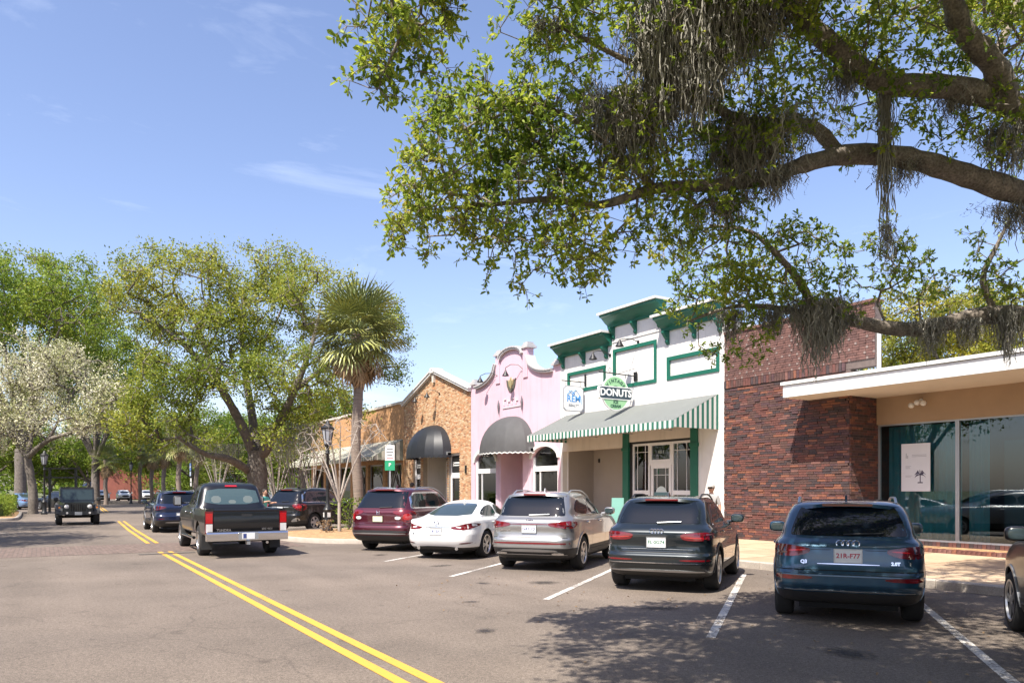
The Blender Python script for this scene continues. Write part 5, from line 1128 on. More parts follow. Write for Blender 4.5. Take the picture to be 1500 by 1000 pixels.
sedan = dict(rows=se_rows, ro=1.08, wb=2.83, wheel=(0.345,0.225,0.24,'double5'), track=0.91, arch=0.395, paint=P_['white'], bands=[(0.30,9),(0.0,0.30)], low=cladm,
    rwin=[(-0.63,1.065),(0.63,1.065),(0.56,1.20),(0.47,1.345),(0.25,1.37),(-0.25,1.37),(-0.47,1.345),(-0.56,1.20)], rglass=CGL, wind=[(-0.64,1.09),(0.64,1.09),(0.5,1.36),(-0.5,1.36)],
    swin=[[(1.00,1.08),(1.30,1.05),(1.96,1.045),(1.98,1.33),(1.62,1.315),(1.25,1.20)], [(2.04,1.045),(2.80,1.045),(3.06,1.06),(2.66,1.25),(2.36,1.33),(2.04,1.335)]], strim=[([(0.95,1.03),(3.08,1.02),(3.08,1.035),(0.95,1.048)], CH)], sseam=[seam_v(2.01,0.34,2.01,1.34), seam_v(3.02,0.36,3.1,1.03), seam_v(1.12,0.72,1.25,1.05)],
    pair=[('tail_lamp', [(0.36,0.80),(0.50,0.745),(0.78,0.735),(0.90,0.82),(0.905,0.895),(0.80,0.905),(0.60,0.85)], TR, 0.010), ('lamp_core', [(0.52,0.80),(0.66,0.775),(0.66,0.815),(0.55,0.825)], LW, 0.014), ('reflector', [(0.62,0.40),(0.86,0.42),(0.86,0.44),(0.62,0.425)], TR, 0.008), ('bumper_crease', [(0.60,0.385),(0.88,0.41),(0.88,0.418),(0.60,0.394)], SEAM, 0.006)],
    single=[('chrome_strip', [(-0.42,0.80),(0.42,0.80),(0.42,0.825),(-0.42,0.825)], CH, 0.010), ('diffuser', [(-0.55,0.27),(0.55,0.27),(0.50,0.335),(-0.50,0.335)], cladm, 0.008)],
    rseam=[seam_h(-0.40,0.60,0.40,0.60,0.006), seam_h(-0.88,0.70,0.88,0.70,0.007)], plate=(0.0,0.70,'81 EX',PLW,PTN), emblem=[(0,0.905,'wing',0.07)], badge=[('6',0.07,0.62,0.64,CH)], mirror=(2.92,1.0,1.06), handles=[(1.5,0.90),(2.4,0.89)], exhaust=[(0.52,0.28),(-0.52,0.28)], exx=0.1, fin=1.75)
make_car('white_sedan', 'white four-door sedan with slanted red tail lamps parked left of the silver SUV', 'car', sedan, at(17.45,9.1), 21.5)

# --- three-row SUV (maroon) ---
pi_rows = [(0.24,0.40,4.70,0.80,8,6),(0.32,0.15,4.88,0.92,9,6),(0.44,0.04,4.95,0.965,9,6),(0.54,0.0,4.98,0.975,9,5),(0.66,0.0,5.0,0.98,9,5),(0.74,0.04,5.0,0.985,9,5),(0.86,0.06,4.98,0.985,9,5),(0.98,0.06,4.92,0.985,9,4.5),(1.08,0.07,4.80,0.98,9,4),(1.14,0.10,4.5,0.955,9,4),(1.18,0.14,3.75,0.92,9,4),(1.24,0.18,3.52,0.885,9,3.6),(1.38,0.26,3.25,0.84,8,3.4),(1.54,0.37,2.95,0.785,8,3.4),(1.66,0.47,2.65,0.745,7,3.4),(1.72,0.58,2.4,0.70,6.5,3.6),(1.76,0.78,2.2,0.62,6,4),(1.785,1.1,2.0,0.48,5,4),(1.79,1.5,1.85,0.2,3,3)]
pilot = dict(rows=pi_rows, ro=1.05, wb=2.82, wheel=(0.375,0.245,0.235,'five'), track=0.965, arch=0.43, paint=P_['maroon'], bands=[(0.46,9),(0.0,0.46)], low=cladm,
    rwin=[(-0.74,1.21),(0.74,1.21),(0.76,1.235),(0.735,1.44),(0.69,1.645),(0.66,1.67),(-0.66,1.67),(-0.69,1.645),(-0.735,1.44),(-0.76,1.235)],
    swin=[[(0.45,1.27),(0.85,1.235),(1.28,1.23),(1.28,1.61),(0.75,1.61),(0.55,1.50)], [(1.33,1.23),(2.12,1.225),(2.12,1.62),(1.33,1.62)], [(2.18,1.225),(3.05,1.225),(3.28,1.24),(2.85,1.50),(2.5,1.61),(2.18,1.62)]], strim=[([(0.42,1.205),(3.3,1.2),(3.3,1.22),(0.42,1.225)], CH), ([(0.40,1.22),(0.46,1.22),(0.56,1.50),(0.74,1.625),(0.70,1.64),(0.50,1.52)], CH), ([(0.72,1.625),(2.55,1.632),(2.55,1.648),(0.72,1.642)], CH)], sseam=[seam_v(2.15,0.44,2.15,1.64), seam_v(3.15,0.46,3.25,1.2), seam_v(1.05,0.85,1.2,1.22)],
    flare=(cladm,0.03), sclad=[([(1.55,0.34),(3.35,0.34),(3.35,0.46),(1.55,0.46)], cladm)],
    pair=[('tail_lamp', [(0.46,1.13),(0.50,1.06),(0.72,1.00),(0.74,0.86),(0.86,0.80),(0.965,0.84),(0.97,1.05),(0.93,1.15),(0.70,1.165)], TR, 0.012), ('lamp_core', [(0.76,0.90),(0.93,0.88),(0.93,1.06),(0.78,1.06)], TRB, 0.016), ('reversing_lamp', [(0.54,0.90),(0.70,0.90),(0.72,0.98),(0.54,0.985)], LW, 0.010)],
    single=[('plate_recess', [(-0.42,0.82),(0.42,0.82),(0.40,1.02),(-0.40,1.02)], P_['maroon'], 0.003), ('chrome_strip', [(-0.46,1.075),(0.46,1.075),(0.46,1.10),(-0.46,1.10)], TRD, 0.010), ('skid_plate', [(-0.90,0.49),(0.90,0.49),(0.90,0.525),(-0.90,0.525)], SAT, 0.010), ('bumper_band', [(-0.94,0.53),(0.94,0.53),(0.94,0.60),(-0.94,0.60)], cladm, 0.008)],
    rseam=[seam_h(-0.95,0.74,0.95,0.74,0.012)], plate=(0.0,0.915,'',PLY,PTX), pframe=cladm, emblem=[(0,1.09,'h',0.09)], wiper=(0.0,-0.4,1.225), spoiler=(0.42,0.9,0.66,1.70,1.745), hml=0.3, rails=(0.9,2.9,0.68,1.74,SAT), mirror=(3.2,1.06,1.27), handles=[(1.6,1.08),(2.6,1.08)], fin=1.2)
make_car('maroon_suv', 'maroon three-row SUV with chrome window surround left of the white sedan', 'car', pilot, at(20.45,8.75), 21.5)

# --- black SUV beyond the island, black SUV at right edge, navy SUV on the road, far cars ---
def variant(S, **k): d = dict(S); d.update(k); return d
gmc = variant(pilot, paint=P_['black'], bands=[(0.40,9),(0.0,0.40)], strim=pilot['strim'][:2], plate=(0.0,0.95,'',PLW,PTX), emblem=[], pair=[('tail_lamp', [(0.62,1.12),(0.70,1.0),(0.90,0.86),(0.965,0.88),(0.97,1.10),(0.90,1.16)], TR, 0.012), ('lamp_core', [(0.78,1.0),(0.93,0.95),(0.93,1.08),(0.80,1.08)], TRB, 0.016), ('fog_trim', [(0.55,0.40),(0.9,0.44),(0.9,0.56),(0.8,0.58)], SAT, 0.01)], single=[('chrome_strip', [(-0.46,1.0),(0.46,1.0),(0.46,1.02),(-0.46,1.02)], CH, 0.010)])
make_car('black_suv', 'black SUV with a chrome window line parked beyond the mulch island', 'car', gmc, at(32.0,9.2), 27)
edge = variant(silver, paint=P_['brown'], bands=[(0.46,9),(0.0,0.46)], badge=[], emblem=[], flare=(SAT,0.02), wheel=(0.365,0.235,0.25,'double5'), plate=(0,0.9,'',PLW,PTN), sclad=[([(1.46,0.30),(3.28,0.30),(3.28,0.38),(1.46,0.38)], cladm), ([(1.5,0.40),(3.25,0.40),(3.25,0.42),(1.5,0.42)], CH)])
navy = variant(silver, paint=P_['navy'], badge=[], emblem=[(0,1.075,'oval',0.075)], strim=[], plate=(0,0.72,'',PLW,PTN), pair=[('tail_lamp', [(0.50,1.02),(0.60,0.97),(0.88,0.90),(0.93,0.96),(0.905,1.08),(0.62,1.06)], TRD, 0.010), ('reflector', [(0.6,0.55),(0.85,0.55),(0.85,0.58),(0.6,0.58)], TRD, 0.008)], single=[('skid_plate', [(-0.6,0.40),(0.6,0.40),(0.5,0.45),(-0.5,0.45)], SAT, 0.010)], handm=P_['navy'])
make_car('navy_suv', 'dark navy SUV driving away on the road ahead of the pickup', 'car', navy, at(33.7,4.75), -SA*180/math.pi)
make_car('dark_brown_suv', 'dark SUV with bright wheel arch trim cut off by the right edge', 'car', edge, (5.95,6.40), 22)
front_bits = dict(head=[[(0.52,0.80),(0.85,0.84),(0.84,0.95),(0.60,0.92)]], frontbits=[('grille', [(-0.46,0.62),(0.46,0.62),(0.50,0.92),(-0.50,0.92)], cladm), ('lower_grille', [(-0.6,0.36),(0.6,0.36),(0.55,0.50),(-0.55,0.50)], cladm)])
farw = variant(silver, paint=P_['white'], badge=[], emblem=[], **front_bits)
for i, (u, v, hd, S_, lb) in enumerate(((132,8.0,150,farw,'leftmost white SUV parked at the far end of the street'), (133,10.9,147,farw,'white SUV parked second from left at the far street end'), (133.5,14.2,150,variant(farw, paint=P_['pale']),'pale silver SUV parked under the far palms'))):
    make_car('far_parked_suv', lb, 'car', S_, at(u, v), hd, 'cars parked at the far end of the street')
make_car('pale_blue_car', 'light blue car parked behind the hedge at the far left', 'car', variant(sedan, paint=paint('light_blue_paint', (0.16,0.27,0.44)), badge=[], emblem=[]), at(78,-1.0), -60)
make_car('dark_parked_car', 'dark parked car half hidden behind the hedge and jeep', 'car', variant(blue, paint=P_['black'], badge=[], emblem=[], flare=None), at(75,1.9), -60)
make_car('teal_parked_car', 'dull teal parked car at the left edge behind the hedge', 'car', variant(blue, paint=paint('teal_paint', (0.06,0.14,0.15)), badge=[], emblem=[], flare=None), at(86,-4.5), -60)

# --- pickup truck ---
def pickup(loc, heading):
    root = thing('pickup_truck', 'black full-size pickup with chrome bumper driving away on the road', 'truck', (loc[0], loc[1], 0), R(90-heading)); ro = 1.25; wb = 3.70; r = 0.40; pt = P_['black']
    rows = [(0.50,1.95,5.60,0.86,9,6),(0.58,1.92,5.74,0.97,10,6),(0.72,1.92,5.80,1.00,11,5),(0.90,1.92,5.80,1.01,11,5),(1.05,1.92,5.76,1.005,11,4.5),(1.16,1.93,5.66,0.99,11,4),(1.22,1.94,5.40,0.97,11,4),(1.27,1.96,4.62,0.93,10,4),(1.34,1.99,4.40,0.89,10,3.8),(1.50,2.06,4.18,0.85,9,3.6),(1.70,2.16,3.86,0.79,9,3.6),(1.82,2.25,3.60,0.74,8,3.6),(1.88,2.36,3.40,0.68,7,4),(1.92,2.6,3.2,0.52,5,4),(1.93,2.8,3.05,0.3,4,4)]
    rows = [(z,a-ro,b-ro,h,p,q) for z,a,b,h,p,q in rows]
    cab0 = hull(rows, [(0,9)], 46).mesh('cab', [pt, cladm, cladm, WELL], 38); bv = bvh_of(cab0)
    c = MB()
    for s in (-1,1): c.lathe([(0.48, s*0.55),(0.48, s*1.6)][::s], 32, (wb,0,r+0.03), 'y', 3)
    cab = cut(cab0, c.mesh('cutter',[pt,cladm,cladm,WELL])); cab.polygons.foreach_set('use_smooth',[True]*len(cab.polygons)); cab.set_sharp_from_angle(angle=R(38)); cb = link('cab', cab, root)
    # load bed: sides with bulge, floor, headboard
    def side(s):
        prof = [(0.955,0.56),(1.0,0.66),(1.01,0.90),(1.005,1.06),(0.985,1.20),(0.96,1.235),(0.90,1.24),(0.87,1.225),(0.87,0.70),(0.90,0.56)]
        m = MB(); m.prism([(s*y, z) for y, z in prof][::s], 0.06-ro, 1.90-ro, 'x'); me = m.mesh('bed_side', [pt, cladm, cladm, WELL])
        c = MB(); c.lathe([(0.48, s*0.55),(0.48, s*1.6)][::s], 32, (0,0,r+0.03), 'y', 3); me = cut(me, c.mesh('cutter',[pt,cladm,cladm,WELL])); return link('bed_side', me, root)
    for s in (-1,1): side(s)
    m = MB(); m.box(0.1-ro,1.90-ro,-0.87,0.87,0.66,0.72); m.box(1.86-ro,1.90-ro,-0.87,0.87,0.72,1.2); m.build('load_bed', cladm, root)
    # tailgate: slightly bowed panel
    m = MB(); n = 10
    prof = [(0.06,0.60),(0.02,0.66),(0.0,0.80),(0.0,1.08),(0.02,1.16),(0.0,1.20),(0.02,1.245),(0.09,1.245),(0.10,0.60)]
    m.prism([(x-ro, z) for x, z in prof], -0.80, 0.80, 'y'); tg = m.build('tailgate', pt, root, smooth=40)
    m = MB(); m.box(-0.012-ro,0.0-ro,-0.13,0.13,1.045,1.105); m.build('tailgate_handle', cladm, tg)
    for txt, y, z, sz in (('TUNDRA', 0.56, 0.70, 0.085), ('SR5 4X4', -0.50, 0.72, 0.075)):
        o = link('badge', text_mesh(txt, sz, CH, 0.003, 0.003), tg); o.location = (-0.006-ro+0.02*(0.8-z if z < 0.8 else 0), y, z); o.rotation_euler = (Matrix.Rotation(R(-90),4,'Z') @ Matrix.Rotation(R(90),4,'X')).to_euler()
    for s in (-1,1):
        m = MB(); m.box(0.0-ro,0.08-ro,*sorted((s*0.815,s*1.0)),0.62,1.18); tl = m.build('tail_lamp', TR, root)
        m = MB(); m.box(-0.012-ro,0.0-ro,*sorted((s*0.83,s*0.985)),0.88,1.13); m.build('brake_lens', TRB, tl); m = MB(); m.box(-0.012-ro,0.0-ro,*sorted((s*0.83,s*0.985)),0.66,0.86); m.build('reversing_lens', LW, tl)
    # chrome step bumper
    m = MB(); pr = [(-0.16,0.44),(-0.19,0.50),(-0.19,0.62),(-0.16,0.66),(0.05,0.66),(0.05,0.44)]
    m.prism([(x-ro,z) for x,z in pr], -0.99, 0.99, 'y'); bp = m.build('bumper', CH, root, smooth=30)
    m = MB(); m.box(-0.165-ro,0.0-ro,-0.95,0.95,0.66,0.668); m.build('bumper_step', cladm, bp); m = MB(); m.box(-0.196-ro,-0.18-ro,-0.24,0.24,0.47,0.645); m.build('plate_recess', SAT, bp)
    m = MB(); m.box(-0.205-ro,-0.195-ro,-0.155,0.155,0.48,0.635); pl = m.build('number_plate', PLW, root); m = MB(); m.box(-0.208-ro,-0.2048-ro,0.05,0.13,0.50,0.615); m.build('plate_mark', PTN, pl)
    m = MB(); m.box(-0.22-ro,-0.02-ro,-0.04,0.04,0.34,0.42); m.build('tow_hitch', SAT, root); m = MB(); m.tube([(-0.02-ro,-0.5,0.37),(0.5-ro,-0.5,0.37)],0.035,8); m.build('exhaust_pipe', CH, root)
    m = MB(); m.box(0.2-ro,5.4-ro,-0.6,0.6,0.42,0.62); m.tube([(0,-0.75,r),(0,0.75,r)],0.08,8); m.build('chassis', WELL, root)
    for x in (0, wb):
        for s in (-1,1):
            tm, rm = wheel_mesh(0.40,0.275,0.24,'five'); w_ = link('wheel', tm, root, loc=(x, s*0.855, 0.40), rot=(0,random.uniform(0,1),0 if s < 0 else math.pi)); link('rim', rm, w_)
    def put(nm, poly, ax, mat, off=0.005, rnd=1, sk=0.02):
        p = chaikin(poly, rnd) if rnd else poly
        if ax != 'rear' and ax != 'front': p = [(a-ro,b) for a,b in p]
        me = shell(bv, p, ax, off, 0.08, sk); me.materials.append(mat); return link(nm, me, root)
    rw = put('rear_window', [(-0.74,1.32),(0.74,1.32),(0.70,1.55),(0.64,1.75),(-0.64,1.75),(-0.70,1.55)], 'rear', pm('pickup_rear_glass', (0.045,0.075,0.075), 0.03, spec=0.8, coat=0.8, coat_rough=0.01))
    put('windscreen', [(-0.76,1.34),(0.76,1.34),(0.62,1.78),(-0.62,1.78)], 'front', CG); put('high_brake_lamp', [(-0.16,1.80),(0.16,1.80),(0.15,1.84),(-0.15,1.84)], 'rear', TRB, 0.02, 0)
    seat = pm('seat_grey_behind_glass', (0.10,0.125,0.125), 0.6)
    for y in (-0.42,0.0,0.42): put('headrest', [(y-0.13,1.36),(y+0.13,1.36),(y+0.12,1.55),(y-0.12,1.55)] if y else [(y-0.10,1.34),(y+0.10,1.34),(y+0.09,1.44),(y-0.09,1.44)], 'rear', seat, 0.0055, 1, 0)
    for sd_ in ('left','right'):
        put('side_window', [(2.22,1.32),(3.02,1.31),(3.02,1.70),(2.36,1.70)], sd_, CG); put('side_window', [(3.10,1.31),(4.02,1.31),(4.18,1.34),(3.70,1.69),(3.10,1.70)], sd_, CG)
        put('door_gap', seam_v(3.06,0.6,3.06,1.75), sd_, SEAM, 0.0015, 0, 0); put('door_gap', seam_v(4.2,0.7,4.2,1.28), sd_, SEAM, 0.0015, 0, 0)
        s = 1 if sd_ == 'left' else -1
        m = MB(); m.sphere((4.05-ro, s*1.17, 1.40), 0.07,0.12,0.15,0,14,8,0.5); m.tube([(4.05-ro,s*0.95,1.33),(4.05-ro,s*1.1,1.36)],0.03,6); mi = m.build('wing_mirror', CH if False else cladm, root, smooth=50); m = MB(); m.box(3.972-ro,3.982-ro,*sorted((s*1.09,s*1.25)),1.29,1.51); m.build('mirror_glass', SAT, mi)
        for hx in (2.45,3.45):
            m = MB(); m.sphere((hx-ro, s*1.02, 1.10), 0.11,0.02,0.022,0,10,6,0.6); m.build('door_handle', CH, root, smooth=60)
        m = MB(); m.tube([(2.1-ro,s*0.98,0.42),(4.4-ro,s*0.98,0.42)],0.045,8); m.build('side_step', CH, root)
        m = MB(); m.box(-0.58,-0.56,*sorted((s*0.72,s*0.99)),0.18,0.56); m.build('mud_flap', cladm, root)
    return root
pickup(at(21.25,4.5), -SA*180/math.pi + 1.5)

# --- open-top style off-roader coming towards us ---
def jeep(loc, heading):
    root = thing('off_road_jeep', 'dark boxy off-roader with round headlights coming towards the camera', 'car', (loc[0],loc[1],0), R(90-heading)); pt = P_['jeep']; r = 0.40; wb = 2.42
    # x=0 rear axle, front at x=3.1
    m = MB(); m.prism([(-0.75,0.55),(1.95,0.55),(1.95,1.16),(-0.75,1.16),(-0.78,0.9)], -0.76, 0.76, 'y'); m.build('tub', pt, root)
    m = MB()
    sec = [(1.95,0.76,1.16),(2.5,0.68,1.14),(2.95,0.60,1.10)]
    for (x0,w0,z0),(x1,w1,z1) in zip(sec[:-1], sec[1:]):
        for s in (-1,1): m.poly([(x0,s*w0,0.6),(x1,s*w1,0.6),(x1,s*(w1),z1-0.05),(x0,s*w0,z0-0.05)][::-s]); m.poly([(x0,s*w0,z0-0.05),(x1,s*w1,z1-0.05),(x1,s*(w1-0.1),z1),(x0,s*(w0-0.1),z0)][::-s])
        m.poly([(x0,-w0+0.1,z0),(x1,-w1+0.1,z1),(x1,w1-0.1,z1),(x0,w0-0.1,z0)])
    m.build('bonnet', pt, root)
    m = MB(); wall = [(-0.62,0.62),(0.62,0.62),(0.64,0.9),(0.58,1.10),(-0.58,1.10),(-0.64,0.9)]; m.prism(wall, 2.94, 3.02, 'x'); gr = m.build('grille', pt, root)
    for k in range(7): m = MB(); y = (k-3)*0.095; m.box(3.015,3.026,y-0.028,y+0.028,0.68,1.02); m.build('grille_slot', SEAM, gr)
    for s in (-1,1):
        m = MB(); m.lathe([(0.10,0.0),(0.105,0.03),(0.08,0.055),(0.02,0.065)], 20, (3.01,s*0.49,0.90), 'x'); m.build('headlamp', LW, root, smooth=60); m = MB(); m.lathe([(0.045,0),(0.045,0.03)],12,(3.0,s*0.80,0.86),'x'); m.build('side_lamp', AMB, root)
        for x in (0.0, wb):
            m = MB(); o = [(x+0.56*math.cos(t), 0.47+0.50*math.sin(t)) for t in np.linspace(0.15,math.pi-0.15,9)]; i_ = [(x+0.49*math.cos(t), 0.45+0.45*math.sin(t)) for t in np.linspace(math.pi-0.15,0.15,9)]; m.prism(o+i_, *sorted((s*0.66,s*0.94)), 'y'); m.build('fender_flare', cladm, root)
            tm, rm = wheel_mesh(0.40,0.26,0.22,'six'); w_ = link('wheel', tm, root, loc=(x, s*0.80, 0.40), rot=(0,random.uniform(0,1),0 if s<0 else math.pi)); link('rim', rm, w_)
        m = MB(); m.sphere((1.9,s*0.93,1.25),0.05,0.10,0.10,0,12,8,0.5); m.tube([(1.9,s*0.74,1.18),(1.9,s*0.88,1.22)],0.02,5); m.build('wing_mirror', cladm, root, smooth=50)
        m = MB(); m.box(-0.68,1.6,*sorted((s*0.70,s*0.73)),1.2,1.72); m.build('side_window', CG, root)
    m = MB(); m.obox((1.84,0,1.46),(0.045,0,0.0),(0,0.74,0),(-0.09,0,0.31)); wf = m.build('windscreen_frame', pt, root); m = MB(); m.obox((1.88,0,1.47),(0.012,0,0),(0,0.66,0),(-0.073,0,0.24)); m.build('windscreen', CGL, wf)
    m = MB(); m.box(-0.75,1.78,-0.72,0.72,1.76,1.86); m.box(-0.75,-0.70,-0.70,0.70,1.16,1.76); m.build('roof', cladm, root)
    m = MB(); m.box(3.02,3.20,-0.80,0.80,0.50,0.66); bb = m.build('bumper', cladm, root); m = MB(); m.box(3.2,3.21,-0.155,0.155,0.50,0.65); m.build('number_plate', SAT, bb)
    for s in (-1,1): m = MB(); m.lathe([(0.05,0),(0.05,0.02)],12,(3.2,s*0.48,0.60),'x'); m.build('fog_lamp', LW, bb)
    m = MB(); m.box(-0.6,2.9,-0.5,0.5,0.40,0.56); m.tube([(wb,-0.7,0.4),(wb,0.7,0.4)],0.06,8); m.build('chassis', WELL, root)
    for z in (1.9,): 
        m = MB()
        for k in range(4): m.sphere((1.7,(k-1.5)*0.36,1.93),0.06,0.08,0.08,0,10,8)
        m.build('roof_lamps', LW, root) if False else None
jeep(at(45.6,1.55), 180-SA*180/math.pi)
# ------------------------------------------------------------------ trees and plants
def np_mesh(name, V_, F_, mat, smooth=False):
    me = bpy.data.meshes.new(name); V_ = np.ascontiguousarray(V_, np.float32); F_ = np.ascontiguousarray(F_, np.int32); n, k = F_.shape
    me.vertices.add(len(V_)); me.vertices.foreach_set('co', V_.ravel()); me.loops.add(n*k); me.loops.foreach_set('vertex_index', F_.ravel())
    me.polygons.add(n); me.polygons.foreach_set('loop_start', np.arange(0, n*k, k, dtype=np.int32))
    if smooth: me.polygons.foreach_set('use_smooth', np.ones(n, bool))
    me.materials.append(mat); me.update(calc_edges=True); return me
def unit(a): return a/np.maximum(np.linalg.norm(a, axis=-1, keepdims=True), 1e-9)
def seg_tubes(P0, P1, r0, r1, n=4):
    d = unit(P1-P0); a = np.where(np.abs(d[:,2:3]) < 0.9, np.array([[0,0,1.0]]), np.array([[1.0,0,0]])); x = unit(np.cross(d, a)); y = np.cross(d, x); K = len(P0); V_ = np.zeros((K, 2, n, 3))
    for j in range(n):
        t = 2*math.pi*j/n; o = x*math.cos(t)+y*math.sin(t); V_[:,0,j] = P0+o*r0[:,None]; V_[:,1,j] = P1+o*r1[:,None]
    base = (np.arange(K)*2*n)[:,None,None]; j = np.arange(n); q = np.stack([j, (j+1)%n, (j+1)%n+n, j+n], -1)[None]
    return V_.reshape(-1,3), (base+q).reshape(-1,4)
def leaf_geo(C, D, N_, ln, wd, oval=True):
    # C base, D direction, N_ normal-ish, folded along the midrib
    D = unit(D); S = unit(np.cross(D, N_)); Nn = np.cross(S, D); l = ln[:,None]; w_ = wd[:,None]
    if oval:
        pts = [C, C+D*l*0.30+S*w_*0.42+Nn*w_*0.12, C+D*l*0.72+S*w_*0.50+Nn*w_*0.14, C+D*l-Nn*w_*0.10, C+D*l*0.72-S*w_*0.50+Nn*w_*0.14, C+D*l*0.30-S*w_*0.42+Nn*w_*0.12]
        V_ = np.stack(pts, 1).reshape(-1,3); b = (np.arange(len(C))*6)[:,None,None]; F_ = (b+np.array([[[0,1,2,3],[0,3,4,5]]])).reshape(-1,4)
    else:
        pts = [C, C+D*l*0.5+S*w_*0.5, C+D*l-Nn*l*0.08, C+D*l*0.5-S*w_*0.5]; V_ = np.stack(pts, 1).reshape(-1,3); b = (np.arange(len(C))*4)[:,None]; F_ = b+np.array([[0,1,2,3]])
    return V_, F_
def sample_blobs(blobs, n, rng, shellb=0.55):
    wts = np.array([b[4] if len(b) > 4 else b[1]*b[2]*b[3] for b in blobs], float); wts /= wts.sum(); idx = rng.choice(len(blobs), n, p=wts)
    d = unit(rng.normal(size=(n,3))); r = rng.random(n)**(1/3*shellb)
    C = np.array([tuple(b[0]) for b in blobs])[idx]; Rr = np.array([b[1:4] for b in blobs])[idx]
    return C + d*Rr*r[:,None]
def clump(P, rng, gap, keep):     # leave real gaps between boughs: drop endpoints by a coarse 3D noise
    q = P/gap; h = np.zeros(len(P))
    for k in range(3):
        f = rng.normal(size=3)*1.3; ph = rng.random()*6; g_ = rng.normal(size=3)*1.3
        h += np.sin(q@f+ph)*np.cos(q@g_+ph*1.7)
    return P[h > np.quantile(h, 1-keep)]
def grow(limbs, ends, rng, step, twig_r, droop=0.0, jitter=0.12, expo=0.42):
    pos = []; par = []; rad = []
    for pts, rs in limbs:
        last = -1
        if pos:   # join onto the closest existing node
            d = [(Vector(p)-Vector(pts[0])).length for p in pos]; last = int(np.argmin(d)); 
        for i in range(len(pts)-1):
            a, b = Vector(pts[i]), Vector(pts[i+1]); n = max(1, int((b-a).length/step))
            for k in range(n + (1 if i == len(pts)-2 else 0)):
                t = k/n; p = a.lerp(b, t); pos.append(np.array(p)); par.append(last); rad.append(rs[i]*(1-t)+rs[i+1]*t); last = len(pos)-1
    nl = len(pos); cap = nl + len(ends)*14; A_ = np.zeros((cap,3)); A_[:nl] = np.array(pos); PR = np.full(cap, -1, int); PR[:nl] = par; RD = np.zeros(cap); RD[:nl] = rad; n = nl
    d0 = np.min(np.linalg.norm(ends[:,None,:]-A_[None,:nl:3,:], axis=2), axis=1) if len(ends)*nl < 4e7 else np.linalg.norm(ends-A_[0], axis=1)
    tips = []; order = np.argsort(d0)
    for e in ends[order]:
        D2 = A_[:n]-e; j = int(np.argmin(np.einsum('ij,ij->i', D2, D2))); a = A_[j]; L_ = np.linalg.norm(e-a)
        if L_ < 1e-3: continue
        k = min(13, max(1, int(L_/step))); pv = j; off = rng.normal(size=3)*L_*jitter; off[2] += droop*L_
        for q in range(1, k+1):
            t = q/k; p = a+(e-a)*t+off*math.sin(math.pi*t)
            A_[n] = p; PR[n] = pv; pv = n; n += 1
        tips.append(pv)
    A_ = A_[:n]; PR = PR[:n]; RD = RD[:n]; cnt = np.zeros(n)
    for t in tips: cnt[t] += 1
    for i in range(n-1, nl-1, -1): cnt[PR[i]] += cnt[i]
    r = np.where(RD > 0, RD, twig_r*np.maximum(cnt, 1)**expo)
    return A_, PR, r, nl, np.array(tips)
def bark_mesh(A_, PR, r, nl):
    i = np.arange(nl, len(A_)); i = i[PR[i] >= 0]; p = PR[i]; r1 = r[i]; r0 = np.minimum(r[p], r1*1.35)
    return seg_tubes(A_[p], A_[i], r0, r1, 4)
def limb_tubes(limbs, rng, n=10, knob=0.10):
    mb = MB()
    for pts, rs in limbs:
        P = [Vector(p) for p in pts]; q = []; rq = []
        for i in range(len(P)-1):
            p0 = P[max(i-1,0)]; p1 = P[i]; p2 = P[i+1]; p3 = P[min(i+2,len(P)-1)]
            for k in range(5):
                t = k/5; c = 0.5*((2*p1)+(p2-p0)*t+(2*p0-5*p1+4*p2-p3)*t*t+(3*p1-p0-3*p2+p3)*t**3); q.append(c); rq.append((rs[i]*(1-t)+rs[i+1]*t)*(1+rng.uniform(-knob,knob)))
        q.append(P[-1]); rq.append(rs[-1]); mb.tube(q, rq, n)
    return mb
BARK = pm('oak_bark', (0.25,0.21,0.175), 0.95, var=0.55, vs=7, bump=1.0, bs=22, fine=0.45, fs=40)
BARKL = pm('pale_bark', (0.34,0.29,0.25), 0.9, var=0.4, vs=8, bump=0.6, bs=30)
BARKG = pm('grey_bark', (0.17,0.145,0.125), 0.95, var=0.5, vs=6, bump=0.8, bs=25)
OAKL = leafmat('live_oak_leaves', [(0.0,(0.06,0.11,0.018)),(1.0,(0.46,0.40,0.07)),(0.35,(0.18,0.275,0.036)),(0.7,(0.33,0.40,0.052))], 0.50, 0.45, 0.9, 0.3)
LEAF2 = leafmat('spring_oak_leaves', [(0.0,(0.09,0.13,0.02)),(1.0,(0.46,0.42,0.085)),(0.4,(0.19,0.245,0.035)),(0.75,(0.33,0.34,0.055))], 0.4, 0.55, 0.16, 0.2)
LEAF3 = leafmat('fresh_green_leaves', [(0.0,(0.065,0.115,0.018)),(1.0,(0.38,0.35,0.06)),(0.4,(0.135,0.21,0.028)),(0.75,(0.23,0.30,0.04))], 0.36, 0.6, 0.14, 0.2)
_ = ([(0.0,(0.060,0.150,0.024)),(1.0,(0.390,0.405,0.075)),(0.4,(0.120,0.270,0.036)),(0.75,(0.217,0.375,0.053))], 0.36, 0.5, 0.14)
LEAFD = leafmat('dark_green_leaves', [(0.0,(0.033,0.083,0.021)),(1.0,(0.165,0.225,0.045)),(0.5,(0.075,0.143,0.027))], 0.3, 0.5, 0.12)
LEAFY = leafmat('yellow_green_leaves', [(0.0,(0.103,0.138,0.023)),(1.0,(0.483,0.391,0.046)),(0.5,(0.276,0.287,0.034))], 0.36, 0.5, 0.2)
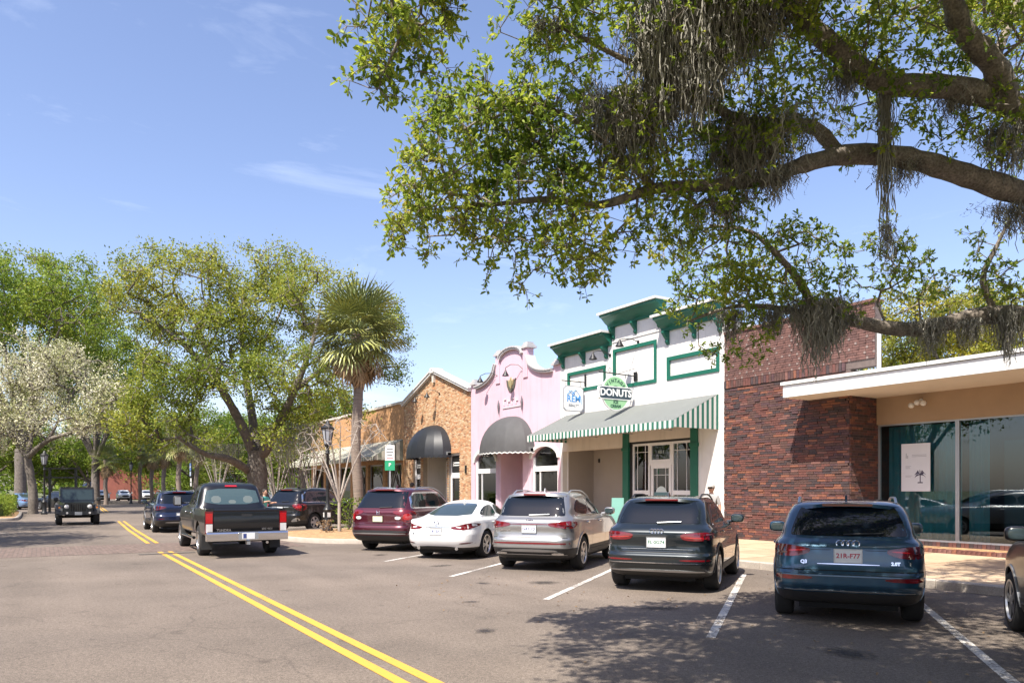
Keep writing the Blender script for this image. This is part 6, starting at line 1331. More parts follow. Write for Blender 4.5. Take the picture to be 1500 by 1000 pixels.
BLOSS = leafmat('white_blossom', [(0.0,(0.16,0.19,0.06)),(1.0,(0.80,0.76,0.62)),(0.35,(0.34,0.35,0.14)),(0.65,(0.64,0.61,0.44))], 0.25, 0.6, 0.35)
MOSS = pm('spanish_moss', (0.30,0.285,0.245), 0.95, var=0.35, vs=8, island=0.4)

def leaves_at(tips, A_, PR, rng, per, spread, ln, oval, up=0.25, hang=0.0):
    T = np.repeat(tips, per); n = len(T); base = A_[T]; pd = unit(A_[T]-A_[PR[T]])
    C = base + rng.normal(size=(n,3))*spread - pd*rng.random((n,1))*spread*1.2; D = unit(pd*0.5+rng.normal(size=(n,3))*0.9+np.array([0,0,up-hang])); N_ = unit(rng.normal(size=(n,3))*0.8+np.array([0,0,0.8]))
    l = ln*rng.uniform(0.65,1.25,n); return leaf_geo(C, D, N_, l, l*rng.uniform(0.42,0.58,n), oval)
def rosettes(tips, A_, PR, rng, sub, per, reach, ln):
    T = np.repeat(tips, sub); n = len(T); pd = unit(A_[T]-A_[PR[T]]); d = unit(pd*0.6+rng.normal(size=(n,3))*0.75+np.array([0,0,0.05])); L_ = reach*rng.uniform(0.35,1.15,n)[:,None]; E = A_[T]+d*L_
    bV, bF = seg_tubes(A_[T], E, np.full(n,0.0032), np.full(n,0.002), 3)
    Q = np.repeat(np.arange(n), per); m = len(Q); back = rng.random((m,1))*0.35*L_[Q]; C = E[Q]-d[Q]*back; D = unit(d[Q]*0.55+rng.normal(size=(m,3))*0.75); N_ = unit(rng.normal(size=(m,3))*0.6+np.array([0,0,1.0])); l = ln*rng.uniform(0.6,1.3,m)
    lV, lF = leaf_geo(C, D, N_, l, l*rng.uniform(0.34,0.50,m), True); return bV, bF, lV, lF
def moss_mesh(anchors, rng):
    # anchors: (point, width, length, strands)
    Vs = []; Fs = []; base = 0
    for p, wd, ln, n in anchors:
        p = np.array(p); k = 15; n = int(n*2.4)
        st = p + rng.normal(size=(n,3))*np.array([wd,wd*0.6,0.05])*0.5; L_ = ln*rng.uniform(0.25,1.0,n)*(1-0.55*np.minimum(1,np.abs(st[:,0]-p[0])/wd)); pts = np.zeros((n,k,3)); cur = st.copy(); amp = min(0.020, max(0.012, wd*0.05))
        side = unit(np.c_[rng.normal(size=(n,2)), np.zeros(n)])
        for q in range(k):
            pts[:,q] = cur; cur = cur + np.c_[rng.normal(size=(n,2))*amp, -L_/k*rng.uniform(0.3,1.7,n)]
        w_ = rng.uniform(0.002,0.0065,n)[:,None]*np.ones(k); w_[:,-1] *= 0.3
        a = pts-side[:,None,:]*w_[:,:,None]; b = pts+side[:,None,:]*w_[:,:,None]
        V_ = np.stack([a,b],2).reshape(n,k*2,3); q = np.arange(k-1)*2; f = np.stack([q,q+1,q+3,q+2],-1)[None]+(np.arange(n)*k*2)[:,None,None]+base
        Vs.append(V_.reshape(-1,3)); Fs.append(f.reshape(-1,4)); base += n*k*2
    return np.concatenate(Vs), np.concatenate(Fs)
def tree(name, label, limbs, blobs, n, per, ln, lmat, bmat, seed, group=None, keep=0.72, gap=2.0, step=0.7, spread=0.3, twig=0.012, oval=False, origin=None, moss=None, jitter=0.12, droop=0.05, hang=0.0, shellb=0.55, cat='tree', extra=None):
    rng = np.random.default_rng(seed); o0 = Vector(origin if origin is not None else limbs[0][0][0]); o0 = Vector((o0.x, o0.y, 0.0))
    root = thing(name, label, cat, o0, 0, group); sh = np.array(o0)
    ends = clump(sample_blobs(blobs, n, rng, shellb), rng, gap, keep)
    A_, PR, r, nl, tips = grow(limbs, ends, rng, step, twig, droop, jitter)
    lb = MB(); lb = limb_tubes(limbs, rng); lb.v = [(x-o0.x, y-o0.y, z) for x, y, z in lb.v]; tr = lb.build('trunk', bmat, root, smooth=60)
    V_, F_ = bark_mesh(A_, PR, r, nl); b_ = link('branches', np_mesh('branches', V_-sh, F_, bmat, True), root); b_['kind'] = 'stuff'
    if extra:
        b2, n2, per2, ln2, sp2 = extra; e2 = clump(sample_blobs(b2, n2, rng, 0.8), rng, 1.1, 0.85); A2, P2, r2, nl2, t2 = grow(limbs, e2, rng, step*2, twig*2, droop, jitter)
        V_, F_ = bark_mesh(A2, P2, r2, nl2); x_ = link('branches', np_mesh('branches', V_-sh, F_, bmat, True), root); x_['kind'] = 'stuff'
        V_, F_ = leaves_at(t2, A2, P2, rng, per2, sp2, ln2, oval); x_ = link('crown', np_mesh('crown', V_-sh, F_, lmat), root); x_['kind'] = 'stuff'
    if per:
        if oval:
            bV, bF, V_, F_ = rosettes(tips, A_, PR, rng, 4, per, 0.15, ln); x_ = link('twigs', np_mesh('twigs', bV-sh, bF, bmat), root); x_['kind'] = 'stuff'
        else: V_, F_ = leaves_at(tips, A_, PR, rng, per, spread, ln, oval, hang=hang)
        c_ = link('crown', np_mesh('crown', V_-sh, F_, lmat), root); c_['kind'] = 'stuff'
    if moss:
        V_, F_ = moss_mesh(moss, rng); m_ = link('spanish_moss', np_mesh('spanish_moss', V_-sh, F_, MOSS), root); m_['kind'] = 'stuff'
    return root

# ---------- the live oak overhead, trunk out of frame to the right
def PL(l): return [PX(*p) for p in l]
trunk = Vector((10.2, 9.4, 0))
L1 = [trunk+Vector((0,0,-0.1)), trunk+Vector((-0.05,0,1.6)), trunk+Vector((-0.3,-0.1,3.1)), PX(1800,300,8.9)]
limbs = [(L1, [0.62,0.48,0.46,0.40]),
    ([PX(1800,300,8.9), PX(1640,230,8.7), PX(1540,190,8.6), PX(1470,150,8.5), PX(1390,128,8.4), PX(1300,122,8.3), PX(1250,95,8.2), PX(1195,45,8.0), PX(1130,-15,7.7), PX(1060,-70,7.3), PX(960,-110,6.9), PX(820,-90,6.5), PX(700,-60,6.2), PX(620,-20,6.0)], [0.32,0.24,0.20,0.17,0.15,0.14,0.135,0.125,0.105,0.09,0.08,0.055,0.035,0.02]),
    ([PX(1480,155,8.5), PX(1455,95,8.3), PX(1410,45,8.1), PX(1392,-5,7.9), PX(1340,-90,7.6), PX(1240,-200,7.2), PX(1100,-300,6.6)], [0.165,0.155,0.14,0.12,0.10,0.08,0.05]),
    ([PX(1800,300,8.9), PX(1640,320,9.2), PX(1540,292,9.0), PX(1480,278,8.9), PX(1400,252,8.8), PX(1330,232,8.7), PX(1250,226,8.6), PX(1180,240,8.4), PX(1120,262,8.3), PX(1040,272,8.2), PX(960,276,8.1), PX(880,300,7.9), PX(800,292,7.8), PX(720,300,7.7), PX(650,305,7.6)], [0.30,0.22,0.185,0.165,0.15,0.14,0.13,0.11,0.095,0.08,0.065,0.05,0.038,0.026,0.014]),
    ([PX(1225,222,8.6), PX(1190,186,8.5), PX(1130,184,8.3), PX(1080,175,8.1), PX(1020,140,7.9), PX(960,110,7.7), PX(880,70,7.4), PX(820,40,7.2)], [0.10,0.085,0.075,0.065,0.055,0.045,0.03,0.018]),
    ([PX(1800,300,8.9), PX(1700,420,9.6), PX(1580,470,10.2), PX(1480,460,10.3), PX(1420,466,10.3), PX(1350,481,10.3), PX(1300,480,10.2), PX(1240,468,10.1), PX(1202,466,10.0)], [0.26,0.22,0.18,0.155,0.14,0.12,0.11,0.095,0.085]),
    ([PX(1202,466,10.0), PX(1168,408,9.8), PX(1135,370,9.6), PX(1100,340,9.5), PX(1040,330,9.3)], [0.085,0.06,0.045,0.032,0.02]),
    ([PX(1202,466,10.0), PX(1130,450,10.0), PX(1070,450,10.0), PX(1010,470,10.0)], [0.07,0.045,0.03,0.015]),
    ([PX(960,276,8.1), PX(900,220,7.9), PX(830,170,7.7), PX(770,150,7.6), PX(700,130,7.5)], [0.05,0.04,0.03,0.022,0.012]),
    ([PX(970,95,7.7), PX(945,160,7.7), PX(915,205,7.7), PX(880,250,7.7)], [0.045,0.04,0.034,0.02]),
    ([trunk+Vector((-0.3,-0.1,3.1)), Vector((9.0,5.5,5.4)), Vector((7.5,1.5,6.8)), Vector((5.0,-2.5,7.2)), Vector((2.5,-5.0,7.3))], [0.36,0.28,0.2,0.13,0.06]),
    ([trunk+Vector((-0.3,-0.1,3.1)), Vector((8.2,7.0,5.2)), Vector((6.0,5.2,6.2)), Vector((3.6,4.0,6.6)), Vector((1.2,3.4,6.7)), Vector((-0.6,3.2,6.6))], [0.34,0.24,0.18,0.13,0.08,0.03]),
    ([PX(1460,462,10.3), PX(1440,410,10.2), PX(1460,360,10.1), PX(1480,320,10.0)], [0.06,0.045,0.03,0.02])]
limbs = [(p_, [r_*(0.84 if k_ else 1.0) for r_ in rs_]) for k_, (p_, rs_) in enumerate(limbs)]
def BP(px, py, Y, rx, ry, dy, k=1.0):
    c = PX(px, py, Y); s = Y/CAM_F; return (c, rx*s, dy, ry*s, rx*ry*k)
blobs = [BP(590,40,6.1,90,62,0.5,1.0), BP(545,85,6.1,45,50,0.3,0.9), BP(640,70,6.1,45,45,0.3,0.8), BP(570,128,6.1,14,28,0.15,1.0), BP(615,105,6.1,18,25,0.15,0.8),
    BP(700,215,7.5,100,80,0.7,1.2), BP(640,280,7.5,75,70,0.6,1.1), BP(610,340,7.5,48,45,0.4,0.9), BP(760,300,7.7,100,80,0.8,1.2), BP(720,170,7.5,90,60,0.6,1.0), BP(760,385,7.6,90,48,0.5,0.75), BP(850,390,7.8,40,45,0.4,0.6), BP(640,350,7.5,18,40,0.2,0.5),
    BP(820,200,7.8,110,90,0.8,1.1), BP(870,310,7.9,90,80,0.8,1.2), BP(860,60,7.4,95,62,0.7,1.0), BP(790,40,7.2,60,40,0.5,0.7), BP(960,190,7.9,80,90,0.8,1.0), BP(1000,60,7.7,100,70,0.8,1.0),
    BP(1060,220,8.2,110,80,0.8,1.1), BP(1000,310,8.2,90,60,0.7,0.9), BP(1120,130,8.2,110,80,0.8,1.1), BP(1090,30,7.8,110,60,0.7,1.1), BP(1230,40,8.0,90,60,0.7,1.1), BP(1280,170,8.4,110,55,0.7,0.9), BP(1340,70,8.2,90,70,0.7,1.0), BP(1450,40,8.0,70,60,0.6,1.1), BP(1440,170,8.5,80,60,0.6,0.7),
    BP(1060,360,9.3,110,50,0.7,0.9), BP(1150,380,9.7,90,65,0.7,1.0), BP(1050,430,9.8,80,55,0.6,1.3), BP(1080,490,9.9,60,40,0.5,1.0), BP(1230,410,10.0,95,60,0.7,0.8), BP(1150,440,9.9,110,35,0.6,0.8), BP(1330,400,10.1,55,60,0.5,0.6), BP(1300,345,9.9,40,45,0.4,0.4), BP(1450,370,10.1,60,60,0.6,0.8), BP(1420,430,10.2,70,35,0.5,0.6), BP(1490,240,9.2,30,40,0.4,0.5), BP(1480,440,10.2,40,50,0.5,0.6), BP(1000,450,9.9,45,42,0.4,1.1),
    # boughs above the top edge and beside the frame
    BP(1150,-80,7.4,190,60,0.9,1.8), BP(1200,-190,7.0,220,60,0.9,1.2), BP(1270,-90,8.4,200,45,0.9,1.6), BP(1420,-40,9.6,160,50,1.0,1.2), BP(1390,15,10.0,140,50,1.0,0.9), BP(1490,80,10.4,80,70,1.0,0.9), BP(1560,-40,9.8,120,90,1.0,0.9), BP(900,-80,6.8,150,60,0.8,0.9), BP(1300,-160,7.2,190,90,0.9,0.9), BP(1500,-60,7.8,150,90,0.9,0.8), BP(1650,150,8.6,110,130,1.0,0.7), BP(1650,380,9.8,110,90,1.0,0.7)]
def MA(px, py, Y, wpx, lpx, n): return (PX(px, py, Y), wpx*Y/CAM_F, lpx*Y/CAM_F, n)
moss = [MA(975,-15,7.5,50,240,420), MA(1005,-15,7.5,60,220,480), MA(1040,-10,7.5,50,190,380), MA(960,60,7.5,40,120,200), MA(1020,70,7.5,50,130,260), MA(1105,-5,7.7,55,120,260), MA(1080,0,7.6,40,110,160), MA(905,140,7.7,70,130,360), MA(935,160,7.7,50,120,220), MA(1105,180,8.2,90,120,420), MA(1075,225,8.2,50,80,180), MA(1130,250,8.2,40,60,120), MA(1060,290,8.2,40,60,100),
    MA(1200,440,9.9,42,120,300), MA(1215,462,9.9,30,60,160), MA(1130,455,9.9,24,50,100), MA(1070,455,9.9,22,60,100), MA(1297,135,8.4,12,260,60), MA(1299,330,8.5,10,90,30), MA(1362,470,10.2,30,60,180), MA(1476,455,10.2,24,90,160), MA(1480,185,8.6,50,90,200), MA(1485,300,9.0,40,60,120), MA(1400,140,8.5,40,45,120), MA(1240,100,8.3,40,60,140), MA(1320,240,8.7,40,45,100), MA(1420,470,10.2,24,50,90), MA(800,30,7.2,30,40,60)]
rv = random.Random(4); over = []
for k in range(75):
    z_ = rv.uniform(6.2,8.8); y_ = rv.uniform(-7.0,5.6); lo = max(-2.2, -0.36*z_+0.55); x_ = rv.uniform(lo+1.2, 14)
    y_ = min(y_, 5.3-0.55*(z_-6))
    if (z_-0.6-CAM_Z)/max(y_+1.3,0.1) < 0.66: z_ = CAM_Z+0.6+0.68*(y_+1.3)
    over.append((Vector((x_,y_,z_)), 1.7, 1.3, 0.6, 1.0))
for x_, y_, z_ in ((-0.7,3.0,6.4),(0.8,3.4,6.5),(2.4,3.6,6.6),(4.0,4.2,6.6),(5.6,4.9,6.6),(7.0,5.4,6.6),(0.5,1.5,6.6),(8.6,6.6,6.8),(10.5,8,7.0)): over.append((Vector((x_,y_,z_)), 1.2, 0.9, 0.5, 0.8))
for x_, y_, z_ in ((2.3,6.2,7.2),(1.6,5.5,6.9),(3.0,5.6,7.0),(4.4,6.0,7.3),(3.6,6.6,7.6),(6.9,10.6,9.2),(7.9,11.4,9.4)): over.append((Vector((x_,y_,z_)), 1.0, 0.7, 0.4, 0.7))
tree('live_oak', 'gnarled live oak with spanish moss reaching in overhead from the right', limbs, blobs, 8000, 6, 0.060, OAKL, BARK, 5, extra=(over, 7600, 24, 0.115, 0.16), keep=0.48, gap=0.30, step=0.22, spread=0.075, twig=0.0032, oval=True, moss=moss, jitter=0.10, droop=0.10, hang=0.1, shellb=1.0)

# ---------- street trees
def TP(Y): return lambda l: [PX(a, b, Y+(c[0] if c else 0)) for a, b, *c in l]
def TB_(Y): return lambda a, b, rx, ry, d=3.0, dy=0.0, k=1.0: (PX(a, b, Y+dy), rx*Y/CAM_F, d, ry*Y/CAM_F, rx*ry*k)
p = TP(42.4); b = TB_(42.4); base = PX(378, 0, 42.4); base.z = 0
limbs = [([Vector((base.x,base.y,-0.05)), Vector((base.x,base.y,1.5)), PX(375,660,42.4)], [0.80,0.56,0.46]),
    (p([(372,665),(350,615,-1),(318,560,-2),(285,520,-2.5),(240,480,-3),(205,465,-3.5)]), [0.32,0.25,0.19,0.15,0.09,0.05]), (p([(376,662),(368,600,1),(358,540,2),(352,470,2),(335,410,2)]), [0.32,0.22,0.16,0.10,0.05]),
    (p([(384,665),(408,622,-1),(432,570,-2),(455,510,-2),(470,450,-1)]), [0.34,0.26,0.18,0.12,0.05]), (p([(366,690),(335,672,-2),(300,664,-3),(260,640,-4)]), [0.26,0.2,0.14,0.07]), (p([(318,560,-2),(290,480,0),(262,430,1)]), [0.18,0.11,0.05]), (p([(432,570,-2),(500,520,1),(550,480,2)]), [0.16,0.10,0.05]), (p([(358,540,2),(400,480,4),(425,420,5)]), [0.15,0.09,0.04])]
blobs = [b(255,415,85,48,3.5,-1), b(335,400,60,40,3,1), b(420,405,68,42,3.5,2), b(205,440,45,45,2.5,-3), b(395,470,85,50,3.5,1), b(300,490,85,45,3.5,-1), b(470,440,75,50,3.5,0), b(545,465,48,50,2.5,2), b(575,510,32,60,2,3), b(250,560,75,48,3,-3), b(430,555,85,50,3,-2), b(335,560,60,40,2.5,-3), b(480,610,60,42,3,0), b(225,620,55,40,2.5,-4), b(300,620,45,30,2,-4,0.5), b(420,640,40,30,2,-2,0.5)]
tree('street_oak', 'tall spreading oak with yellow-green spring leaves behind the pickup', limbs, blobs, 2700, 44, 0.165, LEAF2, BARKG, 21, shellb=1.0, keep=0.66, gap=1.25, step=0.8, spread=0.25, twig=0.016,
     moss=[(PX(a, c, 41), 1.0, 1.9, 160) for a, c in ((290,640),(330,650),(420,640),(260,610),(450,620))])
def broad(name, label, px, Y, top, width, lmat, seed, n, per, ln, low=0.35, bmat=None, keep=0.75, sub=None, group=None, depth=None):
    c = PX(px, CAM_H, Y); H_ = CAM_Z+(CAM_H-top)/CAM_F*Y; wd = width*Y/CAM_F/2; dp = depth or wd*0.8; rng = np.random.default_rng(seed); t = H_*0.22; r0 = H_*0.018
    limbs = [([Vector((c.x,c.y,-0.1)), Vector((c.x,c.y,t))], [r0*1.3,r0])]
    bl = []
    for k in range(9):
        a = 2*math.pi*k/9+rng.uniform(-0.3,0.3); rr = rng.uniform(0.45,0.75); zz = H_*rng.uniform(low+0.12,0.86); q = Vector((c.x+wd*rr*math.cos(a), c.y+dp*rr*math.sin(a), zz))
        limbs.append(([Vector((c.x,c.y,t)), Vector((c.x,c.y,t)).lerp(q,0.5)+Vector((0,0,H_*0.05)), q], [r0*0.6,r0*0.4,r0*0.12])); bl.append((q, wd*0.40, dp*0.40, H_*0.15, 1.0))
    bl.append((Vector((c.x,c.y,H_*0.84)), wd*0.45, dp*0.45, H_*0.14, 1.0)); bl.append((Vector((c.x,c.y,H_*0.6)), wd*0.5, dp*0.5, H_*0.16, 0.8))
    return tree(name, label, limbs, bl, int(n*1.7), per, ln*1.05, lmat, bmat or BARKG, seed, group, shellb=0.75, keep=keep, gap=wd*0.22, step=1.0, spread=ln*1.25, twig=0.02)
broad('green_oak', 'tall fresh green oak rising above the white blossom tree', 30, 72, 352, 330, LEAF3, 31, 1100, 38, 0.27)
broad('green_oak', 'green oak between the blossom tree and the street oak', 140, 88, 450, 230, LEAF3, 32, 800, 36, 0.28)
broad('leafy_tree', 'dark leafy tree behind the jeep at the street end', 130, 100, 600, 190, LEAF3, 33, 600, 34, 0.30, low=0.25)
broad('leafy_tree', 'dark green tree beyond the far palms', 285, 112, 590, 200, LEAF3, 34, 600, 34, 0.34, low=0.25)
broad('leafy_tree', 'mid green tree behind the crape myrtles near the orange shop', 445, 78, 570, 190, LEAF3, 35, 700, 34, 0.24, low=0.15)
broad('leafy_tree', 'bushy tree at the left edge behind the parked cars', -20, 95, 600, 230, LEAF3, 36, 600, 34, 0.32, low=0.25)
broad('leafy_tree', 'light green tree over the pickup cab at the far kerb', 350, 92, 610, 150, LEAF3, 37, 500, 34, 0.28, low=0.1)
broad('leafy_tree', 'broad tree closing the view far down the street', 215, 150, 600, 260, LEAF3, 38, 600, 34, 0.45, low=0.1)
broad('leafy_tree', 'low leafy tree just right of the far white cars', 300, 128, 640, 150, LEAF3, 41, 500, 34, 0.36, low=0.05)
broad('leafy_tree', 'low dark tree behind the left lamp post', 75, 110, 640, 170, LEAF3, 42, 500, 34, 0.34, low=0.25)
broad('leafy_tree', 'round green tree behind the orange brick shop end', 500, 95, 600, 120, LEAF3, 43, 500, 34, 0.28, low=0.1)
broad('yellow_tree', 'yellow-green tree behind the white office canopy', 1420, 52, 412, 300, LEAFY, 39, 1100, 34, 0.22, low=0.2)
broad('yellow_tree', 'olive tree beside the brick parapet behind the office roof', 1310, 60, 470, 150, LEAF3, 40, 500, 34, 0.22, low=0.2)
for k, (u_, v_, H2) in enumerate(((-2,-16,14),(14,-14,12),(29,-9.5,12),(40,-8.2,12.5),(52,-15,14),(64,-17,14))):
    q0 = W(u_, v_); limb2 = [([Vector((q0.x,q0.y,-0.1)), Vector((q0.x,q0.y,H2*0.25))], [0.45,0.35])]; bl2 = []
    for j in range(7):
        a = j*0.9+k; e = Vector((q0.x+3.2*math.cos(a), q0.y+3.2*math.sin(a), H2*(0.5+0.05*j))); limb2.append(([Vector((q0.x,q0.y,H2*0.25)), e], [0.22,0.05])); bl2.append((e,2.6,2.6,2.0,1.0))
    tree('kerbside_oak', ('kerbside oak level with the camera across the street','kerbside oak just ahead of the camera across the street','kerbside oak by the left end of the brick crosswalk','kerbside oak shading the left lane before the hedge','kerbside oak behind the left edge hedge','kerbside oak farthest along the left side of the street')[k], limb2, bl2, 800, 26, 0.26, LEAF3, BARKG, 140+k, 'oaks across the street', keep=0.85, gap=2.0, step=1.0, spread=0.5, twig=0.02)
# flowering tree
c = PX(48, CAM_H, 54); T0 = Vector((c.x, c.y, 0)); q = lambda a, b_, d=0: PX(a, b_, 54+d)
limbs = [([T0+Vector((0,0,-0.1)), T0+Vector((0,0,1.6)), q(40,670)], [0.36,0.30,0.26]), ([q(40,670), q(70,645,-1), q(110,632,-2), q(170,612,-3)], [0.20,0.16,0.12,0.05]), ([q(40,670), q(10,630), q(-40,590)], [0.2,0.14,0.06]), ([q(40,670), q(50,600,1), q(40,520,2)], [0.2,0.13,0.05]), ([q(70,645,-1), q(105,580,0), q(125,530,1)], [0.12,0.08,0.04])]
bb = TB_(54)
blobs = [bb(40,530,75,45,3.5,0), bb(105,545,60,42,3,0), bb(150,590,52,38,2.5,-2), bb(20,590,75,42,3.5,0), bb(90,610,75,32,3,-2), bb(-40,570,60,55,3.5,0), bb(185,605,26,26,1.5,-2), bb(30,640,60,26,2.5,0,0.6), bb(-40,640,50,30,2.5,0)]
tree('blossom_tree', 'white flowering tree with grey twigs at the left edge', limbs, blobs, 3000, 20, 0.17, BLOSS, BARKG, 51, shellb=1.1, keep=0.55, gap=1.1, step=0.6, spread=0.26, twig=0.016, jitter=0.2)
# bare crape myrtle on the island and leafier ones beyond
def bare(name, label, base, H_, spread, stems, bmat, seed, per=0, lmat=None, n=120, group=None, trunk_h=0.25, tw=0.006, tr=0.07):
    rng = np.random.default_rng(seed); base = Vector(base); limbs = []; top = base+Vector((0,0,H_*trunk_h)); limbs.append(([base+Vector((0,0,-0.05)), top], [tr,tr*0.85])); bl = []
    for k in range(stems):
        a = 2*math.pi*k/stems+rng.uniform(-0.4,0.4); rr = spread*rng.uniform(0.5,0.9); e = base+Vector((rr*math.cos(a), rr*math.sin(a), H_*rng.uniform(0.7,0.92))); m = top.lerp(e,0.5)+Vector((0,0,H_*0.06)); limbs.append(([top, m, e], [tr*0.62,tr*0.4,tr*0.14])); bl.append((e-Vector((0,0,H_*0.08)), spread*0.42, spread*0.42, H_*0.17, 1.0))
    return tree(name, label, limbs, bl, n, per, 0.10, lmat or LEAF2, bmat, seed, group, keep=0.95, gap=0.8, step=0.25, spread=0.12, twig=tw, jitter=0.09, droop=-0.05)
PALE = pm('pale_myrtle_bark', (0.36,0.31,0.265), 0.85, var=0.25, vs=6)
bp_ = PX(497, CAM_H, 27.6); bare('bare_myrtle', 'leafless pale-barked crape myrtle standing on the mulch island', (bp_.x, bp_.y, 0.17), 4.3, 1.55, 7, PALE, 61, n=340, tw=0.005, tr=0.065)
for k, (px_, Y_, lb) in enumerate(((432,46,'twiggy multi-stem crape myrtle behind the black SUV'),(458,52,'twiggy crape myrtle nearest the orange brick shop'),(405,56,'multi-stem crape myrtle beside the street oak trunk'),(320,64,'crape myrtle under the street oak left of its trunk'))):
    q_ = PX(px_, CAM_H, Y_); bare('crape_myrtle', lb, (q_.x, q_.y, 0.1), 6.2, 2.0, 9, BARKL, 70+k, per=14, n=160, trunk_h=0.06, tw=0.010, tr=0.09, group='crape myrtles along the far kerb')
# ---------- palms
def frond_mesh(seed, mat, droop, blades=17, ln=1.08, pet=0.82):
    rng = np.random.default_rng(seed); mb = MB(); mb.tube([(0,0,0),(pet*0.5,0,0.03),(pet,0,0.0)], [0.022,0.016,0.012], 4)
    for k in range(blades):
        t = k/(blades-1)*2-1; an = t*R(105); x0 = pet+0.30*(1-abs(t)); b0 = Vector((x0,0,-0.05*(1-abs(t)))); d = Vector((math.cos(an), math.sin(an), 0)); l = ln*(0.75+0.35*(1-abs(t)))*rng.uniform(0.9,1.08); s = Vector((-math.sin(an), math.cos(an), 0)); w0 = 0.046
        p1 = b0+d*l*0.5+Vector((0,0,-droop*0.15*l+rng.uniform(-.03,.03))); p2 = b0+d*l+Vector((0,0,-droop*l*rng.uniform(0.4,0.7)))-d*droop*l*0.12
        up = Vector((0,0,0.012))
        mb.poly([b0, p1-s*w0+up, p2, p1+up*0]); mb.poly([b0, p1, p2, p1+s*w0+up])
    return mb.mesh('frond', mat)
PGR = pm('palm_frond_green', (0.15,0.18,0.058), 0.45, var=0.4, vs=2.5, island=0.35); PGY = pm('palm_frond_yellow', (0.30,0.31,0.085), 0.45, var=0.35, vs=2.5, island=0.35); PDD = pm('palm_frond_dead', (0.36,0.25,0.14), 0.9, var=0.4, vs=3, island=0.35)
PTK = pm('palm_trunk', (0.235,0.185,0.15), 0.95, var=0.4, vs=3, cs=(1,1,9), bump=0.9, bs=14)
FR = [frond_mesh(1, PGR, 0.22), frond_mesh(2, PGY, 0.42), frond_mesh(3, PGR, 0.45), frond_mesh(4, PGY, 0.6)]; FD = [frond_mesh(5, PDD, 0.85, 18, 0.8, 0.8), frond_mesh(6, PDD, 0.95, 16, 0.9, 0.7)]
def palm(name, label, base, H_, R_, n, nd, seed, group=None, tr=0.2):
    rng = np.random.default_rng(seed); root = thing(name, label, 'palm tree', base, 0, group); mb = MB(); pts = []; rs = []
    for k in range(13): pts.append((0.05*math.sin(k*0.9), 0.04*math.cos(k*0.7), H_*k/12)); rs.append(tr*(1.25 if k == 0 else 1.0)*(1+0.05*(k % 2)))
    mb.tube(pts, rs, 12); mb.build('trunk', PTK, root, smooth=50)
    s = R_/2.0
    for i in range(n+nd):
        if i < n: el = math.asin(1-1.62*(i+0.5)/n)+rng.uniform(-0.12,0.12); me = FR[(0 if el > 0.7 else int(rng.integers(1,4)))]
        else: el = R(rng.uniform(-82,-42)); me = FD[int(rng.integers(0,2))]
        azm = i*2.39996+rng.uniform(-0.2,0.2); o = link('frond', me, root); z0 = H_-0.05+0.5*math.sin(el)*s
        o.location = (0.14*math.cos(azm), 0.14*math.sin(azm), z0); o.scale = (s*rng.uniform(0.9,1.08),)*3; o.rotation_euler = (Matrix.Rotation(azm,4,'Z') @ Matrix.Rotation(-el,4,'Y') @ Matrix.Rotation(rng.uniform(-0.5,0.5),4,'X')).to_euler()
    return root
pb_ = PX(523, CAM_H, 31.5); palm('cabbage_palm', 'cabbage palm with a full round crown between the island and the shops', (pb_.x, pb_.y, 0.12), 8.05, 1.92, 92, 30, 3, tr=0.20)
for k, (px_, Y_, hy, lb) in enumerate(((262,74,640,'palm with the thickest bare trunk behind the navy SUV'),(240,86,655,'second palm from the far white cars'),(222,96,660,'palm right of the far white building corner'),(155,88,668,'short shaggy palm behind the jeep'),(205,100,650,'dark-crowned palm in front of the far white building'),(288,82,650,'palm above the pickup cab under the street oak'))):
    q_ = PX(px_, CAM_H, Y_); palm('street_palm', lb, (q_.x, q_.y, 0.0), CAM_Z+(CAM_H-hy)/CAM_F*Y_-0.4, 1.9, 30, 10, 80+k, 'palms down the street', 0.22)
# ---------- hedge and shrubs
def hedge(name, label, u0, u1, v0, v1, h, seed, mat, n=9000, ln=0.11):
    rng = np.random.default_rng(seed); C = np.c_[rng.uniform(u0,u1,n), rng.uniform(v0,v1,n), rng.random(n)**0.6*h]; C[:,2] *= 1+0.08*np.sin(C[:,0]*1.3)+0.05*np.sin(C[:,0]*3.1)
    o0 = W((u0+u1)/2,(v0+v1)/2); P = np.array([tuple(W(a,b_,c_)-o0) for a,b_,c_ in C]); D = unit(rng.normal(size=(n,3))+np.array([0,0,0.4])); l = ln*rng.uniform(0.7,1.3,n); V_, F_ = leaf_geo(P, D, rng.normal(size=(n,3)), l, l*0.55, False)
    root = thing(name, label, 'hedge', o0); f = link('foliage', np_mesh('foliage', V_, F_, mat), root); f['kind'] = 'stuff'
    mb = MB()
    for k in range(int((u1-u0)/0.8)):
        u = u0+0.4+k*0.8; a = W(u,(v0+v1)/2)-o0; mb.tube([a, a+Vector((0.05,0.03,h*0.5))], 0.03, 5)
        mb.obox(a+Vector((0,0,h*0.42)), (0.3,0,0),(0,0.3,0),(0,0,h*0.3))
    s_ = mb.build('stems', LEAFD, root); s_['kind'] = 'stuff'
hedge('clipped_hedge', 'low clipped green hedge at the left kerb behind the oncoming jeep', 53.5, 70, -3.2, -1.5, 1.25, 91, LEAF3, 12000)
hedge('clipped_hedge', 'dark clipped hedge running off the left edge of the view', 54, 66, -8.8, -4.0, 1.25, 92, LEAFD, 14000)
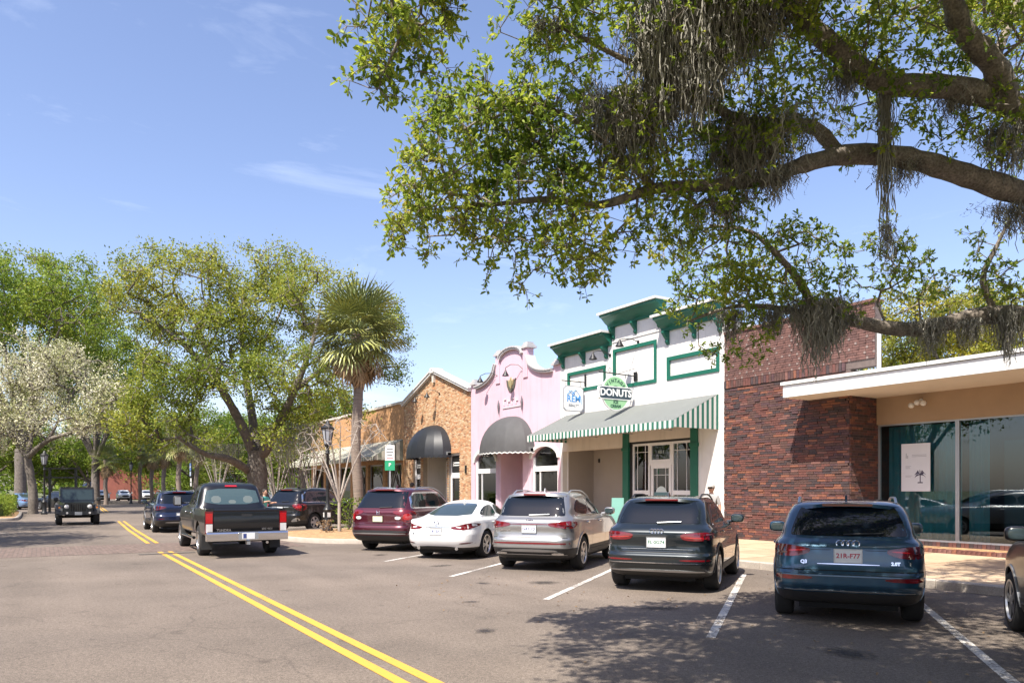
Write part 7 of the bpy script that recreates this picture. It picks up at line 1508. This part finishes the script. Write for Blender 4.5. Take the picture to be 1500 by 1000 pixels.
rng = np.random.default_rng(123); n = 16000; C = np.c_[rng.uniform(-190,-20,n), rng.uniform(205,230,n), np.zeros(n)]; C[:,2] = rng.random(n)**0.7*(11+3*np.sin(C[:,0]*0.21)+2*np.sin(C[:,0]*0.53)); l = rng.uniform(0.8,1.6,n); V_, F_ = leaf_geo(C, unit(rng.normal(size=(n,3))), rng.normal(size=(n,3)), l, l*0.7, False)
o = link('far_wood', np_mesh('far_wood', V_, F_, LEAF3)); o['kind'] = 'stuff'; o['label'] = 'dark green mass of far trees closing the end of the street'; o['category'] = 'woods'
def shrub(name, label, p, h, r, seed, mat, n=420, ln=0.12):
    rng = np.random.default_rng(seed); root = thing(name, label, 'shrub', p); C = np.c_[rng.normal(size=(n,2))*r*0.45, rng.random(n)**0.7*h]; D = unit(np.c_[C[:,:2]*1.5, np.full(n,0.5)]+rng.normal(size=(n,3))*0.4); l = ln*rng.uniform(0.7,1.4,n); V_, F_ = leaf_geo(C, D, rng.normal(size=(n,3)), l, l*0.4, False); f = link('foliage', np_mesh('foliage', V_, F_, mat), root); f['kind'] = 'stuff'
    mb = MB()
    for k in range(6): mb.tube([(0,0,0),(r*0.3*math.cos(k),r*0.3*math.sin(k),h*0.7)], [0.015,0.006], 4)
    s_ = mb.build('stems', BARKG, root); s_['kind'] = 'stuff'
q_ = PX(511, CAM_H, 29.5); shrub('flowering_shrub', 'green flowering shrub beside the palm trunk left of the maroon SUV', (q_.x,q_.y,0.12), 1.25, 0.7, 95, LEAF3)
q_ = PX(478, CAM_H, 27.2); shrub('dry_shrub', 'small dry brown shrub at the foot of the lamp post', (q_.x,q_.y,0.15), 0.45, 0.35, 96, leafmat('dry_leaves', [(0.0,(0.12,0.08,0.05)),(1.0,(0.35,0.24,0.13))], 0.2), 160, 0.09)
# fallen leaves near the oak
rng = np.random.default_rng(99); n = 260
C = np.array([tuple(W(rng.uniform(-2,13), rng.uniform(4.5,13.0), 0.012)) for _ in range(n)]); V_, F_ = leaf_geo(C, np.c_[rng.normal(size=(n,2)), rng.uniform(0,0.25,n)], np.c_[rng.normal(size=(n,2))*0.3, np.ones(n)], np.full(n,0.05), np.full(n,0.025), True)
o = link('fallen_leaves', np_mesh('fallen_leaves', V_, F_, leafmat('fallen_leaf', [(0.0,(0.10,0.06,0.03)),(1.0,(0.30,0.19,0.08))], 0.15))); o['kind'] = 'stuff'; o['label'] = 'dry brown leaves scattered on the asphalt by the parked cars'; o['category'] = 'leaves'
# ------------------------------------------------------------------ street furniture, signs, people
def lamp_post(label, p, h=4.1, plate=False):
    root = thing('street_lamp', label, 'street lamp', p, TH, 'black lantern street lamps'); s = h/4.1
    mb = MB(); mb.lathe([(0.20,0),(0.20,0.10),(0.17,0.16),(0.14,0.2),(0.14,0.75),(0.17,0.82),(0.10,0.95),(0.065,1.1),(0.055,2.9*s),(0.09,2.95*s),(0.05,3.05*s),(0.05,3.2*s)], 14); mb.build('post', M['blackmetal'], root, smooth=40)
    mb = MB(); mb.tube([(-0.22,0,3.05*s),(0.22,0,3.05*s)], 0.02, 6); mb.lathe([(0.11,3.2*s),(0.13,3.26*s),(0.13,3.3*s)], 12); mb.lathe([(0.25,3.86*s),(0.27,3.90*s),(0.16,4.0*s),(0.10,4.05*s),(0.03,4.2*s)], 8)
    for k in range(8): a = k*math.pi/4; mb.tube([(0.13*math.cos(a),0.13*math.sin(a),3.3*s),(0.23*math.cos(a),0.23*math.sin(a),3.87*s)], 0.012, 4)
    l_ = mb.build('lantern', M['blackmetal'], root); mb = MB(); mb.lathe([(0.12,3.3*s),(0.215,3.86*s)], 8); mb.build('lantern_glass', pm('lantern_glass', (0.34,0.35,0.38), 0.35, spec=0.6), l_)
    if plate: mb = MB(); mb.box(-0.06,0.06,-0.152,-0.142,0.55,0.72); mb.box(0.142,0.15,-0.06,0.06,0.55,0.72); mb.build('notice', M['whitepaint'], root)
q = PX(480, CAM_H, 28.2); lamp_post('black lantern lamp post on the mulch island beside the bare tree', (q.x,q.y,0.16), 4.05, True)
q = PX(65, CAM_H, 50); lamp_post('black lantern lamp post in front of the left hedge', (q.x,q.y,0.1), 4.1)
q = PX(192, CAM_H, 95); lamp_post('tall dark lamp post beside the far white cars', (q.x,q.y,0.0), 5.2)
# parking sign, green foot
q = PX(571, CAM_H, 30.5); root = thing('parking_sign', 'white parking notice with green lower panel on a slim post above the maroon SUV', 'sign', (q.x,q.y,0.12), 0)
mb = MB(); mb.box(-0.03,0.03,0.02,0.06,0,3.5); mb.build('post', M['alu'], root); mb = MB(); mb.box(-0.19,0.19,0.0,0.018,2.78,3.40); a_ = mb.build('upper_panel', M['whitepaint'], root); mb = MB(); mb.box(-0.2,0.2,0.0,0.018,2.38,2.77); b_ = mb.build('lower_panel', pm('sign_green', (0.012,0.27,0.13), 0.5), root)
mb = MB(); 
for z, w_ in ((3.22,0.12),(3.1,0.14),(2.98,0.10)): mb.box(-w_,w_,-0.004,0.0,z,z+0.035)
mb.build('print_line', pm('print_grey', (0.12,0.13,0.13), 0.6), a_); mb = MB(); mb.box(-0.13,0.13,-0.004,0,2.86,2.885); mb.build('print_line', pm('print_red', (0.6,0.06,0.08), 0.6), a_)
link('lettering', text_mesh('P', 0.2, M['whitepaint'], 0.002, 0.004), b_, loc=(0,-0.004,2.6), rot=(R(90),0,0))
# blue and white signs down the street
q = PX(280, CAM_H, 58); root = thing('street_sign', 'blue and white direction signs stacked on a post above the navy SUV', 'sign', (q.x,q.y,0), TH)
mb = MB(); mb.tube([(0,0,0),(0,0,4.0)], 0.04, 8); mb.tube([(0,0,3.9),(0.9,0,4.0)], 0.025, 6); mb.build('post', M['blackmetal'], root)
for z0,z1,x0,x1,mt in ((3.2,3.75,-0.35,0.25,pm('sign_panel_blue',(0.10,0.18,0.42),0.5)),(2.78,3.12,-0.3,0.2,pm('sign_panel_sky',(0.35,0.45,0.62),0.5)),(2.0,2.6,-0.05,0.5,M['whitepaint'])):
    mb = MB(); mb.box(x0,x1,-0.06,-0.045,z0,z1); pn = mb.build('panel', mt, root); mb = MB(); mb.box(x0+0.1,x1-0.1,-0.066,-0.06,(z0+z1)/2-0.04,(z0+z1)/2+0.04); mb.build('print_line', M['blackmetal'] if mt is M['whitepaint'] else M['whitepaint'], pn)
q = PX(905, CAM_H, 21.6); root = thing('sandwich_board', 'mint green sandwich board with black panel on the pavement between silver and grey SUVs', 'sign', (q.x,q.y,0.15), R(-12))
mint_ = pm('mint_board_paint', (0.12,0.29,0.235), 0.6, var=0.1)
for s_ in (-1,1):
    mb = MB(); mb.obox((0,s_*0.16,0.68),(0.17,0,0),(0,0.012,0),(0,-s_*0.14,0.66)); lf = mb.build('leaf', mint_, root); mb = MB(); mb.obox((0,s_*0.16+s_*0.016,0.62),(0.14,0,0),(0,0.004,0),(0,-s_*0.11,0.48)); mb.build('blackboard', M['blackmetal'], lf)
# timber trellis frame seen left of the jeep
q = PX(92, CAM_H, 58); root = thing('timber_arbour', 'dark timber arbour frame behind the hedge beside the jeep', 'arbour', (q.x,q.y,0), 0)
for x in (-1.0,1.0): mb = MB(); mb.box(x-0.07,x+0.07,-0.07,0.07,0,3.4); mb.build('post', M['blackmetal'], root)
for z in (2.6,3.3): mb = MB(); mb.box(-1.3,1.3,-0.05,0.05,z,z+0.12); mb.build('beam', M['blackmetal'], root)

# people: one continuous skinned body each, coloured by region
SKIN = pm('skin', (0.42,0.24,0.165), 0.6)
def person(label, loc, rz, h, shirt, trousers, hair, arm_l, arm_r, cap=None, glasses=False, lean=0.0):
    root = thing('person', label, 'person', loc, rz); s = h/1.75; me = bpy.data.meshes.new('body')
    J = {'pel':(0,0,0.95),'wst':(0.0,lean*0.3,1.10),'chs':(0,lean*0.8,1.32),'nkb':(0,lean,1.46),'nek':(0,lean*1.05,1.54),'hd':(0,lean*1.1-0.01,1.64),
         'shl':(0.17,lean*0.95,1.42),'shr':(-0.17,lean*0.95,1.42),'hpl':(0.09,0,0.92),'hpr':(-0.09,0,0.92),'knl':(0.11,-0.03,0.50),'knr':(-0.11,0.02,0.50),'anl':(0.11,0.02,0.08),'anr':(-0.12,0.05,0.08),'tol':(0.12,-0.15,0.04),'tor':(-0.13,-0.12,0.04),
         'ell':arm_l[0],'wrl':arm_l[1],'elr':arm_r[0],'wrr':arm_r[1]}
    rad = dict(pel=0.15,wst=0.135,chs=0.15,nkb=0.085,nek=0.055,hd=0.058,shl=0.072,shr=0.072,hpl=0.10,hpr=0.10,knl=0.062,knr=0.062,anl=0.045,anr=0.045,tol=0.04,tor=0.04,ell=0.045,elr=0.045,wrl=0.03,wrr=0.03)
    E_ = [('pel','wst'),('wst','chs'),('chs','nkb'),('nkb','nek'),('nek','hd'),('chs','shl'),('chs','shr'),('shl','ell'),('ell','wrl'),('shr','elr'),('elr','wrr'),('pel','hpl'),('pel','hpr'),('hpl','knl'),('knl','anl'),('anl','tol'),('hpr','knr'),('knr','anr'),('anr','tor')]
    K = list(J); 
    for sd_, el_, wr in ((1,'ell','wrl'),(-1,'elr','wrr')):   # hands: palm, four fingers, thumb
        w_ = Vector(J[wr]); d = (w_-Vector(J[el_])).normalized(); side = d.cross(Vector((0,0,1))); side = side.normalized() if side.length > 0.1 else Vector((1,0,0)); pn = 'p'+wr; J[pn] = tuple(w_+d*0.07); rad[pn] = 0.028; E_.append((wr,pn)); K.append(pn)
        for f in range(4): fn = f'f{f}'+wr; J[fn] = tuple(w_+d*(0.15-0.012*abs(f-1.4))+side*(f-1.5)*0.022+Vector((0,0,-0.02))); rad[fn] = 0.009; E_.append((pn,fn)); K.append(fn)
        tn = 't'+wr; J[tn] = tuple(w_+d*0.09+side*0.055*sd_); rad[tn] = 0.010; E_.append((wr,tn)); K.append(tn)
    me.from_pydata([tuple(c*s for c in J[k]) for k in K], [(K.index(a),K.index(b)) for a,b in E_], [])
    o = bpy.data.objects.new('body', me); COL.objects.link(o); md = o.modifiers.new('s','SKIN'); sub = o.modifiers.new('d','SUBSURF'); sub.levels = 2; sub.render_levels = 2
    sv = me.skin_vertices[0].data if me.skin_vertices else None
    if sv is None:
        bm = bmesh.new(); bm.from_mesh(me); bm.verts.layers.skin.verify(); bm.to_mesh(me); bm.free(); sv = me.skin_vertices[0].data
    for i, k in enumerate(K): sv[i].radius = (rad[k]*s,)*2; sv[i].use_root = (k == 'pel')
    m2 = bpy.data.meshes.new_from_object(o.evaluated_get(bpy.context.evaluated_depsgraph_get())); bpy.data.objects.remove(o)
    m2.materials.clear()
    for mt in (shirt, trousers, SKIN, M['blackmetal']): m2.materials.append(mt)
    el_, er = [Vector(J[k])*s for k in ('ell','elr')]
    for p_ in m2.polygons:
        c = p_.center; p_.use_smooth = True
        if c.z > 1.50*s: mi = 2
        elif c.z < 0.10*s: mi = 3
        elif c.z < 0.98*s and abs(c.x) < 0.25*s: mi = 1
        else:
            mi = 0
            for sd_, e in ((1,el_),(-1,er)):
                a = Vector(J['shl' if sd_ > 0 else 'shr'])*s; ax = (e-a)
                if (c-a).dot(ax) > 0.75*ax.length_squared and c.x*sd_ > 0.1*s and (c-e).length < 0.6*s: mi = 2
        p_.material_index = mi
    b_ = link('body', m2, root); hz = 1.655*s; y = (lean*1.1-0.01)*s
    mb = MB(); mb.sphere((0,y,hz), 0.078*s,0.098*s,0.122*s,0,18,14); mb.sphere((0,y-0.10*s,hz-0.012*s), 0.014*s,0.022*s,0.02*s,0,8,6)
    for sx in (-1,1): mb.sphere((sx*0.079*s,y+0.01*s,hz-0.005*s), 0.012*s,0.022*s,0.03*s,0,8,6)
    hd = mb.build('head', SKIN, root, smooth=80)
    for sx in (-1,1): mb = MB(); mb.sphere((sx*0.032*s,y-0.088*s,hz+0.012*s), 0.013*s,0.010*s,0.008*s,0,8,6); mb.build('eye', M['blackmetal'], hd, smooth=80)
    mb = MB(); mb.sphere((0,y-0.090*s,hz-0.055*s), 0.026*s,0.012*s,0.007*s,0,8,6); mb.build('mouth', pm('lips', (0.30,0.10,0.09), 0.6), hd, smooth=80)
    mb = MB(); mb.sphere((0,y+0.018*s,hz+0.028*s), 0.090*s,0.100*s,0.112*s,0,18,12); mb.build('hair', hair, hd, smooth=80)
    if cap: mb = MB(); mb.sphere((0,y+0.006*s,hz+0.055*s), 0.097*s,0.112*s,0.085*s,0,18,10); mb.prism([(-0.07*s,y-0.09*s),(0.07*s,y-0.09*s),(0.055*s,y-0.19*s),(-0.055*s,y-0.19*s)], hz+0.045*s, hz+0.055*s, 'z'); mb.build('cap', cap, hd, smooth=60)
    if glasses: mb = MB(); mb.box(-0.07*s,0.07*s,y-0.108*s,y-0.092*s,hz-0.005*s,hz+0.028*s); mb.build('sunglasses', M['blackmetal'], hd)
    return root
c_grey = pm('grey_cloth', (0.30,0.29,0.28), 0.9, var=0.1); c_teal = pm('teal_cloth', (0.10,0.42,0.38), 0.9, var=0.15, vs=6); c_dark = pm('dark_cloth', (0.04,0.045,0.06), 0.9); c_khaki = pm('khaki_cloth', (0.35,0.29,0.2), 0.9); hair_d = pm('dark_hair', (0.02,0.014,0.011), 0.7)
hang_l = ((0.24,0.03,1.14),(0.25,-0.04,0.88)); hang_r = ((-0.24,0.03,1.14),(-0.25,-0.04,0.88))
q = PX(1042, CAM_H, 20.6); person('person in grey cap and sunglasses standing behind the dark grey SUV', (q.x,q.y,0.15), R(-35), 1.70, c_grey, c_khaki, hair_d, hang_l, hang_r, cap=pm('grey_cap', (0.40,0.38,0.35), 0.9), glasses=True)
q = PX(604, CAM_H, 33.0); person('dark haired person behind the maroon SUV by the gabled shop', (q.x,q.y,0.15), R(150), 1.84, c_dark, c_dark, hair_d, hang_l, hang_r)
q = PX(384, CAM_H, 29.3); person('person in teal top reaching towards the black SUV beside the pickup', (q.x,q.y,0.0), R(62), 1.72, c_teal, c_dark, hair_d, ((0.26,-0.20,1.22),(0.20,-0.46,1.25)), ((-0.26,-0.18,1.24),(-0.16,-0.44,1.30)), lean=-0.12)
